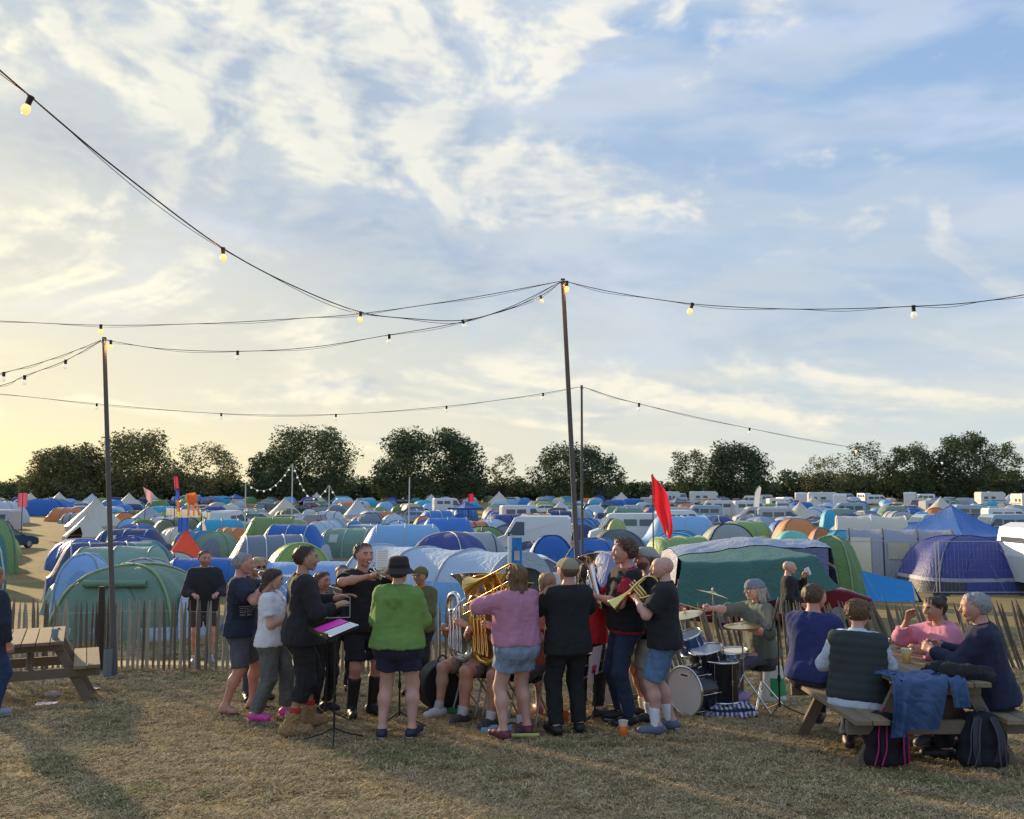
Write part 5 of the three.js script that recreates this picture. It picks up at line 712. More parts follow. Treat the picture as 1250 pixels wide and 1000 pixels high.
    if (t.print) { const pr = t.print, g = sheet(16, 10, (u, v) => { const yy = lerp(pr.y0, pr.y1, v), a = lerp(pr.a0, pr.a1, u); let r = 0.32; const c = T(0, yy, 0.0), dir = V(Math.sin(a), 0, Math.cos(a)).applyQuaternion(rot); const val = (q) => { const i = ['x', 'y', 'z'].map((k, n) => clamp(Math.round((q[k] - F.lo[n]) / F.c), 0, F.n[n] - 1)); return F.d[(i[2] * F.n[1] + i[1]) * F.n[0] + i[0]]; }; while (r > 0.06 && val(c.clone().addScaledVector(dir, r)) > 0.002) r -= 0.004; const q = c.addScaledVector(dir, r + 0.006); return { x: q.x, y: q.y, z: q.z, u, v }; }); part(m, 'print', g, pr.m); }
  }
  if (o.vest) { const F = new Field(lo, hi, ccell); torsoInto(F, 0.034); for (const s of ['L', 'R']) F.cone(sh[s], sh[s].clone().lerp(J[s].E, 0.14), 0.088 * arm, 0.082 * arm, { k: 0.03, capB: 1 }); const p0 = T(0, 0.88, 0), nn = V(0, -1, 0).applyQuaternion(rot), pn = T(0, 1.47, 0); F.warp((x, y, z, v) => { const hgt = -((x - p0.x) * nn.x + (y - p0.y) * nn.y + (z - p0.z) * nn.z); return Math.max(v - 0.006 * Math.abs(Math.sin(hgt * Math.PI / 0.075)), -hgt, -((x - pn.x) * nn.x + (y - pn.y) * nn.y + (z - pn.z) * nn.z)); }); garment('vest', F, o.vest, 0.004); }
  // ---- shoes and socks
  for (const s of ['L', 'R']) {
    const j = J[s], h = o.shoes; if (!h) continue; const heel = j.A.clone().addScaledVector(j.fd, -0.045).setY(j.sole + 0.035), toe = j.A.clone().addScaledVector(j.fd, 0.165).setY(j.sole + 0.03), [a, b] = bounds([heel, toe, j.A, j.K], 0.12);
    if (h.sock) { const F = new Field(a, b, 0.012 * q), e = j.A.clone().lerp(j.K, h.sock); F.cone(j.A.clone().addScaledVector(j.fd, 0.02), e, 0.045, lerp(0.044, 0.062, h.sock) * leg, { k: 0.02, capB: 1 }); F.cone(heel, toe.clone().addScaledVector(j.fd, -0.02), 0.038, 0.034, { k: 0.03 }); F.warp(fold(0.003, 12, 30, sd)); part(root, 'sock', uvFrom(F.mesh()), fabric(h.sockColor)); }
    if (h.flip) { const g = merge([new THREE.CylinderGeometry(1, 1, 0.016, 20).scale(0.048, 1, 0.135).rotateY(Math.atan2(j.fd.x, j.fd.z)).translate(j.A.x + j.fd.x * 0.055, j.sole + 0.004, j.A.z + j.fd.z * 0.055), pipe([V(-0.042, 0.012, 0.02), V(-0.02, 0.052, 0.06), V(0, 0.03, 0.11), V(0.02, 0.052, 0.06), V(0.042, 0.012, 0.02)].map((v) => v.applyAxisAngle(V(0, 1, 0), Math.atan2(j.fd.x, j.fd.z)).add(V(j.A.x + j.fd.x * 0.02, j.sole + 0.02, j.A.z + j.fd.z * 0.02))), 0.006, 16, 5)]); part(root, 'flip_flop', g, leather(h.color)); continue; }
    const F = new Field(a, b, 0.0105 * q), up = h.boot ? j.A.clone().lerp(j.K, h.boot) : j.A.clone().add(V(0, 0.0, 0)); F.cone(heel, toe, 0.046, 0.042, { k: 0.03 }); F.cone(j.A.clone().setY(j.sole + 0.05), j.A.clone().addScaledVector(j.fd, 0.09).setY(j.sole + 0.045), 0.048, 0.04, { k: 0.03 }); F.cone(j.A.clone().setY(j.sole + 0.03), up, 0.05, h.boot ? (h.wide || 0.062) * lerp(1, leg, 0.6) : 0.045, { k: 0.025, capB: 1 });
    F.warp((x, y, z, v) => Math.max(v + (h.fuzzy ? -0.012 - 0.014 * noise3(x * 45, y * 45, z * 45) : 0), j.sole - 0.008 - y)); const shoe = part(root, h.boot ? 'boot' : 'shoe', uvFrom(F.mesh()), h.fuzzy ? fabric(h.color) : leather(h.color));
    if (h.rim) part(shoe, 'sole', (() => { const F2 = new Field(a, b, 0.0105 * q); F2.cone(heel, toe, 0.051, 0.046, { k: 0.03 }); F2.warp((x, y, z, v) => Math.max(v, y - j.sole - 0.014, j.sole - 0.01 - y)); return F2.mesh(); })(), leather(h.rim));
  }
  // ---- hair and hats, in the head's own axes
  const onHead = (g) => g.scale(hs, hs, hs).applyQuaternion(hq).translate(hc.x, hc.y, hc.z), hairM = new THREE.MeshStandardMaterial({ roughness: 0.62, vertexColors: true, side: THREE.DoubleSide });
  if (o.hair && !o.hair.none) {
    const h = o.hair, F = new Field([-0.2, -0.42, -0.22], [0.2, 0.24, 0.2], 0.009 * q), th = h.thick ?? 0.012; F.cone(P(0, 0.022, -0.038), P(0, 0.026, 0.02), 0.089 + th, 0.079 + th, { k: 0.02 });
    if (h.style !== 'crop') F.cone(P(-0.05, 0.06, 0.02), P(0.05, 0.06, 0.02), 0.04 + th, 0.04 + th, { k: 0.03 });
    const line = h.line ?? 0.036, cutAt = (x, y, z) => { const n = 0.008 * noise3(x * 55, y * 55, z * 55), ax = Math.abs(x); return Math.max(z * 0.86 - y * 0.55 - line + 0.25 * Math.max(0, 0.05 - ax) * (y > 0.06 ? 0.4 : 0) + 0.02 * ax / 0.08, h.style === 'long' || h.style === 'bob' ? -1 : lerp(-0.085, -0.045, sstep(-0.06, 0.0, z)) - y + Math.max(0, z - 0.03) * 1.8) + n; }; F.warp((x, y, z, v) => { const cut = cutAt(x, y, z); return Math.max(v + (th + 0.001) * (1 - sstep(0, 0.04, -cut)), cut); });
    if (h.style === 'long' || h.style === 'bob') { const dn = h.style === 'long' ? -0.3 : -0.15; for (const [x, z, r] of [[-0.06, -0.05, 0.05], [0.06, -0.05, 0.05], [0, -0.085, 0.055], [-0.075, -0.01, 0.03], [0.075, -0.01, 0.03]]) F.cone(P(x, 0.02, z), P(x * 1.12, dn + (z > -0.03 ? 0.04 : 0), z - 0.02), r, r * 0.72, { k: 0.03 }); }
    if (h.style === 'bun') F.ball(P(0, 0.085, -0.115), 0.042, { k: 0.015 }); if (h.style === 'pony') F.cone(P(0, 0.05, -0.12), P(0, -0.16, -0.16), 0.035, 0.02, { k: 0.02 });
    if (o.hat) F.warp((x, y, z, v) => Math.max(v, y - 0.02)); const fz = h.curly ? 0.014 : 0.008; F.warp((x, y, z, v) => v + fz * noise3(x * (h.curly ? 42 : 60), y * (h.curly ? 42 : 14), z * (h.curly ? 42 : 60)) + 0.005 * noise3(x * 26, y * 7, z * 26)); part(root, 'hair', onHead(paintG(F.mesh(), (x, y, z) => { const a = Math.atan2(x, z), k = 0.9 + 0.28 * noise3(a * 16, y * 9, 3) + 0.2 * noise3(a * 40, y * 14, 9), e = o.hat ? 1 : sstep(-0.004, h.style === 'crop' ? 0.045 : 0.014, -cutAt(x, y, z)); return [0, 1, 2].map((i) => lerp(skin[i] * 0.8, hairC[i] * k, e)); })), hairM);
  }
  if (o.hat) {
    const h = o.hat, m = plain(h.color);
    if (h.type === 'cap') { const F = new Field([-0.2, -0.1, -0.2], [0.2, 0.2, 0.26], 0.0075); F.cone(P(0, 0.024, -0.036), P(0, 0.03, 0.02), 0.105, 0.096, { k: 0.02 }); F.warp((x, y, z, v) => Math.max(v, 0.028 + z * 0.12 - y)); F.cone(P(0, 0.036, 0.085), P(0, 0.026, 0.13), 0.07, 0.062, { k: 0.008, flat: { x: 0, y: 0.97, z: 0.22, s: 9 } }); const c = part(root, 'cap', onHead(uvFrom(F.mesh())), m); part(c, 'button', onHead(new THREE.SphereGeometry(0.01, 8, 6).translate(0, 0.132, -0.01)), m); }
    else if (h.type === 'bucket') { const c = part(root, 'hat', onHead(lathe([[0, 0.15], [0.05, 0.148], [0.088, 0.138], [0.1, 0.115], [0.108, 0.06], [0.112, 0.035], [0.135, 0.012], [0.172, -0.018], [0.174, -0.022], [0.135, 0.006], [0.108, 0.03]], 32).scale(1, 1, 1.08).translate(0, 0.004, -0.01)), m); part(c, 'hat_band', onHead(lathe([[0.1105, 0.062], [0.115, 0.034]], 32).scale(1, 1, 1.08).translate(0, 0.005, -0.01)), plain([0.012, 0.012, 0.012])); }
    else { const F = new Field([-0.2, -0.15, -0.25], [0.2, 0.2, 0.2], 0.0075); F.cone(P(0, 0.022, -0.036), P(0, 0.03, 0.02), 0.1, 0.092, { k: 0.02 }); F.warp((x, y, z, v) => Math.max(v + 0.004 * noise3(x * 30, y * 50, z * 30), 0.02 - z * 0.1 - y)); F.cone(P(0.01, 0.0, -0.13), P(0.02, -0.1, -0.16), 0.02, 0.028, { k: 0.02 }); part(root, 'bandana', onHead(F.mesh()), m); }
  }
  if (o.glasses) { const gm = mat(0.01, 0.01, 0.012, 0.1), t = new THREE.Group(); t.name = 'glasses'; root.add(t); for (const s of [-1, 1]) { part(t, 'lens', onHead(new THREE.SphereGeometry(0.02, 12, 8).scale(1, 0.8, 0.25).translate(s * 0.034, 0.006, 0.104)), o.glasses === 'dark' ? gm : mat(0.15, 0.15, 0.16, 0.05)); part(t, 'temple', onHead(rod(P(s * 0.05, 0.01, 0.1), P(s * 0.09, 0.014, 0.0), 0.0025, 0.0025, 5)), gm); } part(t, 'bridge', onHead(rod(P(-0.016, 0.01, 0.11), P(0.016, 0.01, 0.11), 0.0025, 0.0025, 5)), gm); }
  root.userData.local = { HP, J, T, sh };
  return root;
}
const mouthOf = (p) => p.userData.local.HP(0, -0.056, 0.105);
// where and how tall: from the ground under the feet and the crown of the head
function whereTall(px, pyFeet, pyHead) { const p = hit(px, pyFeet), d = -p.z, H = at(px, pyHead, d).y - p.y; return { pos: p.setY(groundY(p.x, p.z)), H: clamp(H, 1.45, 1.9) }; }

// ---------------------------------------------------------------- instruments
const brassM = mat(0.78, 0.5, 0.16, 0.24, 1), silverM = mat(0.78, 0.79, 0.8, 0.16, 1), goldM = mat(0.85, 0.66, 0.25, 0.26, 1), chromeM = mat(0.75, 0.76, 0.78, 0.15, 1), padM = mat(0.02, 0.02, 0.02, 0.8);
function held(p, name, label) { const t = thing(name, label, 'instrument'); t.position.copy(p.position); t.quaternion.copy(p.quaternion); t.scale.copy(p.scale); const inner = (pos, dir, roll = 0) => { const q = new THREE.Quaternion().setFromUnitVectors(V(0, 0, 1), dir.clone().normalize()); if (roll) q.multiply(new THREE.Quaternion().setFromAxisAngle(V(0, 0, 1), roll)); return (g) => g.applyQuaternion(q).translate(pos.x, pos.y, pos.z); }; return { t, inner }; }
const loop = (w, h, x, z0, z1, y) => [V(x, y, z0), V(x, y, z1 - h / 2), V(x, y - h * 0.15, z1 - h * 0.12), V(x, y - h / 2, z1), V(x, y - h * 0.85, z1 - h * 0.12), V(x, y - h, z1 - h / 2), V(x, y - h, z0)];
function cornet(p, label, m, dir, { name = 'cornet', bell = 0.06, len = 0.46 } = {}) {
  const { t, inner } = held(p, name, label), M = mouthOf(p).addScaledVector(dir, 0.012), X = inner(M, dir);
  part(t, 'mouthpiece', X(lathe([[0.013, 0], [0.014, 0.004], [0.009, 0.02], [0.005, 0.03], [0.006, 0.075]], 12).rotateX(Math.PI / 2)), chromeM);
  part(t, 'leadpipe', X(pipe(loop(0, 0.085, -0.018, 0.06, 0.4, 0), 0.0062, 50, 7)), m); part(t, 'main_bow', X(pipe([V(-0.018, -0.085, 0.12), V(-0.012, -0.085, 0.2), V(0, -0.08, 0.24)], 0.0062, 16, 7)), m);
  for (let i = 0; i < 3; i++) { const v = part(t, 'valve', X(new THREE.CylinderGeometry(0.0115, 0.0115, 0.17, 12).translate(0, -0.045, 0.2 + i * 0.028)), m); part(v, 'valve_cap', X(new THREE.CylinderGeometry(0.009, 0.009, 0.02, 10).translate(0, 0.058, 0.2 + i * 0.028)), chromeM); }
  part(t, 'bell_tube', X(pipe([V(0, -0.08, 0.19), V(0.018, -0.08, 0.1), V(0.02, -0.05, 0.055), V(0.02, -0.005, 0.075), V(0.02, 0.0, 0.13), V(0.02, 0, 0.3)], 0.0075, 40, 8)), m);
  const fl = []; for (let i = 0; i <= 14; i++) { const u = i / 14; fl.push([0.008 + (bell - 0.008) * Math.pow(u, 3.2), 0.28 + u * (len - 0.28)]); } part(t, 'bell', X(lathe(fl, 28).rotateX(Math.PI / 2).translate(0.02, 0, 0)), m); part(t, 'bell_rim', X(new THREE.TorusGeometry(bell, 0.0025, 6, 28).translate(0.02, 0, len)), m);
  return t;
}
function flugelhorn(p, label, m, dir) {
  const { t, inner } = held(p, 'flugelhorn', label), X = inner(mouthOf(p).addScaledVector(dir, 0.012), dir);
  part(t, 'mouthpiece', X(lathe([[0.014, 0], [0.01, 0.02], [0.006, 0.08]], 12).rotateX(Math.PI / 2)), chromeM); part(t, 'leadpipe', X(pipe([V(0, 0, 0.07), V(0, 0, 0.25), V(0, -0.01, 0.3)], 0.007, 16, 7)), m);
  part(t, 'main_loop', X(pipe([V(0.01, -0.05, 0.28), V(0.01, -0.11, 0.24), V(0.012, -0.15, 0.16), V(0.015, -0.15, 0.06), V(0.02, -0.11, 0.0), V(0.025, -0.04, 0.0), V(0.03, 0.01, 0.05), V(0.03, 0.02, 0.14), V(0.03, 0.015, 0.26)], 0.011, 60, 9)), m);
  for (let i = 0; i < 3; i++) { const v = part(t, 'valve', X(new THREE.CylinderGeometry(0.0125, 0.0125, 0.2, 12).translate(0, -0.06, 0.17 + i * 0.03)), m); part(v, 'valve_cap', X(new THREE.CylinderGeometry(0.01, 0.01, 0.02, 10).translate(0, 0.055, 0.17 + i * 0.03)), chromeM); }
  const fl = []; for (let i = 0; i <= 14; i++) { const u = i / 14; fl.push([0.011 + 0.068 * Math.pow(u, 2), 0.24 + u * 0.26]); } part(t, 'bell', X(lathe(fl, 28).rotateX(Math.PI / 2).translate(0.03, 0.015, 0)), m); part(t, 'bell_rim', X(new THREE.TorusGeometry(0.079, 0.003, 6, 28).translate(0.03, 0.015, 0.5)), m);
  return t;
}
function trombone(p, label, m, dir) {
  const { t, inner } = held(p, 'trombone', label), X = inner(mouthOf(p).addScaledVector(dir, 0.012), dir, 0.35);
  part(t, 'mouthpiece', X(lathe([[0.015, 0], [0.01, 0.02], [0.006, 0.085]], 12).rotateX(Math.PI / 2)), chromeM);
  part(t, 'slide', X(pipe([V(0, 0, 0.07), V(0, 0, 0.82), V(0, -0.02, 0.87), V(0, -0.055, 0.885), V(0, -0.09, 0.87), V(0, -0.11, 0.82), V(0, -0.11, 0.12)], 0.0075, 70, 8)), m); for (const z of [0.16, 0.24]) part(t, 'brace', X(rod(V(0, 0, z), V(0, -0.11, z), 0.005)), m);
  part(t, 'tuning_slide', X(pipe([V(0, -0.11, 0.14), V(0.03, -0.1, 0.0), V(0.06, -0.06, -0.16), V(0.09, -0.02, -0.24), V(0.13, 0.03, -0.26), V(0.16, 0.06, -0.22), V(0.16, 0.065, -0.05), V(0.16, 0.065, 0.12)], 0.0095, 60, 8)), m);
  part(t, 'crossbar', X(rod(V(0, -0.1, 0.08), V(0.16, 0.06, 0.06), 0.006)), m);
  const fl = []; for (let i = 0; i <= 16; i++) { const u = i / 16; fl.push([0.011 + 0.094 * Math.pow(u, 3), 0.1 + u * 0.42]); } part(t, 'bell', X(lathe(fl, 32).rotateX(Math.PI / 2).translate(0.16, 0.065, 0)), m); part(t, 'bell_rim', X(new THREE.TorusGeometry(0.105, 0.003, 6, 32).translate(0.16, 0.065, 0.52)), m);
  return t;
}
// upright basses: size 1 is a tuba a metre tall standing on the lap
function tuba(p, label, m, { name = 'tuba', size = 1, pos = V(0, 0.58, 0.26), turn = 0, tilt = 0.12, roll = 0 } = {}) {
  const { t } = held(p, name, label), q = new THREE.Quaternion().setFromEuler(new THREE.Euler(tilt, turn, roll, 'YXZ')), X = (g) => g.scale(size, size, size).applyQuaternion(q).translate(pos.x, pos.y, pos.z);
  const fl = []; for (let i = 0; i <= 20; i++) { const u = i / 20; fl.push([0.046 + 0.03 * u + 0.13 * Math.pow(u, 6), 0.42 + u * 0.5]); } part(t, 'bell', X(lathe(fl, 40).translate(0.12, 0, 0)), m); part(t, 'bell_rim', X(new THREE.TorusGeometry(0.206, 0.005, 8, 40).rotateX(Math.PI / 2).translate(0.12, 0.92, 0)), m);
  part(t, 'bottom_bow', X(pipe([V(0.12, 0.45, 0), V(0.12, 0.2, 0), V(0.1, 0.07, 0), V(0.02, 0.03, 0), V(-0.07, 0.06, 0.01), V(-0.12, 0.16, 0.02)], 0.052, 40, 14)), m);
  part(t, 'outer_branch', X(pipe([V(-0.12, 0.14, 0.02), V(-0.14, 0.35, 0.02), V(-0.14, 0.58, 0.02), V(-0.12, 0.68, 0.03), V(-0.06, 0.72, 0.05), V(0.0, 0.68, 0.07), V(0.02, 0.58, 0.08), V(0.02, 0.4, 0.09)], 0.034, 60, 12)), m);
  part(t, 'inner_loop', X(pipe([V(0.02, 0.42, 0.09), V(0.02, 0.2, 0.1), V(-0.03, 0.12, 0.11), V(-0.08, 0.18, 0.11), V(-0.09, 0.4, 0.11), V(-0.07, 0.52, 0.12), V(-0.02, 0.54, 0.13), V(0.0, 0.46, 0.14)], 0.022, 60, 10)), m);
  for (let i = 0; i < 4; i++) { const v = part(t, 'valve', X(new THREE.CylinderGeometry(0.017, 0.017, 0.26, 12).translate(-0.06 + i * 0.042, 0.36, 0.15)), m); part(v, 'valve_cap', X(merge([new THREE.CylinderGeometry(0.013, 0.013, 0.035, 12).translate(-0.06 + i * 0.042, 0.515, 0.15), new THREE.CylinderGeometry(0.019, 0.019, 0.02, 12).translate(-0.06 + i * 0.042, 0.225, 0.15)])), chromeM); part(t, 'valve_slide', X(pipe([V(-0.06 + i * 0.042, 0.34, 0.165), V(-0.065 + i * 0.045, 0.22 - i * 0.02, 0.18), V(-0.055 + i * 0.045, 0.14 - i * 0.02, 0.185), V(-0.045 + i * 0.045, 0.22 - i * 0.02, 0.18), V(-0.045 + i * 0.042, 0.32, 0.165)], 0.0085, 30, 7)), m); }
  part(t, 'leadpipe', X(pipe([V(-0.02, 0.46, 0.16), V(0.02, 0.56, 0.15), V(0.06, 0.64, 0.06), V(0.05, 0.7, -0.06), V(0.02, 0.72, -0.16)], 0.009, 30, 8)), m); part(t, 'mouthpiece', X(lathe([[0.02, 0], [0.014, 0.03], [0.007, 0.08]], 14).rotateX(1.2).translate(0.02, 0.725, -0.19)), chromeM);
  return t;
}

// ---------------------------------------------------------------- the band and its listeners
const LBL = (s) => s, BLK = [0.018, 0.018, 0.02], NAV = [0.02, 0.026, 0.05];
const face = (look) => V(Math.sin(look), 0, Math.cos(look));
function person2(px, feet, headPy, o) { const w = whereTall(px, feet, headPy); return person({ ...o, pos: w.pos, H: o.H || w.H }); }
function personAt(px, d, headPy, o) { const p = stand(px, d); return person({ ...o, pos: p, H: o.H || clamp(at(px, headPy, d).y - p.y, 1.45, 1.92) }); }
const inkM = (() => { const c = document.createElement('canvas'); c.width = 256; c.height = 160; const k = c.getContext('2d'); k.fillStyle = '#181c2a'; k.fillRect(0, 0, 256, 160); k.fillStyle = '#8f8a86'; k.font = 'bold 34px sans-serif'; k.fillText('MC BA', 60, 128); k.font = 'bold 18px sans-serif'; for (let i = 0; i < 4; i++) for (let x = 0; x < 9 - i; x++) k.fillRect(60 + x * 20 + (i % 2) * 6, 22 + i * 20, 10 + ((x * 7 + i * 5) % 8), 9); const t = new THREE.CanvasTexture(c); t.colorSpace = THREE.SRGBColorSpace; return new THREE.MeshStandardMaterial({ map: t, roughness: 0.9, side: THREE.DoubleSide }); })();

personAt(252, 14.15, 672, { q: 1.3, label: 'person in a dark jacket and shorts leaning on the paling', yaw: 0.35, lean: 0.12, look: 0.25, hands: { L: [0.18, 1.1, 0.34], R: [-0.16, 1.1, 0.36] }, palm: { L: [0, -1, 0], R: [0, -1, 0] }, top: { name: 'jacket', color: [0.022, 0.024, 0.03], sleeve: 1.95, hem: 0.82, loose: 0.026, collar: [0.03, 0.03, 0.035] }, bottom: { name: 'shorts', color: [0.06, 0.055, 0.05], len: 0.8 }, shoes: { color: [0.25, 0.3, 0.35], rim: [0.5, 0.5, 0.5], sock: 0.15, sockColor: [0.5, 0.5, 0.5] }, hair: { color: [0.05, 0.035, 0.025], style: 'crop' }, skin: 'ruddy', seed: 1, beard: [0.2, 0.13, 0.1] });
const p2 = person2(291, 871, 676, { label: 'grey haired person in navy T-shirt and flip-flops playing a cornet', yaw: 1.62, fat: 1.16, look: 0.05, nod: 0.06, hands: { L: [0.07, 1.4, 0.3], R: [-0.09, 1.39, 0.26] }, elbow: { L: [0.8, -0.5, 0], R: [-0.8, -0.6, 0] }, feet: { L: [0.13, 0.12], R: [-0.12, -0.12] }, top: { name: 't_shirt', color: NAV, sleeve: 0.75, hem: 0.84, loose: 0.022, print: { y0: 1.04, y1: 1.2, a0: -1.75, a1: -0.3, m: inkM } }, bottom: { name: 'shorts', color: [0.09, 0.1, 0.125], len: 0.95, flare: 0.016 }, shoes: { flip: 1, color: [0.05, 0.035, 0.025] }, hair: { color: [0.27, 0.27, 0.28], style: 'crop', thick: 0.012 }, skin: 'ruddy', seed: 2 });
cornet(p2, 'silver cornet played by the grey haired person', silverM, V(0.0, -0.22, 1).normalize());
personAt(317, 10.9, 681, { q: 1.3, label: 'person with long blond hair and sunglasses behind the cornet player', yaw: 0.6, fem: 1, hands: { L: [0.08, 1.26, 0.22], R: [-0.05, 1.24, 0.24] }, top: { name: 'top', color: [0.5, 0.24, 0.2], sleeve: 0.7, hem: 0.86 }, bottom: { color: [0.06, 0.07, 0.1], len: 1.9 }, shoes: { color: BLK }, hair: { color: [0.5, 0.36, 0.2], style: 'long' }, glasses: 'dark', skin: 'tan', seed: 3 });
const p4 = person2(329, 879, 696, { label: 'person in white T-shirt, grey trousers and pink clogs playing a cornet', yaw: 1.55, fem: 1, fat: 1.22, nod: 0.22, look: 0.1, hands: { L: [0.06, 1.24, 0.28], R: [-0.08, 1.22, 0.24] }, feet: { L: [0.13, 0.16], R: [-0.12, -0.14] }, top: { name: 't_shirt', color: [0.72, 0.73, 0.76], sleeve: 0.65, hem: 0.86, loose: 0.02 }, bottom: { color: [0.13, 0.14, 0.13], len: 1.92, loose: 0.022, fold: 0.013 }, shoes: { color: [0.75, 0.08, 0.38], rim: [0.75, 0.1, 0.4] }, hair: { color: [0.05, 0.025, 0.018], style: 'bob' }, seed: 4 });
cornet(p4, 'small silver cornet held by the person in white', silverM, V(0.05, -0.75, 0.75).normalize());
person2(364, 895, 668, { label: 'conductor in black with cropped trousers and furry tan boots', yaw: 1.95, fat: 1.12, look: -0.25, lean: 0.05, hands: { L: [0.14, 1.22, 0.42], R: [-0.14, 1.18, 0.34] }, feet: { L: [0.12, 0.1], R: [-0.12, -0.1] }, palm: { L: [-0.3, -1, 0], R: [0.3, -1, 0] }, grip: { L: 0.3, R: 0.4 }, top: { name: 'sweatshirt', color: BLK, sleeve: 1.7, hem: 0.82, loose: 0.024 }, bottom: { color: [0.016, 0.016, 0.018], len: 1.45, loose: 0.022, fold: 0.014 }, shoes: { color: [0.36, 0.22, 0.1], boot: 0.26, fuzzy: 1, sock: 0.4, sockColor: [0.45, 0.04, 0.03] }, hair: { color: [0.03, 0.02, 0.015], style: 'crop' }, skin: 'tan', seed: 5 });
const p6 = personAt(394, 10.1, 699, { q: 1.3, label: 'person in dark green with brown hair playing behind the empty music stand', yaw: 0.95, fem: 1, look: 0.1, hands: { L: [0.09, 1.4, 0.28], R: [-0.07, 1.38, 0.25] }, top: { name: 'top', color: [0.06, 0.07, 0.06], sleeve: 1.6, hem: 0.85 }, bottom: { color: BLK, len: 1.92 }, shoes: { color: BLK }, hair: { color: [0.1, 0.055, 0.03], style: 'bob' }, skin: 'ruddy', seed: 6 });
cornet(p6, 'brass cornet played behind the empty music stand', brassM, V(0.1, -0.15, 1).normalize());
personAt(419, 11.4, 691, { q: 1.3, label: 'person in a grey top mostly hidden behind the tall cornet player', yaw: 0.3, hands: { L: [0.1, 1.2, 0.3], R: [-0.1, 1.2, 0.3] }, top: { name: 'top', color: [0.1, 0.1, 0.11], sleeve: 1.6, hem: 0.85 }, bottom: { color: BLK, len: 1.92 }, shoes: { color: BLK }, hair: { color: [0.05, 0.03, 0.02], style: 'crop' }, seed: 7 });
const p7 = person2(441, 875, 664, { label: 'tall person in black T-shirt, shorts and wellingtons playing a cornet', yaw: 0.55, look: 0.1, nod: 0.05, hands: { L: [0.08, 1.44, 0.3], R: [-0.07, 1.42, 0.27] }, elbow: { L: [0.9, -0.2, -0.1], R: [-1, -0.15, 0.1] }, top: { name: 't_shirt', color: BLK, sleeve: 0.7, hem: 0.84, loose: 0.022 }, bottom: { name: 'shorts', color: [0.02, 0.02, 0.024], len: 0.85, flare: 0.016 }, shoes: { color: [0.018, 0.018, 0.02], boot: 0.78, wide: 0.07 }, hair: { color: [0.025, 0.02, 0.016], style: 'crop' }, skin: 'ruddy', seed: 8 });
cornet(p7, 'cornet with a music card clipped on it', silverM, V(0.1, -0.12, 1).normalize());
const paperM = (() => { const c = document.createElement('canvas'); c.width = 128; c.height = 180; const k = c.getContext('2d'); k.fillStyle = '#f2efe8'; k.fillRect(0, 0, 128, 180); k.strokeStyle = '#aaa'; k.lineWidth = 1; for (let s = 0; s < 8; s++) { for (let l = 0; l < 4; l++) { k.beginPath(); k.moveTo(10, 14 + s * 20 + l * 3); k.lineTo(118, 14 + s * 20 + l * 3); k.stroke(); } k.fillStyle = '#777'; for (let n = 0; n < 11; n++) k.fillRect(16 + n * 9, 12 + s * 20 + (n * 7 + s * 3) % 10, 3, 3); } const t = new THREE.CanvasTexture(c); t.colorSpace = THREE.SRGBColorSpace; return new THREE.MeshStandardMaterial({ map: t, roughness: 0.85, side: THREE.DoubleSide }); })();
{ const { t } = held(p7, 'music_card', 'white music card clipped above the tall player’s cornet'); t.userData.category = 'sheet music'; part(t, 'card', box(0.13, 0.2, 0.002, 0.02, 1.6, 0.44), paperM); part(t, 'clip', rod(V(0.02, 1.5, 0.42), V(0.0, 1.42, 0.36), 0.004), chromeM); }
personAt(514, 11.2, 693, { q: 1.3, label: 'person in an olive hoodie with orange neck beside the tuba players', yaw: -0.4, hands: { L: [0.1, 1.25, 0.3], R: [-0.1, 1.25, 0.3] }, top: { name: 'hoodie', color: [0.12, 0.12, 0.045], sleeve: 1.9, hem: 0.86, collar: [0.6, 0.14, 0.04] }, bottom: { color: BLK, len: 1.92 }, shoes: { color: BLK }, hair: { color: [0.06, 0.04, 0.025] }, hat: { type: 'cap', color: [0.13, 0.12, 0.05] }, skin: 'tan', seed: 9 });
person2(484, 904, 684, { label: 'person in a green hoodie, navy shorts and dark bucket hat, back turned', yaw: Math.PI - 0.12, fem: 1, fat: 1.3, hands: { L: [0.1, 1.16, 0.32], R: [-0.1, 1.18, 0.32] }, elbow: { L: [0.55, -1, -0.1], R: [-0.55, -1, -0.1] }, feet: { L: [0.15, 0.0], R: [-0.14, 0.05] }, top: { name: 'hoodie', color: [0.16, 0.3, 0.075], sleeve: 1.95, hem: 0.88, hood: 1, loose: 0.03, fold: 0.009 }, bottom: { name: 'shorts', color: [0.02, 0.025, 0.055], len: 0.6, flare: 0.022 }, shoes: { color: [0.02, 0.024, 0.05], rim: [0.6, 0.58, 0.5] }, hair: { color: [0.05, 0.03, 0.02], style: 'crop' }, hat: { type: 'bucket', color: [0.03, 0.028, 0.028] }, skin: 'pink', seed: 10 });
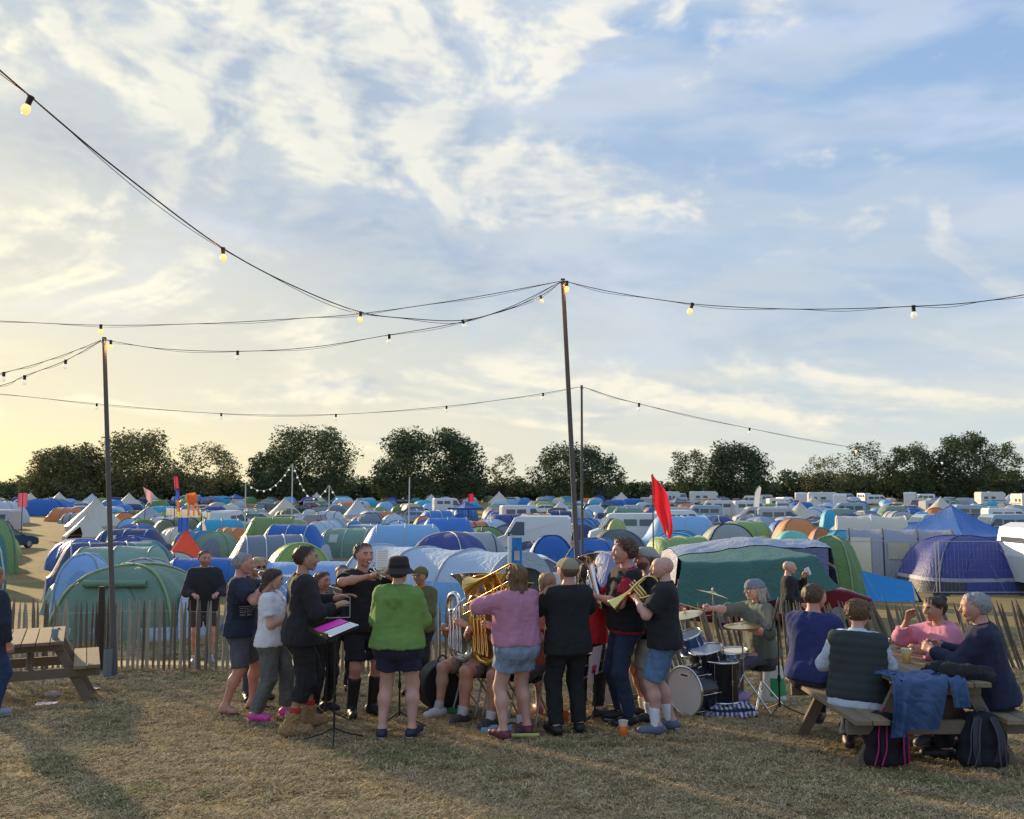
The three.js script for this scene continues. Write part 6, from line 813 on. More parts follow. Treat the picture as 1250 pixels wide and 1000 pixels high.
// three seated basses
const seat = (px, d, label, yaw) => { const p = stand(px, d), t = thing('folding_chair', label, 'chair', null, p, yaw); part(t, 'seat', box(0.4, 0.03, 0.38, 0, 0.44, 0.02, 0.012), padM); part(t, 'backrest', box(0.4, 0.26, 0.025, 0, 0.78, -0.2, 0.01), padM); for (const s of [-1, 1]) { part(t, 'leg', rod(V(s * 0.2, 0, 0.2), V(s * 0.2, 0.9, -0.21), 0.011), steelM); part(t, 'leg', rod(V(s * 0.18, 0, -0.24), V(s * 0.18, 0.44, 0.18), 0.011), steelM); } return p; };
const basses = [
  [584, 10.1, -0.6, 'player seated with a silver tuba, beige shorts and white trainers', 'folding chair under the silver tuba player', [0.24, 0.2, 0.15], [0.16, 0.17, 0.16], silverM, 'silver tuba standing on a lap, bell up', 'fair', [0.6, 0.6, 0.6]],
  [611, 9.8, -0.5, 'player seated with a brass tuba, bare knees and dark trainers', 'folding chair under the brass tuba player', [0.12, 0.11, 0.1], [0.2, 0.17, 0.14], brassM, 'brass tuba with many valve slides standing on a lap', 'ruddy', [0.04, 0.04, 0.045]],
  [640, 9.6, -0.4, 'player seated with a golden bass horn behind the trombonist', 'folding chair under the golden horn player', [0.1, 0.1, 0.12], [0.35, 0.1, 0.06], goldM, 'golden bass horn half hidden by the trombonist', 'tan', [0.05, 0.05, 0.055]],
];
for (const [px, d, yaw, label, cl, shorts, top, m, il, skin, shoe] of basses) {
  const pos = seat(px, d, cl, yaw), p = person({ q: 1.15, label: 'band ' + label, pos, yaw, H: 1.74, seat: 0.47, fat: 1.14, skin, hands: { L: [0.16, 0.98, 0.42], R: [-0.16, 0.92, 0.42] }, feet: { L: [0.17, 0.5], R: [-0.17, 0.46] }, lean: 0.06, top: { name: 't_shirt', color: top, sleeve: 0.7, hem: 0.9 }, bottom: { name: 'shorts', color: shorts, len: 0.8, flare: 0.014 }, shoes: { color: shoe, rim: [0.6, 0.6, 0.6], sock: 0.18, sockColor: [0.5, 0.5, 0.5] }, hair: { color: [0.2, 0.18, 0.16], style: 'crop' }, seed: px });
  tuba(p, il, m, { name: m === goldM ? 'bass_horn' : 'tuba', size: m === goldM ? 0.9 : 1.0, pos: V(-0.02, 0.56, 0.24), turn: 0.12, tilt: -0.14, roll: 0.14 });
}
const p12 = person2(631, 902, 690, { label: 'person in a pink jumper and denim shorts playing a trombone, back turned', yaw: -2.55, fem: 1, fat: 1.42, look: -0.1, hands: { L: [0.1, 1.4, 0.26], R: [-0.04, 1.22, 0.46] }, elbow: { L: [1, -0.4, 0.2], R: [-1, -0.5, 0.1] }, feet: { L: [0.16, 0], R: [-0.15, 0.03] }, top: { name: 'jumper', color: [0.5, 0.22, 0.32], sleeve: 1.35, hem: 0.93, loose: 0.026, knit: 1, fold: 0.01 }, bottom: { name: 'shorts', color: [0.24, 0.31, 0.42], len: 0.58, flare: 0.024 }, shoes: { color: [0.14, 0.03, 0.05], rim: [0.5, 0.45, 0.4] }, hair: { color: [0.16, 0.09, 0.04], style: 'bob', line: 0.05 }, skin: 'pink', seed: 12 });
trombone(p12, 'brass trombone pointing down past the tubas', brassM, V(0.1, -0.42, 1).normalize());
person2(694, 898, 683, { label: 'person all in black with a beige cap, back turned', yaw: -2.85, fat: 1.14, look: 0.35, hands: { L: [0.12, 1.32, 0.3], R: [-0.12, 1.3, 0.3] }, elbow: { L: [0.8, -0.8, 0], R: [-0.8, -0.8, 0] }, feet: { L: [0.13, 0], R: [-0.13, 0.04] }, top: { name: 'shirt', color: [0.014, 0.015, 0.017], sleeve: 0.9, hem: 0.8, loose: 0.024 }, bottom: { color: [0.014, 0.014, 0.016], len: 1.96, loose: 0.02, fold: 0.012 }, shoes: { color: [0.012, 0.012, 0.013] }, hair: { color: [0.12, 0.09, 0.06], style: 'crop' }, hat: { type: 'cap', color: [0.3, 0.26, 0.17] }, skin: 'ruddy', seed: 13 });
personAt(668, 9.9, 700, { q: 1.3, label: 'person in green shorts mostly hidden behind the cap wearer', yaw: Math.PI, fem: 1, hands: { L: [0.12, 1.25, 0.3], R: [-0.12, 1.25, 0.3] }, top: { name: 'top', color: [0.03, 0.04, 0.05], sleeve: 1.5, hem: 0.92 }, bottom: { name: 'shorts', color: [0.03, 0.26, 0.1], len: 0.75, flare: 0.02 }, shoes: { color: [0.4, 0.12, 0.14] }, hair: { color: [0.3, 0.2, 0.12], style: 'bob' }, skin: 'pink', seed: 14 });
personAt(717, 9.7, 688, { q: 1.3, label: 'person with long dark hair in a red top and black trousers', yaw: 2.75, fem: 1, hands: { L: [0.1, 1.22, 0.3], R: [-0.1, 1.24, 0.3] }, top: { name: 'top', color: [0.5, 0.02, 0.025], sleeve: 1.9, hem: 0.84, loose: 0.024 }, bottom: { color: BLK, len: 1.92 }, shoes: { color: BLK }, hair: { color: [0.025, 0.015, 0.012], style: 'long' }, seed: 15 });
const p15 = person2(765, 885, 660, { label: 'young person in black and red T-shirt and jeans playing a silver horn', yaw: -1.35, hands: { L: [0.1, 1.22, 0.34], R: [-0.1, 1.16, 0.3] }, elbow: { L: [0.7, -0.8, -0.2], R: [-0.7, -0.8, -0.2] }, top: { name: 't_shirt', color: [0.3, 0.015, 0.025], sleeve: 0.7, hem: 0.86, loose: 0.02 }, vest: [0.016, 0.016, 0.02], bottom: { color: [0.03, 0.045, 0.09], len: 1.96, loose: 0.018, fold: 0.012 }, shoes: { color: [0.02, 0.02, 0.024], rim: [0.5, 0.5, 0.5] }, hair: { color: [0.09, 0.05, 0.025], curly: 1, thick: 0.028 }, skin: 'ruddy', seed: 16 });
tuba(p15, 'silver euphonium held up by the young person in red', silverM, { name: 'euphonium', size: 0.56, pos: V(-0.02, 1.08, 0.22), turn: -0.5, tilt: 0.3, roll: 0.2 });
personAt(789, 9.5, 669, { q: 1.3, label: 'bearded person in grey cap and beige shorts between two horn players', yaw: -1.45, fat: 1.1, hands: { L: [0.1, 1.3, 0.3], R: [-0.1, 1.28, 0.28] }, top: { name: 't_shirt', color: [0.02, 0.02, 0.022], sleeve: 0.7, hem: 0.84 }, bottom: { name: 'shorts', color: [0.4, 0.35, 0.27], len: 0.92, flare: 0.016 }, shoes: { color: [0.02, 0.02, 0.025], sock: 0.3, sockColor: [0.72, 0.72, 0.72] }, hair: { color: [0.12, 0.1, 0.08], style: 'crop' }, hat: { type: 'cap', color: [0.32, 0.32, 0.3] }, beard: [0.1, 0.07, 0.05], skin: 'ruddy', seed: 17 });
const p17 = person2(813, 896, 680, { label: 'bald person in black polo and denim shorts playing a flugelhorn', yaw: -1.75, fat: 1.22, look: 0.1, hands: { L: [0.06, 1.3, 0.27], R: [-0.08, 1.28, 0.24] }, elbow: { L: [0.7, -0.7, 0.1], R: [-0.7, -0.7, 0.1] }, feet: { L: [0.12, 0.08], R: [-0.12, -0.06] }, top: { name: 'polo_shirt', color: [0.016, 0.017, 0.02], sleeve: 0.8, hem: 0.84, loose: 0.026, collar: [0.02, 0.02, 0.024] }, bottom: { name: 'shorts', color: [0.11, 0.19, 0.32], len: 0.95, flare: 0.018 }, shoes: { color: [0.12, 0.14, 0.2], rim: [0.6, 0.6, 0.62], sock: 0.42, sockColor: [0.78, 0.79, 0.82] }, hair: { none: 1, color: [0.45, 0.4, 0.36] }, shaven: 0.25, skin: 'pink', seed: 18 });
flugelhorn(p17, 'golden flugelhorn pointing down from the bald person', goldM, V(0.05, -0.72, 0.8).normalize());
const pDr = stand(925, 10.4);
person({ label: 'drummer in a sage shirt and bandana seated at the kit', pos: pDr, yaw: -1.3, H: 1.74, seat: 0.52, lean: 0.08, fat: 1.08, look: -0.1, hands: { L: [0.24, 0.92, 0.34], R: [-0.12, 1.1, 0.62] }, elbow: { R: [-0.8, -0.9, -0.1], L: [0.8, -0.6, -0.3] }, grip: { L: 0.9, R: 0.9 }, feet: { L: [0.2, 0.42], R: [-0.18, 0.52] }, top: { name: 'shirt', color: [0.13, 0.15, 0.12], sleeve: 1.05, hem: 0.88, loose: 0.026, collar: [0.11, 0.13, 0.1] }, bottom: { color: [0.09, 0.1, 0.13], len: 1.94, loose: 0.018 }, shoes: { color: [0.1, 0.05, 0.03], rim: [0.4, 0.35, 0.3] }, hair: { color: [0.36, 0.33, 0.3], style: 'bob', thick: 0.016 }, hat: { type: 'bandana', color: [0.2, 0.22, 0.25] }, skin: 'pink', seed: 19 });
const p19 = personAt(961, 14.7, 685, { q: 1.3, label: 'bald person in black drinking behind the paling', yaw: 1.3, fat: 1.2, hands: { L: [0.1, 1.46, 0.26], R: [-0.22, 1.0, 0.2] }, top: { name: 'shirt', color: BLK, sleeve: 1.9, hem: 0.82, loose: 0.026 }, bottom: { color: [0.03, 0.03, 0.035], len: 1.92 }, shoes: { color: BLK }, hair: { none: 1, color: [0.4, 0.36, 0.33] }, shaven: 0.3, skin: 'pink', seed: 20 });
{ const { t } = held(p19, 'plastic_cup', 'clear plastic cup raised by the drinking person'); t.userData.category = 'cup'; part(t, 'cup_wall', lathe([[0.0, 0], [0.032, 0], [0.046, 0.13]], 20).rotateX(-0.5).translate(0.08, 1.49, 0.36), mat(0.7, 0.72, 0.74, 0.1)); }
person2(-16, 877, 694, { label: 'person in a dark jumper and jeans passing the empty picnic table', yaw: 2.6, fat: 1.15, top: { name: 'jumper', color: [0.02, 0.024, 0.045], sleeve: 1.9, hem: 0.86, loose: 0.026 }, bottom: { color: [0.03, 0.05, 0.12], len: 1.95 }, shoes: { color: [0.25, 0.3, 0.38], rim: [0.6, 0.6, 0.6] }, hair: { color: [0.3, 0.2, 0.1], style: 'bob' }, skin: 'ruddy', seed: 21 });
personAt(490, 66, 641, { q: 1.3, label: 'person in black top and orange trousers walking between the tents', yaw: 2, cell: 0.03, top: { name: 'top', color: BLK, sleeve: 1.9, hem: 0.9 }, bottom: { color: [0.65, 0.1, 0.04], len: 1.92 }, shoes: { color: BLK }, hair: { color: [0.03, 0.02, 0.02] }, seed: 22 });

// ---------------------------------------------------------------- music stands, drums, things on the grass
function musicStand(px, d, yaw, label, { h = 1.0, tiltA = -0.5, wire = false } = {}) {
  const t = thing('music_stand', label, 'music stand', null, stand(px, d), yaw), m = mat(0.02, 0.02, 0.022, 0.5, 0.3);
  part(t, 'shaft', rod(V(0, 0.1, 0), V(0, h, 0), 0.011, 0.008), m); part(t, 'collar', new THREE.CylinderGeometry(0.018, 0.018, 0.06, 10).translate(0, 0.4, 0), m);
  for (let i = 0; i < 3; i++) { const a = i * 2.094 + 0.4; part(t, 'leg', pipe([V(0, 0.14, 0), V(Math.cos(a) * 0.14, 0.07, Math.sin(a) * 0.14), V(Math.cos(a) * 0.32, 0.01, Math.sin(a) * 0.32)], 0.007, 10, 6), m); }
  const X = (g) => g.rotateX(tiltA).translate(0, h + 0.06, 0.02);
  if (wire) { for (const y of [-0.12, 0, 0.12]) part(t, 'desk_wire', X(rod(V(-0.23, y, 0), V(0.23, y, 0), 0.005)), wire); for (const x of [-0.23, 0, 0.23]) part(t, 'desk_wire', X(rod(V(x, -0.12, 0), V(x, 0.12, 0), 0.005)), wire); part(t, 'ledge', X(box(0.46, 0.008, 0.05, 0, -0.125, 0.025)), wire); }
  else { part(t, 'desk', X(box(0.5, 0.3, 0.012, 0, 0, 0, 0.004)), m); part(t, 'ledge', X(box(0.5, 0.012, 0.05, 0, -0.15, 0.025)), m); }
  return { t, X, h };
}
{ const s = musicStand(412, 8.5, -1.0, 'black music stand holding a pink folder and score, before the conductor', { h: 0.97, tiltA: -1.3 }); const f = thing('score_folder', 'bright pink folder lying on the conductor’s stand', 'folder'); f.position.copy(s.t.position); f.quaternion.copy(s.t.quaternion); part(f, 'cover', s.X(box(0.21, 0.29, 0.006, -0.13, 0.02, 0.012)), mat(0.85, 0.03, 0.45, 0.5)); const g = thing('score_sheet', 'open white score on the conductor’s stand', 'sheet music'); g.position.copy(s.t.position); g.quaternion.copy(s.t.quaternion); part(g, 'page', s.X(box(0.21, 0.29, 0.004, 0.12, 0.02, 0.014)), paperM); part(g, 'page', s.X(box(0.2, 0.28, 0.003, 0.16, -0.03, 0.022).rotateZ(0.12)), paperM); }
musicStand(402, 9.6, 0.2, 'empty wire music stand behind the conductor', { h: 1.12, tiltA: -0.25, wire: mat(0.4, 0.41, 0.43, 0.4, 0.8) });
musicStand(490, 9.3, 0.1, 'black music stand partly hidden by the green hoodie', { h: 0.75, tiltA: -0.4 });
{ const s = musicStand(724, 9.15, -2.2, 'chrome legged stand with a pink and white sheet', { h: 0.56, tiltA: -0.2, wire: chromeM }), g = thing('sheet_music', 'pink and white sheet on the chrome legged stand', 'sheet music'); g.position.copy(s.t.position); g.quaternion.copy(s.t.quaternion); part(g, 'page', s.X(box(0.2, 0.3, 0.003, -0.02, 0.03, -0.012)), mat(0.8, 0.6, 0.64, 0.8)); part(g, 'red_patch', s.X(box(0.08, 0.08, 0.003, -0.02, -0.05, -0.0155)), mat(0.7, 0.05, 0.15, 0.8)); }
musicStand(946, 9.9, -1.9, 'black music stand with white pages beside the drummer', { h: 1.02, tiltA: -0.25 });
{ const p = stand(946, 9.9), g = thing('sheet_music', 'white pages spread on the stand beside the drummer', 'sheet music', null, p, -1.9); for (const s of [-1, 1]) part(g, 'page', box(0.21, 0.28, 0.003, s * 0.11, 0, 0.012).rotateX(-0.25).translate(0, 1.1, 0.02), paperM); }
const shellM = mat(0.012, 0.014, 0.02, 0.18), headM = mat(0.72, 0.72, 0.7, 0.45), bluePearl = mat(0.03, 0.08, 0.2, 0.15);
// a drum along its own y: shell, two skins, hoops, lugs
function drum(name, label, r, depth, pos, rotX, rotY, shell, skin = headM, lugs = 8, text) {
  const t = thing(name, label, 'drum', null, pos, rotY), X = (g) => g.rotateX(rotX);
  part(t, 'shell', X(new THREE.CylinderGeometry(r, r, depth, 36, 1, true)), shell);
  for (const s of [-1, 1]) { part(t, 'drumhead', X(new THREE.CylinderGeometry(r * 0.985, r * 0.985, 0.004, 36).translate(0, s * (depth / 2 - 0.004), 0)), skin); part(t, 'hoop', X(new THREE.TorusGeometry(r + 0.004, 0.012, 8, 40).rotateX(Math.PI / 2).translate(0, s * depth / 2, 0)), chromeM); }
  for (let i = 0; i < lugs; i++) { const a = i / lugs * 6.283; part(t, 'lug', X(merge([rod(V(Math.cos(a) * (r + 0.014), -depth / 2, Math.sin(a) * (r + 0.014)), V(Math.cos(a) * (r + 0.014), depth / 2, Math.sin(a) * (r + 0.014)), 0.004, 0.004, 6), box(0.03, 0.05, 0.02, Math.cos(a) * (r + 0.006), 0, Math.sin(a) * (r + 0.006), 0.005)])), chromeM); }
  if (text) { const c = document.createElement('canvas'); c.width = 128; c.height = 40; const k = c.getContext('2d'); k.fillStyle = '#e9e9e6'; k.fillRect(0, 0, 128, 40); k.fillStyle = '#151515'; k.fillRect(24, 12, 80, 15); const m = new THREE.CanvasTexture(c); m.colorSpace = THREE.SRGBColorSpace; part(t, 'badge', X(new THREE.PlaneGeometry(0.16, 0.05).rotateX(-Math.PI / 2).translate(0, depth / 2 + 0.003, -r * 0.66)), new THREE.MeshStandardMaterial({ map: m, roughness: 0.6 })); }
  return t;
}
const lift = (px, d, h) => { const p = stand(px, d); p.y += h; return p; };
drum('bass_drum', 'black bass drum with a white head and dark badge, lying on its side', 0.25, 0.38, lift(847, 10.0, 0.265), Math.PI / 2, -0.95, shellM, headM, 8, true);
drum('bass_drum', 'large concert bass drum with a pale worn head behind the jeans wearer', 0.36, 0.34, lift(751, 10.6, 0.38), Math.PI / 2, -0.75, mat(0.5, 0.44, 0.34, 0.4), mat(0.55, 0.53, 0.5, 0.5), 10);
drum('tom_drum', 'blue pearl rack tom with chrome hardware', 0.15, 0.2, lift(841, 10.4, 0.72), 0.4, -1.2, bluePearl, mat(0.1, 0.14, 0.22, 0.2), 6);
drum('tom_drum', 'black shallow tom over the bass drum', 0.18, 0.16, lift(860, 10.15, 0.6), 0.25, -1.1, shellM, mat(0.4, 0.45, 0.5, 0.2), 6);
drum('snare_drum', 'chrome snare drum in front of the drummer', 0.18, 0.14, lift(890, 10.25, 0.58), 0.1, -1.3, mat(0.35, 0.42, 0.5, 0.15, 0.8), headM, 8);
drum('floor_tom', 'tall black floor tom on three legs', 0.17, 0.42, lift(878, 10.0, 0.36), 0, -1.2, shellM, mat(0.1, 0.1, 0.11, 0.3), 6);
function cymbal(px, d, h, r, label, tilt = 0.15, stick = true) { const t = thing('cymbal_stand', label, 'cymbal', null, stand(px, d), 0.3); const c = part(t, 'cymbal', lathe([[0.006, 0.03], [0.03, 0.026], [0.045, 0.012], [0.12, 0.005], [r, -0.008], [r, -0.0095], [0.12, 0.003], [0.006, 0.02]], 36).rotateZ(tilt).translate(0, h, 0), mat(0.72, 0.58, 0.32, 0.3, 1)); part(t, 'shaft', rod(V(0, 0.25, 0), V(0, h + 0.07, 0), 0.011, 0.008), chromeM); part(t, 'wing_nut', new THREE.SphereGeometry(0.014, 8, 6).translate(0, h + 0.06, 0), chromeM); for (let i = 0; i < 3; i++) { const a = i * 2.094 + 0.7; part(t, 'leg', rod(V(0, 0.42, 0), V(Math.cos(a) * 0.3, 0, Math.sin(a) * 0.3), 0.009), chromeM); } return t; }
cymbal(903, 10.05, 0.95, 0.2, 'brass hi-hat cymbal standing next to the snare drum', 0.05); cymbal(834, 10.6, 1.02, 0.21, 'brass crash cymbal over the blue tom', 0.2); cymbal(868, 10.9, 1.25, 0.2, 'tilted ride cymbal by the paling', -0.3);
{ const t = thing('drumstick', 'pale drumstick raised in the drummer’s hand', 'drumstick', null, pDr, -1.3); t.scale.setScalar(0.994); part(t, 'shaft', rod(V(-0.12, 1.1, 0.66), V(0.0, 1.2, 1.0), 0.008, 0.006), mat(0.6, 0.45, 0.28, 0.6)); }
{ const t = thing('drum_stool', 'round black drum stool', 'stool', null, pDr); part(t, 'seat', new THREE.CylinderGeometry(0.17, 0.16, 0.08, 20).translate(0, 0.47, 0), padM); part(t, 'shaft', rod(V(0, 0.2, 0), V(0, 0.44, 0), 0.015), chromeM); for (let i = 0; i < 3; i++) { const a = i * 2.094; part(t, 'leg', rod(V(0, 0.3, 0), V(Math.cos(a) * 0.26, 0, Math.sin(a) * 0.26), 0.011), chromeM); } }
{ const t = thing('drum_case', 'round black drum case standing on edge beside the tubas', 'case', null, lift(541, 10.15, 0.27), 0.5); part(t, 'shell', new THREE.CylinderGeometry(0.27, 0.27, 0.2, 32).rotateX(Math.PI / 2), mat(0.015, 0.015, 0.017, 0.6)); part(t, 'rim', new THREE.TorusGeometry(0.265, 0.016, 8, 36).translate(0, 0, 0.1), mat(0.03, 0.03, 0.032, 0.5)); part(t, 'handle', new THREE.TorusGeometry(0.05, 0.01, 6, 14, Math.PI).translate(0, 0.27, 0), darkM); }
function lump(name, label, category, pos, yaw, prims, c, { cell = 0.014, amp = 0.012, f = 14, pattern, drape } = {}) { const t = thing(name, label, category, null, pos, yaw), pts = prims.flatMap(([a, b]) => [V(...a), V(...b)]), [l, h] = bounds(pts, 0.2), F = new Field(l, h, cell); for (const [a, b, r, r2] of prims) F.cone(V(...a), V(...b), r, r2 ?? r, { k: 0.05 }); F.warp((x, y, z, v) => Math.max(v + amp * (drape ? 1.2 * Math.abs(noise3(x * 17 + y * 4, y * 3, z * 17)) - 0.5 + 0.6 * noise3(x * 9, y * 16, z * 9) : noise3(x * f, y * f, z * f)) + amp * 0.5 * noise3(x * f * 2.2, y * f * 2.2, z * f * 2.2), -y - 0.004)); const g = uvFrom(F.mesh()); part(t, 'body', g, pattern || fabric(c)); return t; }
const tartan = (() => { const t = dataTex(64, (u, v, i, j) => { const a = (i >> 3) % 2, b = (j >> 3) % 3; return a && b ? [205, 205, 220] : a ? [60, 60, 90] : b ? [90, 80, 120] : [35, 32, 50]; }, 5); t.colorSpace = THREE.SRGBColorSpace; return new THREE.MeshStandardMaterial({ map: t, roughness: 0.95, side: THREE.DoubleSide }); })();
lump('blanket', 'crumpled checked blanket lying beside the drums', 'blanket', stand(886, 9.9), 0, [[[-0.22, 0.03, 0], [0.2, 0.03, 0.02], 0.1, 0.09], [[0, 0.08, -0.05], [0.18, 0.1, -0.08], 0.08, 0.06], [[-0.15, 0.05, 0.08], [0.1, 0.02, 0.1], 0.07]], null, { pattern: tartan, amp: 0.02 });
lump('bag', 'lilac bag on top of the checked blanket', 'bag', lift(894, 10.0, 0.12), 0, [[[-0.1, 0.06, 0], [0.1, 0.06, 0], 0.06]], [0.4, 0.26, 0.42]);
{ const t = thing('carrier_bag', 'white and green carrier bag behind the drum stool', 'bag', null, stand(938, 10.8)); part(t, 'bag', sheet(20, 10, (u, v) => { const a = u * 6.283, k = 1 - 0.25 * v; return { x: Math.cos(a) * 0.16 * k, y: v * 0.4, z: Math.sin(a) * 0.1 * k + 0.015 * Math.sin(a * 5 + v * 4), u, v }; }), mat(0.66, 0.7, 0.68, 0.5)); part(t, 'green_print', sheet(8, 6, (u, v) => { const a = 0.3 + u * 1.6, k = 1 - 0.25 * (0.2 + v * 0.5); return { x: Math.cos(a) * 0.165 * k, y: 0.08 + v * 0.2, z: Math.sin(a) * 0.105 * k + 0.015 * Math.sin(a * 5 + (0.2 + v * 0.5) * 4) + 0.004, u, v }; }), mat(0.02, 0.3, 0.1, 0.5)); }
function cup(label, pos, c, h = 0.14, r = 0.042, liquid) { const t = thing('plastic_cup', label, 'cup', null, pos); part(t, 'cup_wall', lathe([[0, 0.002], [r * 0.72, 0.002], [r, h], [r * 1.04, h + 0.002]], 20), mat(...c, 0.25)); if (liquid) part(t, 'drink', lathe([[r * 0.75, 0.006], [r * 0.985, h * 0.72], [0, h * 0.72]], 20).scale(1.03, 1, 1.03), mat(...liquid, 0.15)); return t; }
cup('plastic pint of orange drink standing on the grass', hit(761, 900), [0.75, 0.66, 0.55], 0.15, 0.045, [0.75, 0.16, 0.02]);
cup('orange cup by the black trousered leg', hit(690, 884), [0.7, 0.16, 0.03], 0.12, 0.04);
const litter = (label, px, py, w, l, c, yaw = 0) => { const p = hit(px, py), t = thing('paper_litter', label, 'litter', null, p.add(V(0, 0.03, 0)), yaw); part(t, 'sheet', sheet(8, 8, (u, v) => ({ x: (u - 0.5) * w, y: 0.012 * noise2(u * 4 + px, v * 4), z: (v - 0.5) * l, u, v })), mat(...c, 0.8)); };
litter('blue and white leaflet on the grass by the trombonist', 606, 893, 0.3, 0.2, [0.2, 0.45, 0.62]); litter('white leaflet beside the blue one', 622, 884, 0.28, 0.14, [0.7, 0.72, 0.7], 0.4); litter('flattened white wrapper under the empty picnic table', 57, 862, 0.22, 0.12, [0.7, 0.7, 0.68], 0.3); litter('white napkin near the table leg', 112, 843, 0.2, 0.07, [0.75, 0.75, 0.72], -0.2);
lump('crumpled_can', 'crumpled pale can lying by the empty picnic table', 'can', hit(64, 852), 0.4, [[[-0.05, 0.035, 0], [0.05, 0.035, 0], 0.034]], [0.5, 0.46, 0.45], { cell: 0.007, amp: 0.006 });
lump('carrier_bag', 'green bag lying on the grass below the tubas', 'bag', hit(556, 872), 0, [[[-0.14, 0.02, 0], [0.14, 0.02, 0.02], 0.05, 0.04]], [0.04, 0.2, 0.05]);
{ const p = hit(636, 902), t = thing('flute_tube', 'yellow tube lying in the grass behind the pink jumper', 'tube', null, p, 0.1); part(t, 'barrel', rod(V(-0.2, 0.035, 0), V(0.17, 0.035, 0.02), 0.018), mat(0.5, 0.52, 0.15, 0.5)); part(t, 'cap', rod(V(0.17, 0.035, 0.02), V(0.2, 0.035, 0.021), 0.02), mat(0.2, 0.02, 0.06, 0.5)); }

// ---------------------------------------------------------------- picnic tables and the people at them
const boards = [wood(0.36, 0.27, 0.17), wood(0.32, 0.25, 0.17), wood(0.4, 0.31, 0.2)], frameW = wood(0.27, 0.22, 0.16);
const plank = (w, h, d) => { const g = new RoundedBoxGeometry(w, h, d, 2, 0.006), p = g.attributes.position, uv = g.attributes.uv; for (let i = 0; i < p.count; i++) uv.setXY(i, p.getX(i) * 2 + p.getY(i) * 2, p.getZ(i) * 0.5); return g; };
function picnicTable(label, pos, yaw, L = 1.7, W = 1.5) {            // boards run along its own z
  const t = thing('picnic_table', label, 'table', null, pos, yaw), R = rng(Math.round(pos.x * 100) + 7);
  for (let i = 0; i < 5; i++) part(t, 'top_board', plank(0.136, 0.038, L - R() * 0.02), boards[i % 3]).position.set((i - 2) * 0.145, 0.74 + R() * 0.003, 0);
  for (const s of [-1, 1]) for (let i = 0; i < 2; i++) part(t, 'bench_board', plank(0.136, 0.04, L - R() * 0.02), boards[(i + 1) % 3]).position.set(s * (W / 2 - 0.07 - i * 0.145), 0.45 + R() * 0.003, 0);
  for (const z of [-1, 1]) {
    const zz = z * (L / 2 - 0.24);
    for (const s of [-1, 1]) { const g = box(0.1, 0.92, 0.045), o = part(t, 'leg', g, frameW); o.position.set(s * 0.46, 0.355, zz); o.rotation.z = s * 0.49; }
    part(t, 'bench_beam', plank(W, 0.11, 0.045), frameW).position.set(0, 0.372, zz + z * 0.047); part(t, 'top_beam', plank(0.72, 0.09, 0.045), frameW).position.set(0, 0.674, zz + z * 0.047);
  }
  part(t, 'brace', rod(V(0, 0.4, -L / 2 + 0.28), V(0, 0.69, -0.1), 0.03, 0.03, 4), frameW); part(t, 'brace', rod(V(0, 0.4, L / 2 - 0.28), V(0, 0.69, 0.1), 0.03, 0.03, 4), frameW);
  return t;
}
const tl = stand(45, 10.9); picnicTable('empty wooden picnic table with two blue cups by the paling', tl, 0.44, 1.25, 1.5);
for (const [x, z, l] of [[-0.02, 0.52, 'pale blue cup near the end of the empty table'], [0.42, 0.28, 'pale blue cup near the edge of the empty table']]) cup(l, tl.clone().add(V(x, 0.762, z)), [0.22, 0.36, 0.46], 0.11, 0.04);
const TY = 0.02, tr = V(3.45, groundY(3.45, -8.2), -8.2), e1 = V(-Math.sin(TY), 0, -Math.cos(TY)), e2 = V(Math.cos(TY), 0, -Math.sin(TY)), on = (a, b, h = 0) => { const p = tr.clone().addScaledVector(e1, a).addScaledVector(e2, b); p.y = tr.y + h; return p; };
picnicTable('wooden picnic table with four people sitting at it', tr, TY, 1.75, 1.5);
const sit = (a, b, yaw, o) => person({ ...o, pos: on(a, b), yaw, seat: 0.45 });
sit(0.45, -0.62, 2.35, { label: 'person with glasses in a navy jumper seated at the table', H: 1.78, fat: 1.12, look: -0.15, lean: 0.12, hands: { L: [0.15, 0.86, 0.42], R: [-0.15, 0.86, 0.4] }, feet: { L: [0.15, 0.38], R: [-0.15, 0.36] }, top: { name: 'jumper', color: [0.025, 0.035, 0.14], sleeve: 1.95, hem: 0.86, loose: 0.026, knit: 1 }, bottom: { color: [0.03, 0.035, 0.05], len: 1.94 }, shoes: { color: [0.06, 0.06, 0.08], rim: [0.3, 0.3, 0.3] }, hair: { color: [0.09, 0.05, 0.03], style: 'crop' }, glasses: 'clear', skin: 'ruddy', seed: 31 });
sit(-0.32, -0.5, 2.6, { label: 'person in a dark quilted vest over a white shirt seated at the table', H: 1.7, fem: 1, fat: 1.2, lean: 0.14, nod: 0.15, hands: { L: [0.22, 0.86, 0.36], R: [-0.1, 0.88, 0.4] }, feet: { L: [0.15, 0.3], R: [-0.2, 0.2] }, top: { name: 'shirt', color: [0.55, 0.62, 0.72], sleeve: 1.9, hem: 0.82, loose: 0.02, collar: [0.6, 0.66, 0.75] }, vest: [0.035, 0.045, 0.045], bottom: { color: [0.04, 0.05, 0.08], len: 1.94 }, shoes: { color: [0.05, 0.03, 0.02], boot: 0.5 }, hair: { color: [0.13, 0.07, 0.03], curly: 1, thick: 0.02 }, skin: 'pink', seed: 32 });
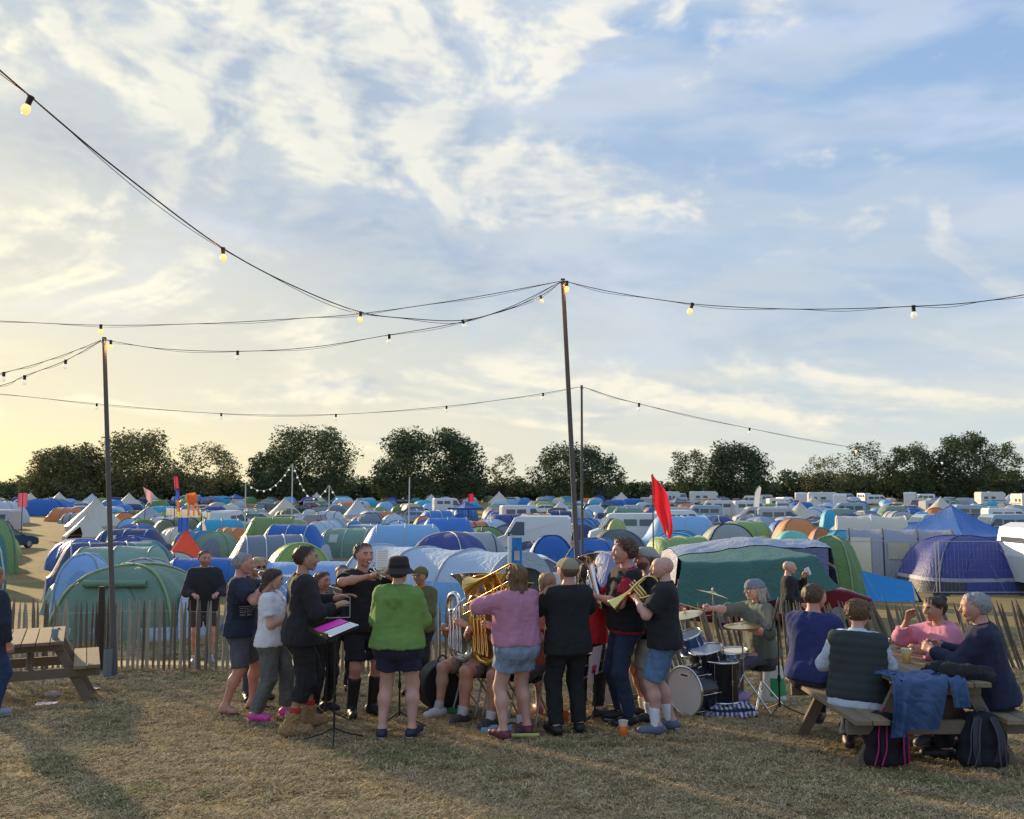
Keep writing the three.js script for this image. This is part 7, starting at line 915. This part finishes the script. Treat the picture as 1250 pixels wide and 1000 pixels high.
sit(0.3, 0.58, -1.3, { label: 'person in a pink hoodie with a hair bun seated at the table', H: 1.66, fem: 1, fat: 1.1, lean: 0.16, look: 0.0, hands: { R: [-0.08, 1.14, 0.36], L: [0.18, 0.86, 0.4] }, elbow: { R: [-0.6, -0.8, 0.3] }, grip: { R: 0.3, L: 0.5 }, feet: { L: [0.15, 0.36], R: [-0.15, 0.36] }, top: { name: 'hoodie', color: [0.62, 0.24, 0.34], sleeve: 1.95, hem: 0.86, hood: 1, loose: 0.03 }, bottom: { color: [0.04, 0.05, 0.1], len: 1.94 }, shoes: { color: [0.2, 0.2, 0.22], rim: [0.6, 0.6, 0.6] }, hair: { color: [0.03, 0.018, 0.012], style: 'bun', thick: 0.006, line: 0.045 }, skin: 'tan', seed: 33 });
sit(-0.4, 0.63, -2.1, { label: 'grey haired person in a dark navy jacket seated at the table', H: 1.8, fat: 1.26, lean: 0.16, look: 0.25, hands: { L: [0.1, 0.86, 0.44], R: [-0.16, 0.86, 0.42] }, feet: { L: [0.18, 0.36], R: [-0.16, 0.34] }, top: { name: 'jacket', color: [0.016, 0.02, 0.05], sleeve: 1.95, hem: 0.84, loose: 0.032, collar: [0.02, 0.024, 0.05] }, bottom: { color: [0.02, 0.022, 0.03], len: 1.94 }, shoes: { color: BLK }, hair: { color: [0.27, 0.28, 0.29], style: 'crop', thick: 0.012 }, skin: 'ruddy', seed: 34 });
cup('cup of pale beer on the occupied picnic table', on(-0.05, 0.05, 0.762), [0.72, 0.68, 0.5], 0.12, 0.042, [0.6, 0.4, 0.08]); cup('empty clear cup on the occupied picnic table', on(0.5, 0.1, 0.762), [0.6, 0.62, 0.62], 0.12, 0.04);
{ // jacket thrown over the near end of the table
  const t = thing('denim_jacket', 'blue jacket hanging over the table edge beside the quilted vest', 'jacket', null, on(-0.88, -0.16), 0.05), jm = cloth([0.035, 0.085, 0.2]);
  const over = (w0, w1, x0, x1, len, seed) => sheet(26, 40, (u, v) => { const s = v * len - 0.34, fold = Math.sin(u * 8 + seed + v * 2.5) * 0.7 + Math.sin(u * 15 + seed * 2 - v * 3) * 0.22, w = lerp(w0, w1, v), x = lerp(x0, x1, v) + (u - 0.5) * w, flat = s < 0; return { x, y: flat ? 0.79 + 0.022 * noise2(u * 3 + seed, v * 4) + 0.02 * Math.abs(fold) * clamp(1 + s * 2.5) : 0.79 - s + 0.012 * fold, z: flat ? s + 0.01 : 0.03 + 0.035 * fold * clamp(s * 4) + 0.02 * Math.sin(s * 9), u: x, v: s }; });
  part(t, 'body', over(0.44, 0.3, 0.0, -0.08, 0.72, 1), jm); part(t, 'sleeve', over(0.17, 0.12, 0.2, 0.24, 0.55, 4), jm); part(t, 'sleeve', over(0.18, 0.13, -0.2, -0.26, 0.78, 7), jm);
}
lump('handbag', 'brown bag under the occupied picnic table', 'bag', on(-0.45, 0.16), 0.4, [[[-0.12, 0.5, 0], [0.12, 0.5, 0], 0.07], [[-0.14, 0.38, 0], [0.14, 0.38, 0], 0.09]], [0.12, 0.07, 0.05], { amp: 0.006 });
lump('black_jacket', 'black jacket heaped on the occupied table', 'jacket', on(-0.6, 0.22, 0.75), 0.1, [[[-0.16, 0.03, -0.1], [0.2, 0.04, -0.1], 0.08, 0.07], [[-0.12, 0.06, 0.1], [0.18, 0.05, 0.12], 0.08, 0.06], [[0.15, 0.03, 0.2], [0.22, 0.0, 0.0], 0.05, 0.05]], BLK, { amp: 0.014, drape: 1 });
function backpack(label, pos, yaw, main, trim, lightStrap) {
  const t = lump('backpack', label, 'backpack', pos, yaw, [[[-0.1, 0.1, 0], [0.1, 0.1, 0], 0.1], [[-0.09, 0.25, 0], [0.09, 0.25, 0], 0.1], [[-0.05, 0.36, -0.01], [0.05, 0.36, -0.01], 0.09, 0.09]], main, { cell: 0.014, amp: 0.006, f: 9 });
  lump; for (const s of [-1, 1]) part(t, 'strap', sheet(3, 16, (u, v) => ({ x: s * (0.06 + 0.035 * Math.sin(v * 3)) + (u - 0.5) * 0.05, y: 0.43 - v * 0.38, z: 0.085 + 0.05 * Math.sin(Math.PI * v), u, v })), plain(lightStrap)), part(t, 'piping', pipe([V(s * 0.035, 0.42, 0.1), V(s * 0.07, 0.3, 0.142), V(s * 0.075, 0.18, 0.142), V(s * 0.1, 0.05, 0.11)], 0.006, 20, 5), plain(trim)), part(t, 'piping', pipe([V(s * 0.085, 0.42, 0.09), V(s * 0.125, 0.3, 0.118), V(s * 0.13, 0.18, 0.118), V(s * 0.15, 0.05, 0.09)], 0.006, 20, 5), plain(trim));
  part(t, 'handle', new THREE.TorusGeometry(0.035, 0.008, 6, 14, Math.PI).translate(0, 0.45, 0.02), plain(trim)); part(t, 'front_pocket', new RoundedBoxGeometry(0.2, 0.18, 0.05, 3, 0.02).translate(0, 0.14, -0.11), plain(main));
  return t;
}
backpack('black backpack with pink piping leaning on the picnic table leg', hit(1082, 937), 0.15, [0.022, 0.014, 0.02], [0.65, 0.03, 0.22], [0.03, 0.02, 0.03]);
backpack('dark navy backpack with grey straps on the grass by the table', hit(1200, 938), -0.1, [0.016, 0.018, 0.026], [0.1, 0.1, 0.12], [0.06, 0.065, 0.075]);
scene.traverse((o) => { if (o.isMesh) { o.castShadow = true; o.receiveShadow = true; } });
renderer.render(scene, camera);
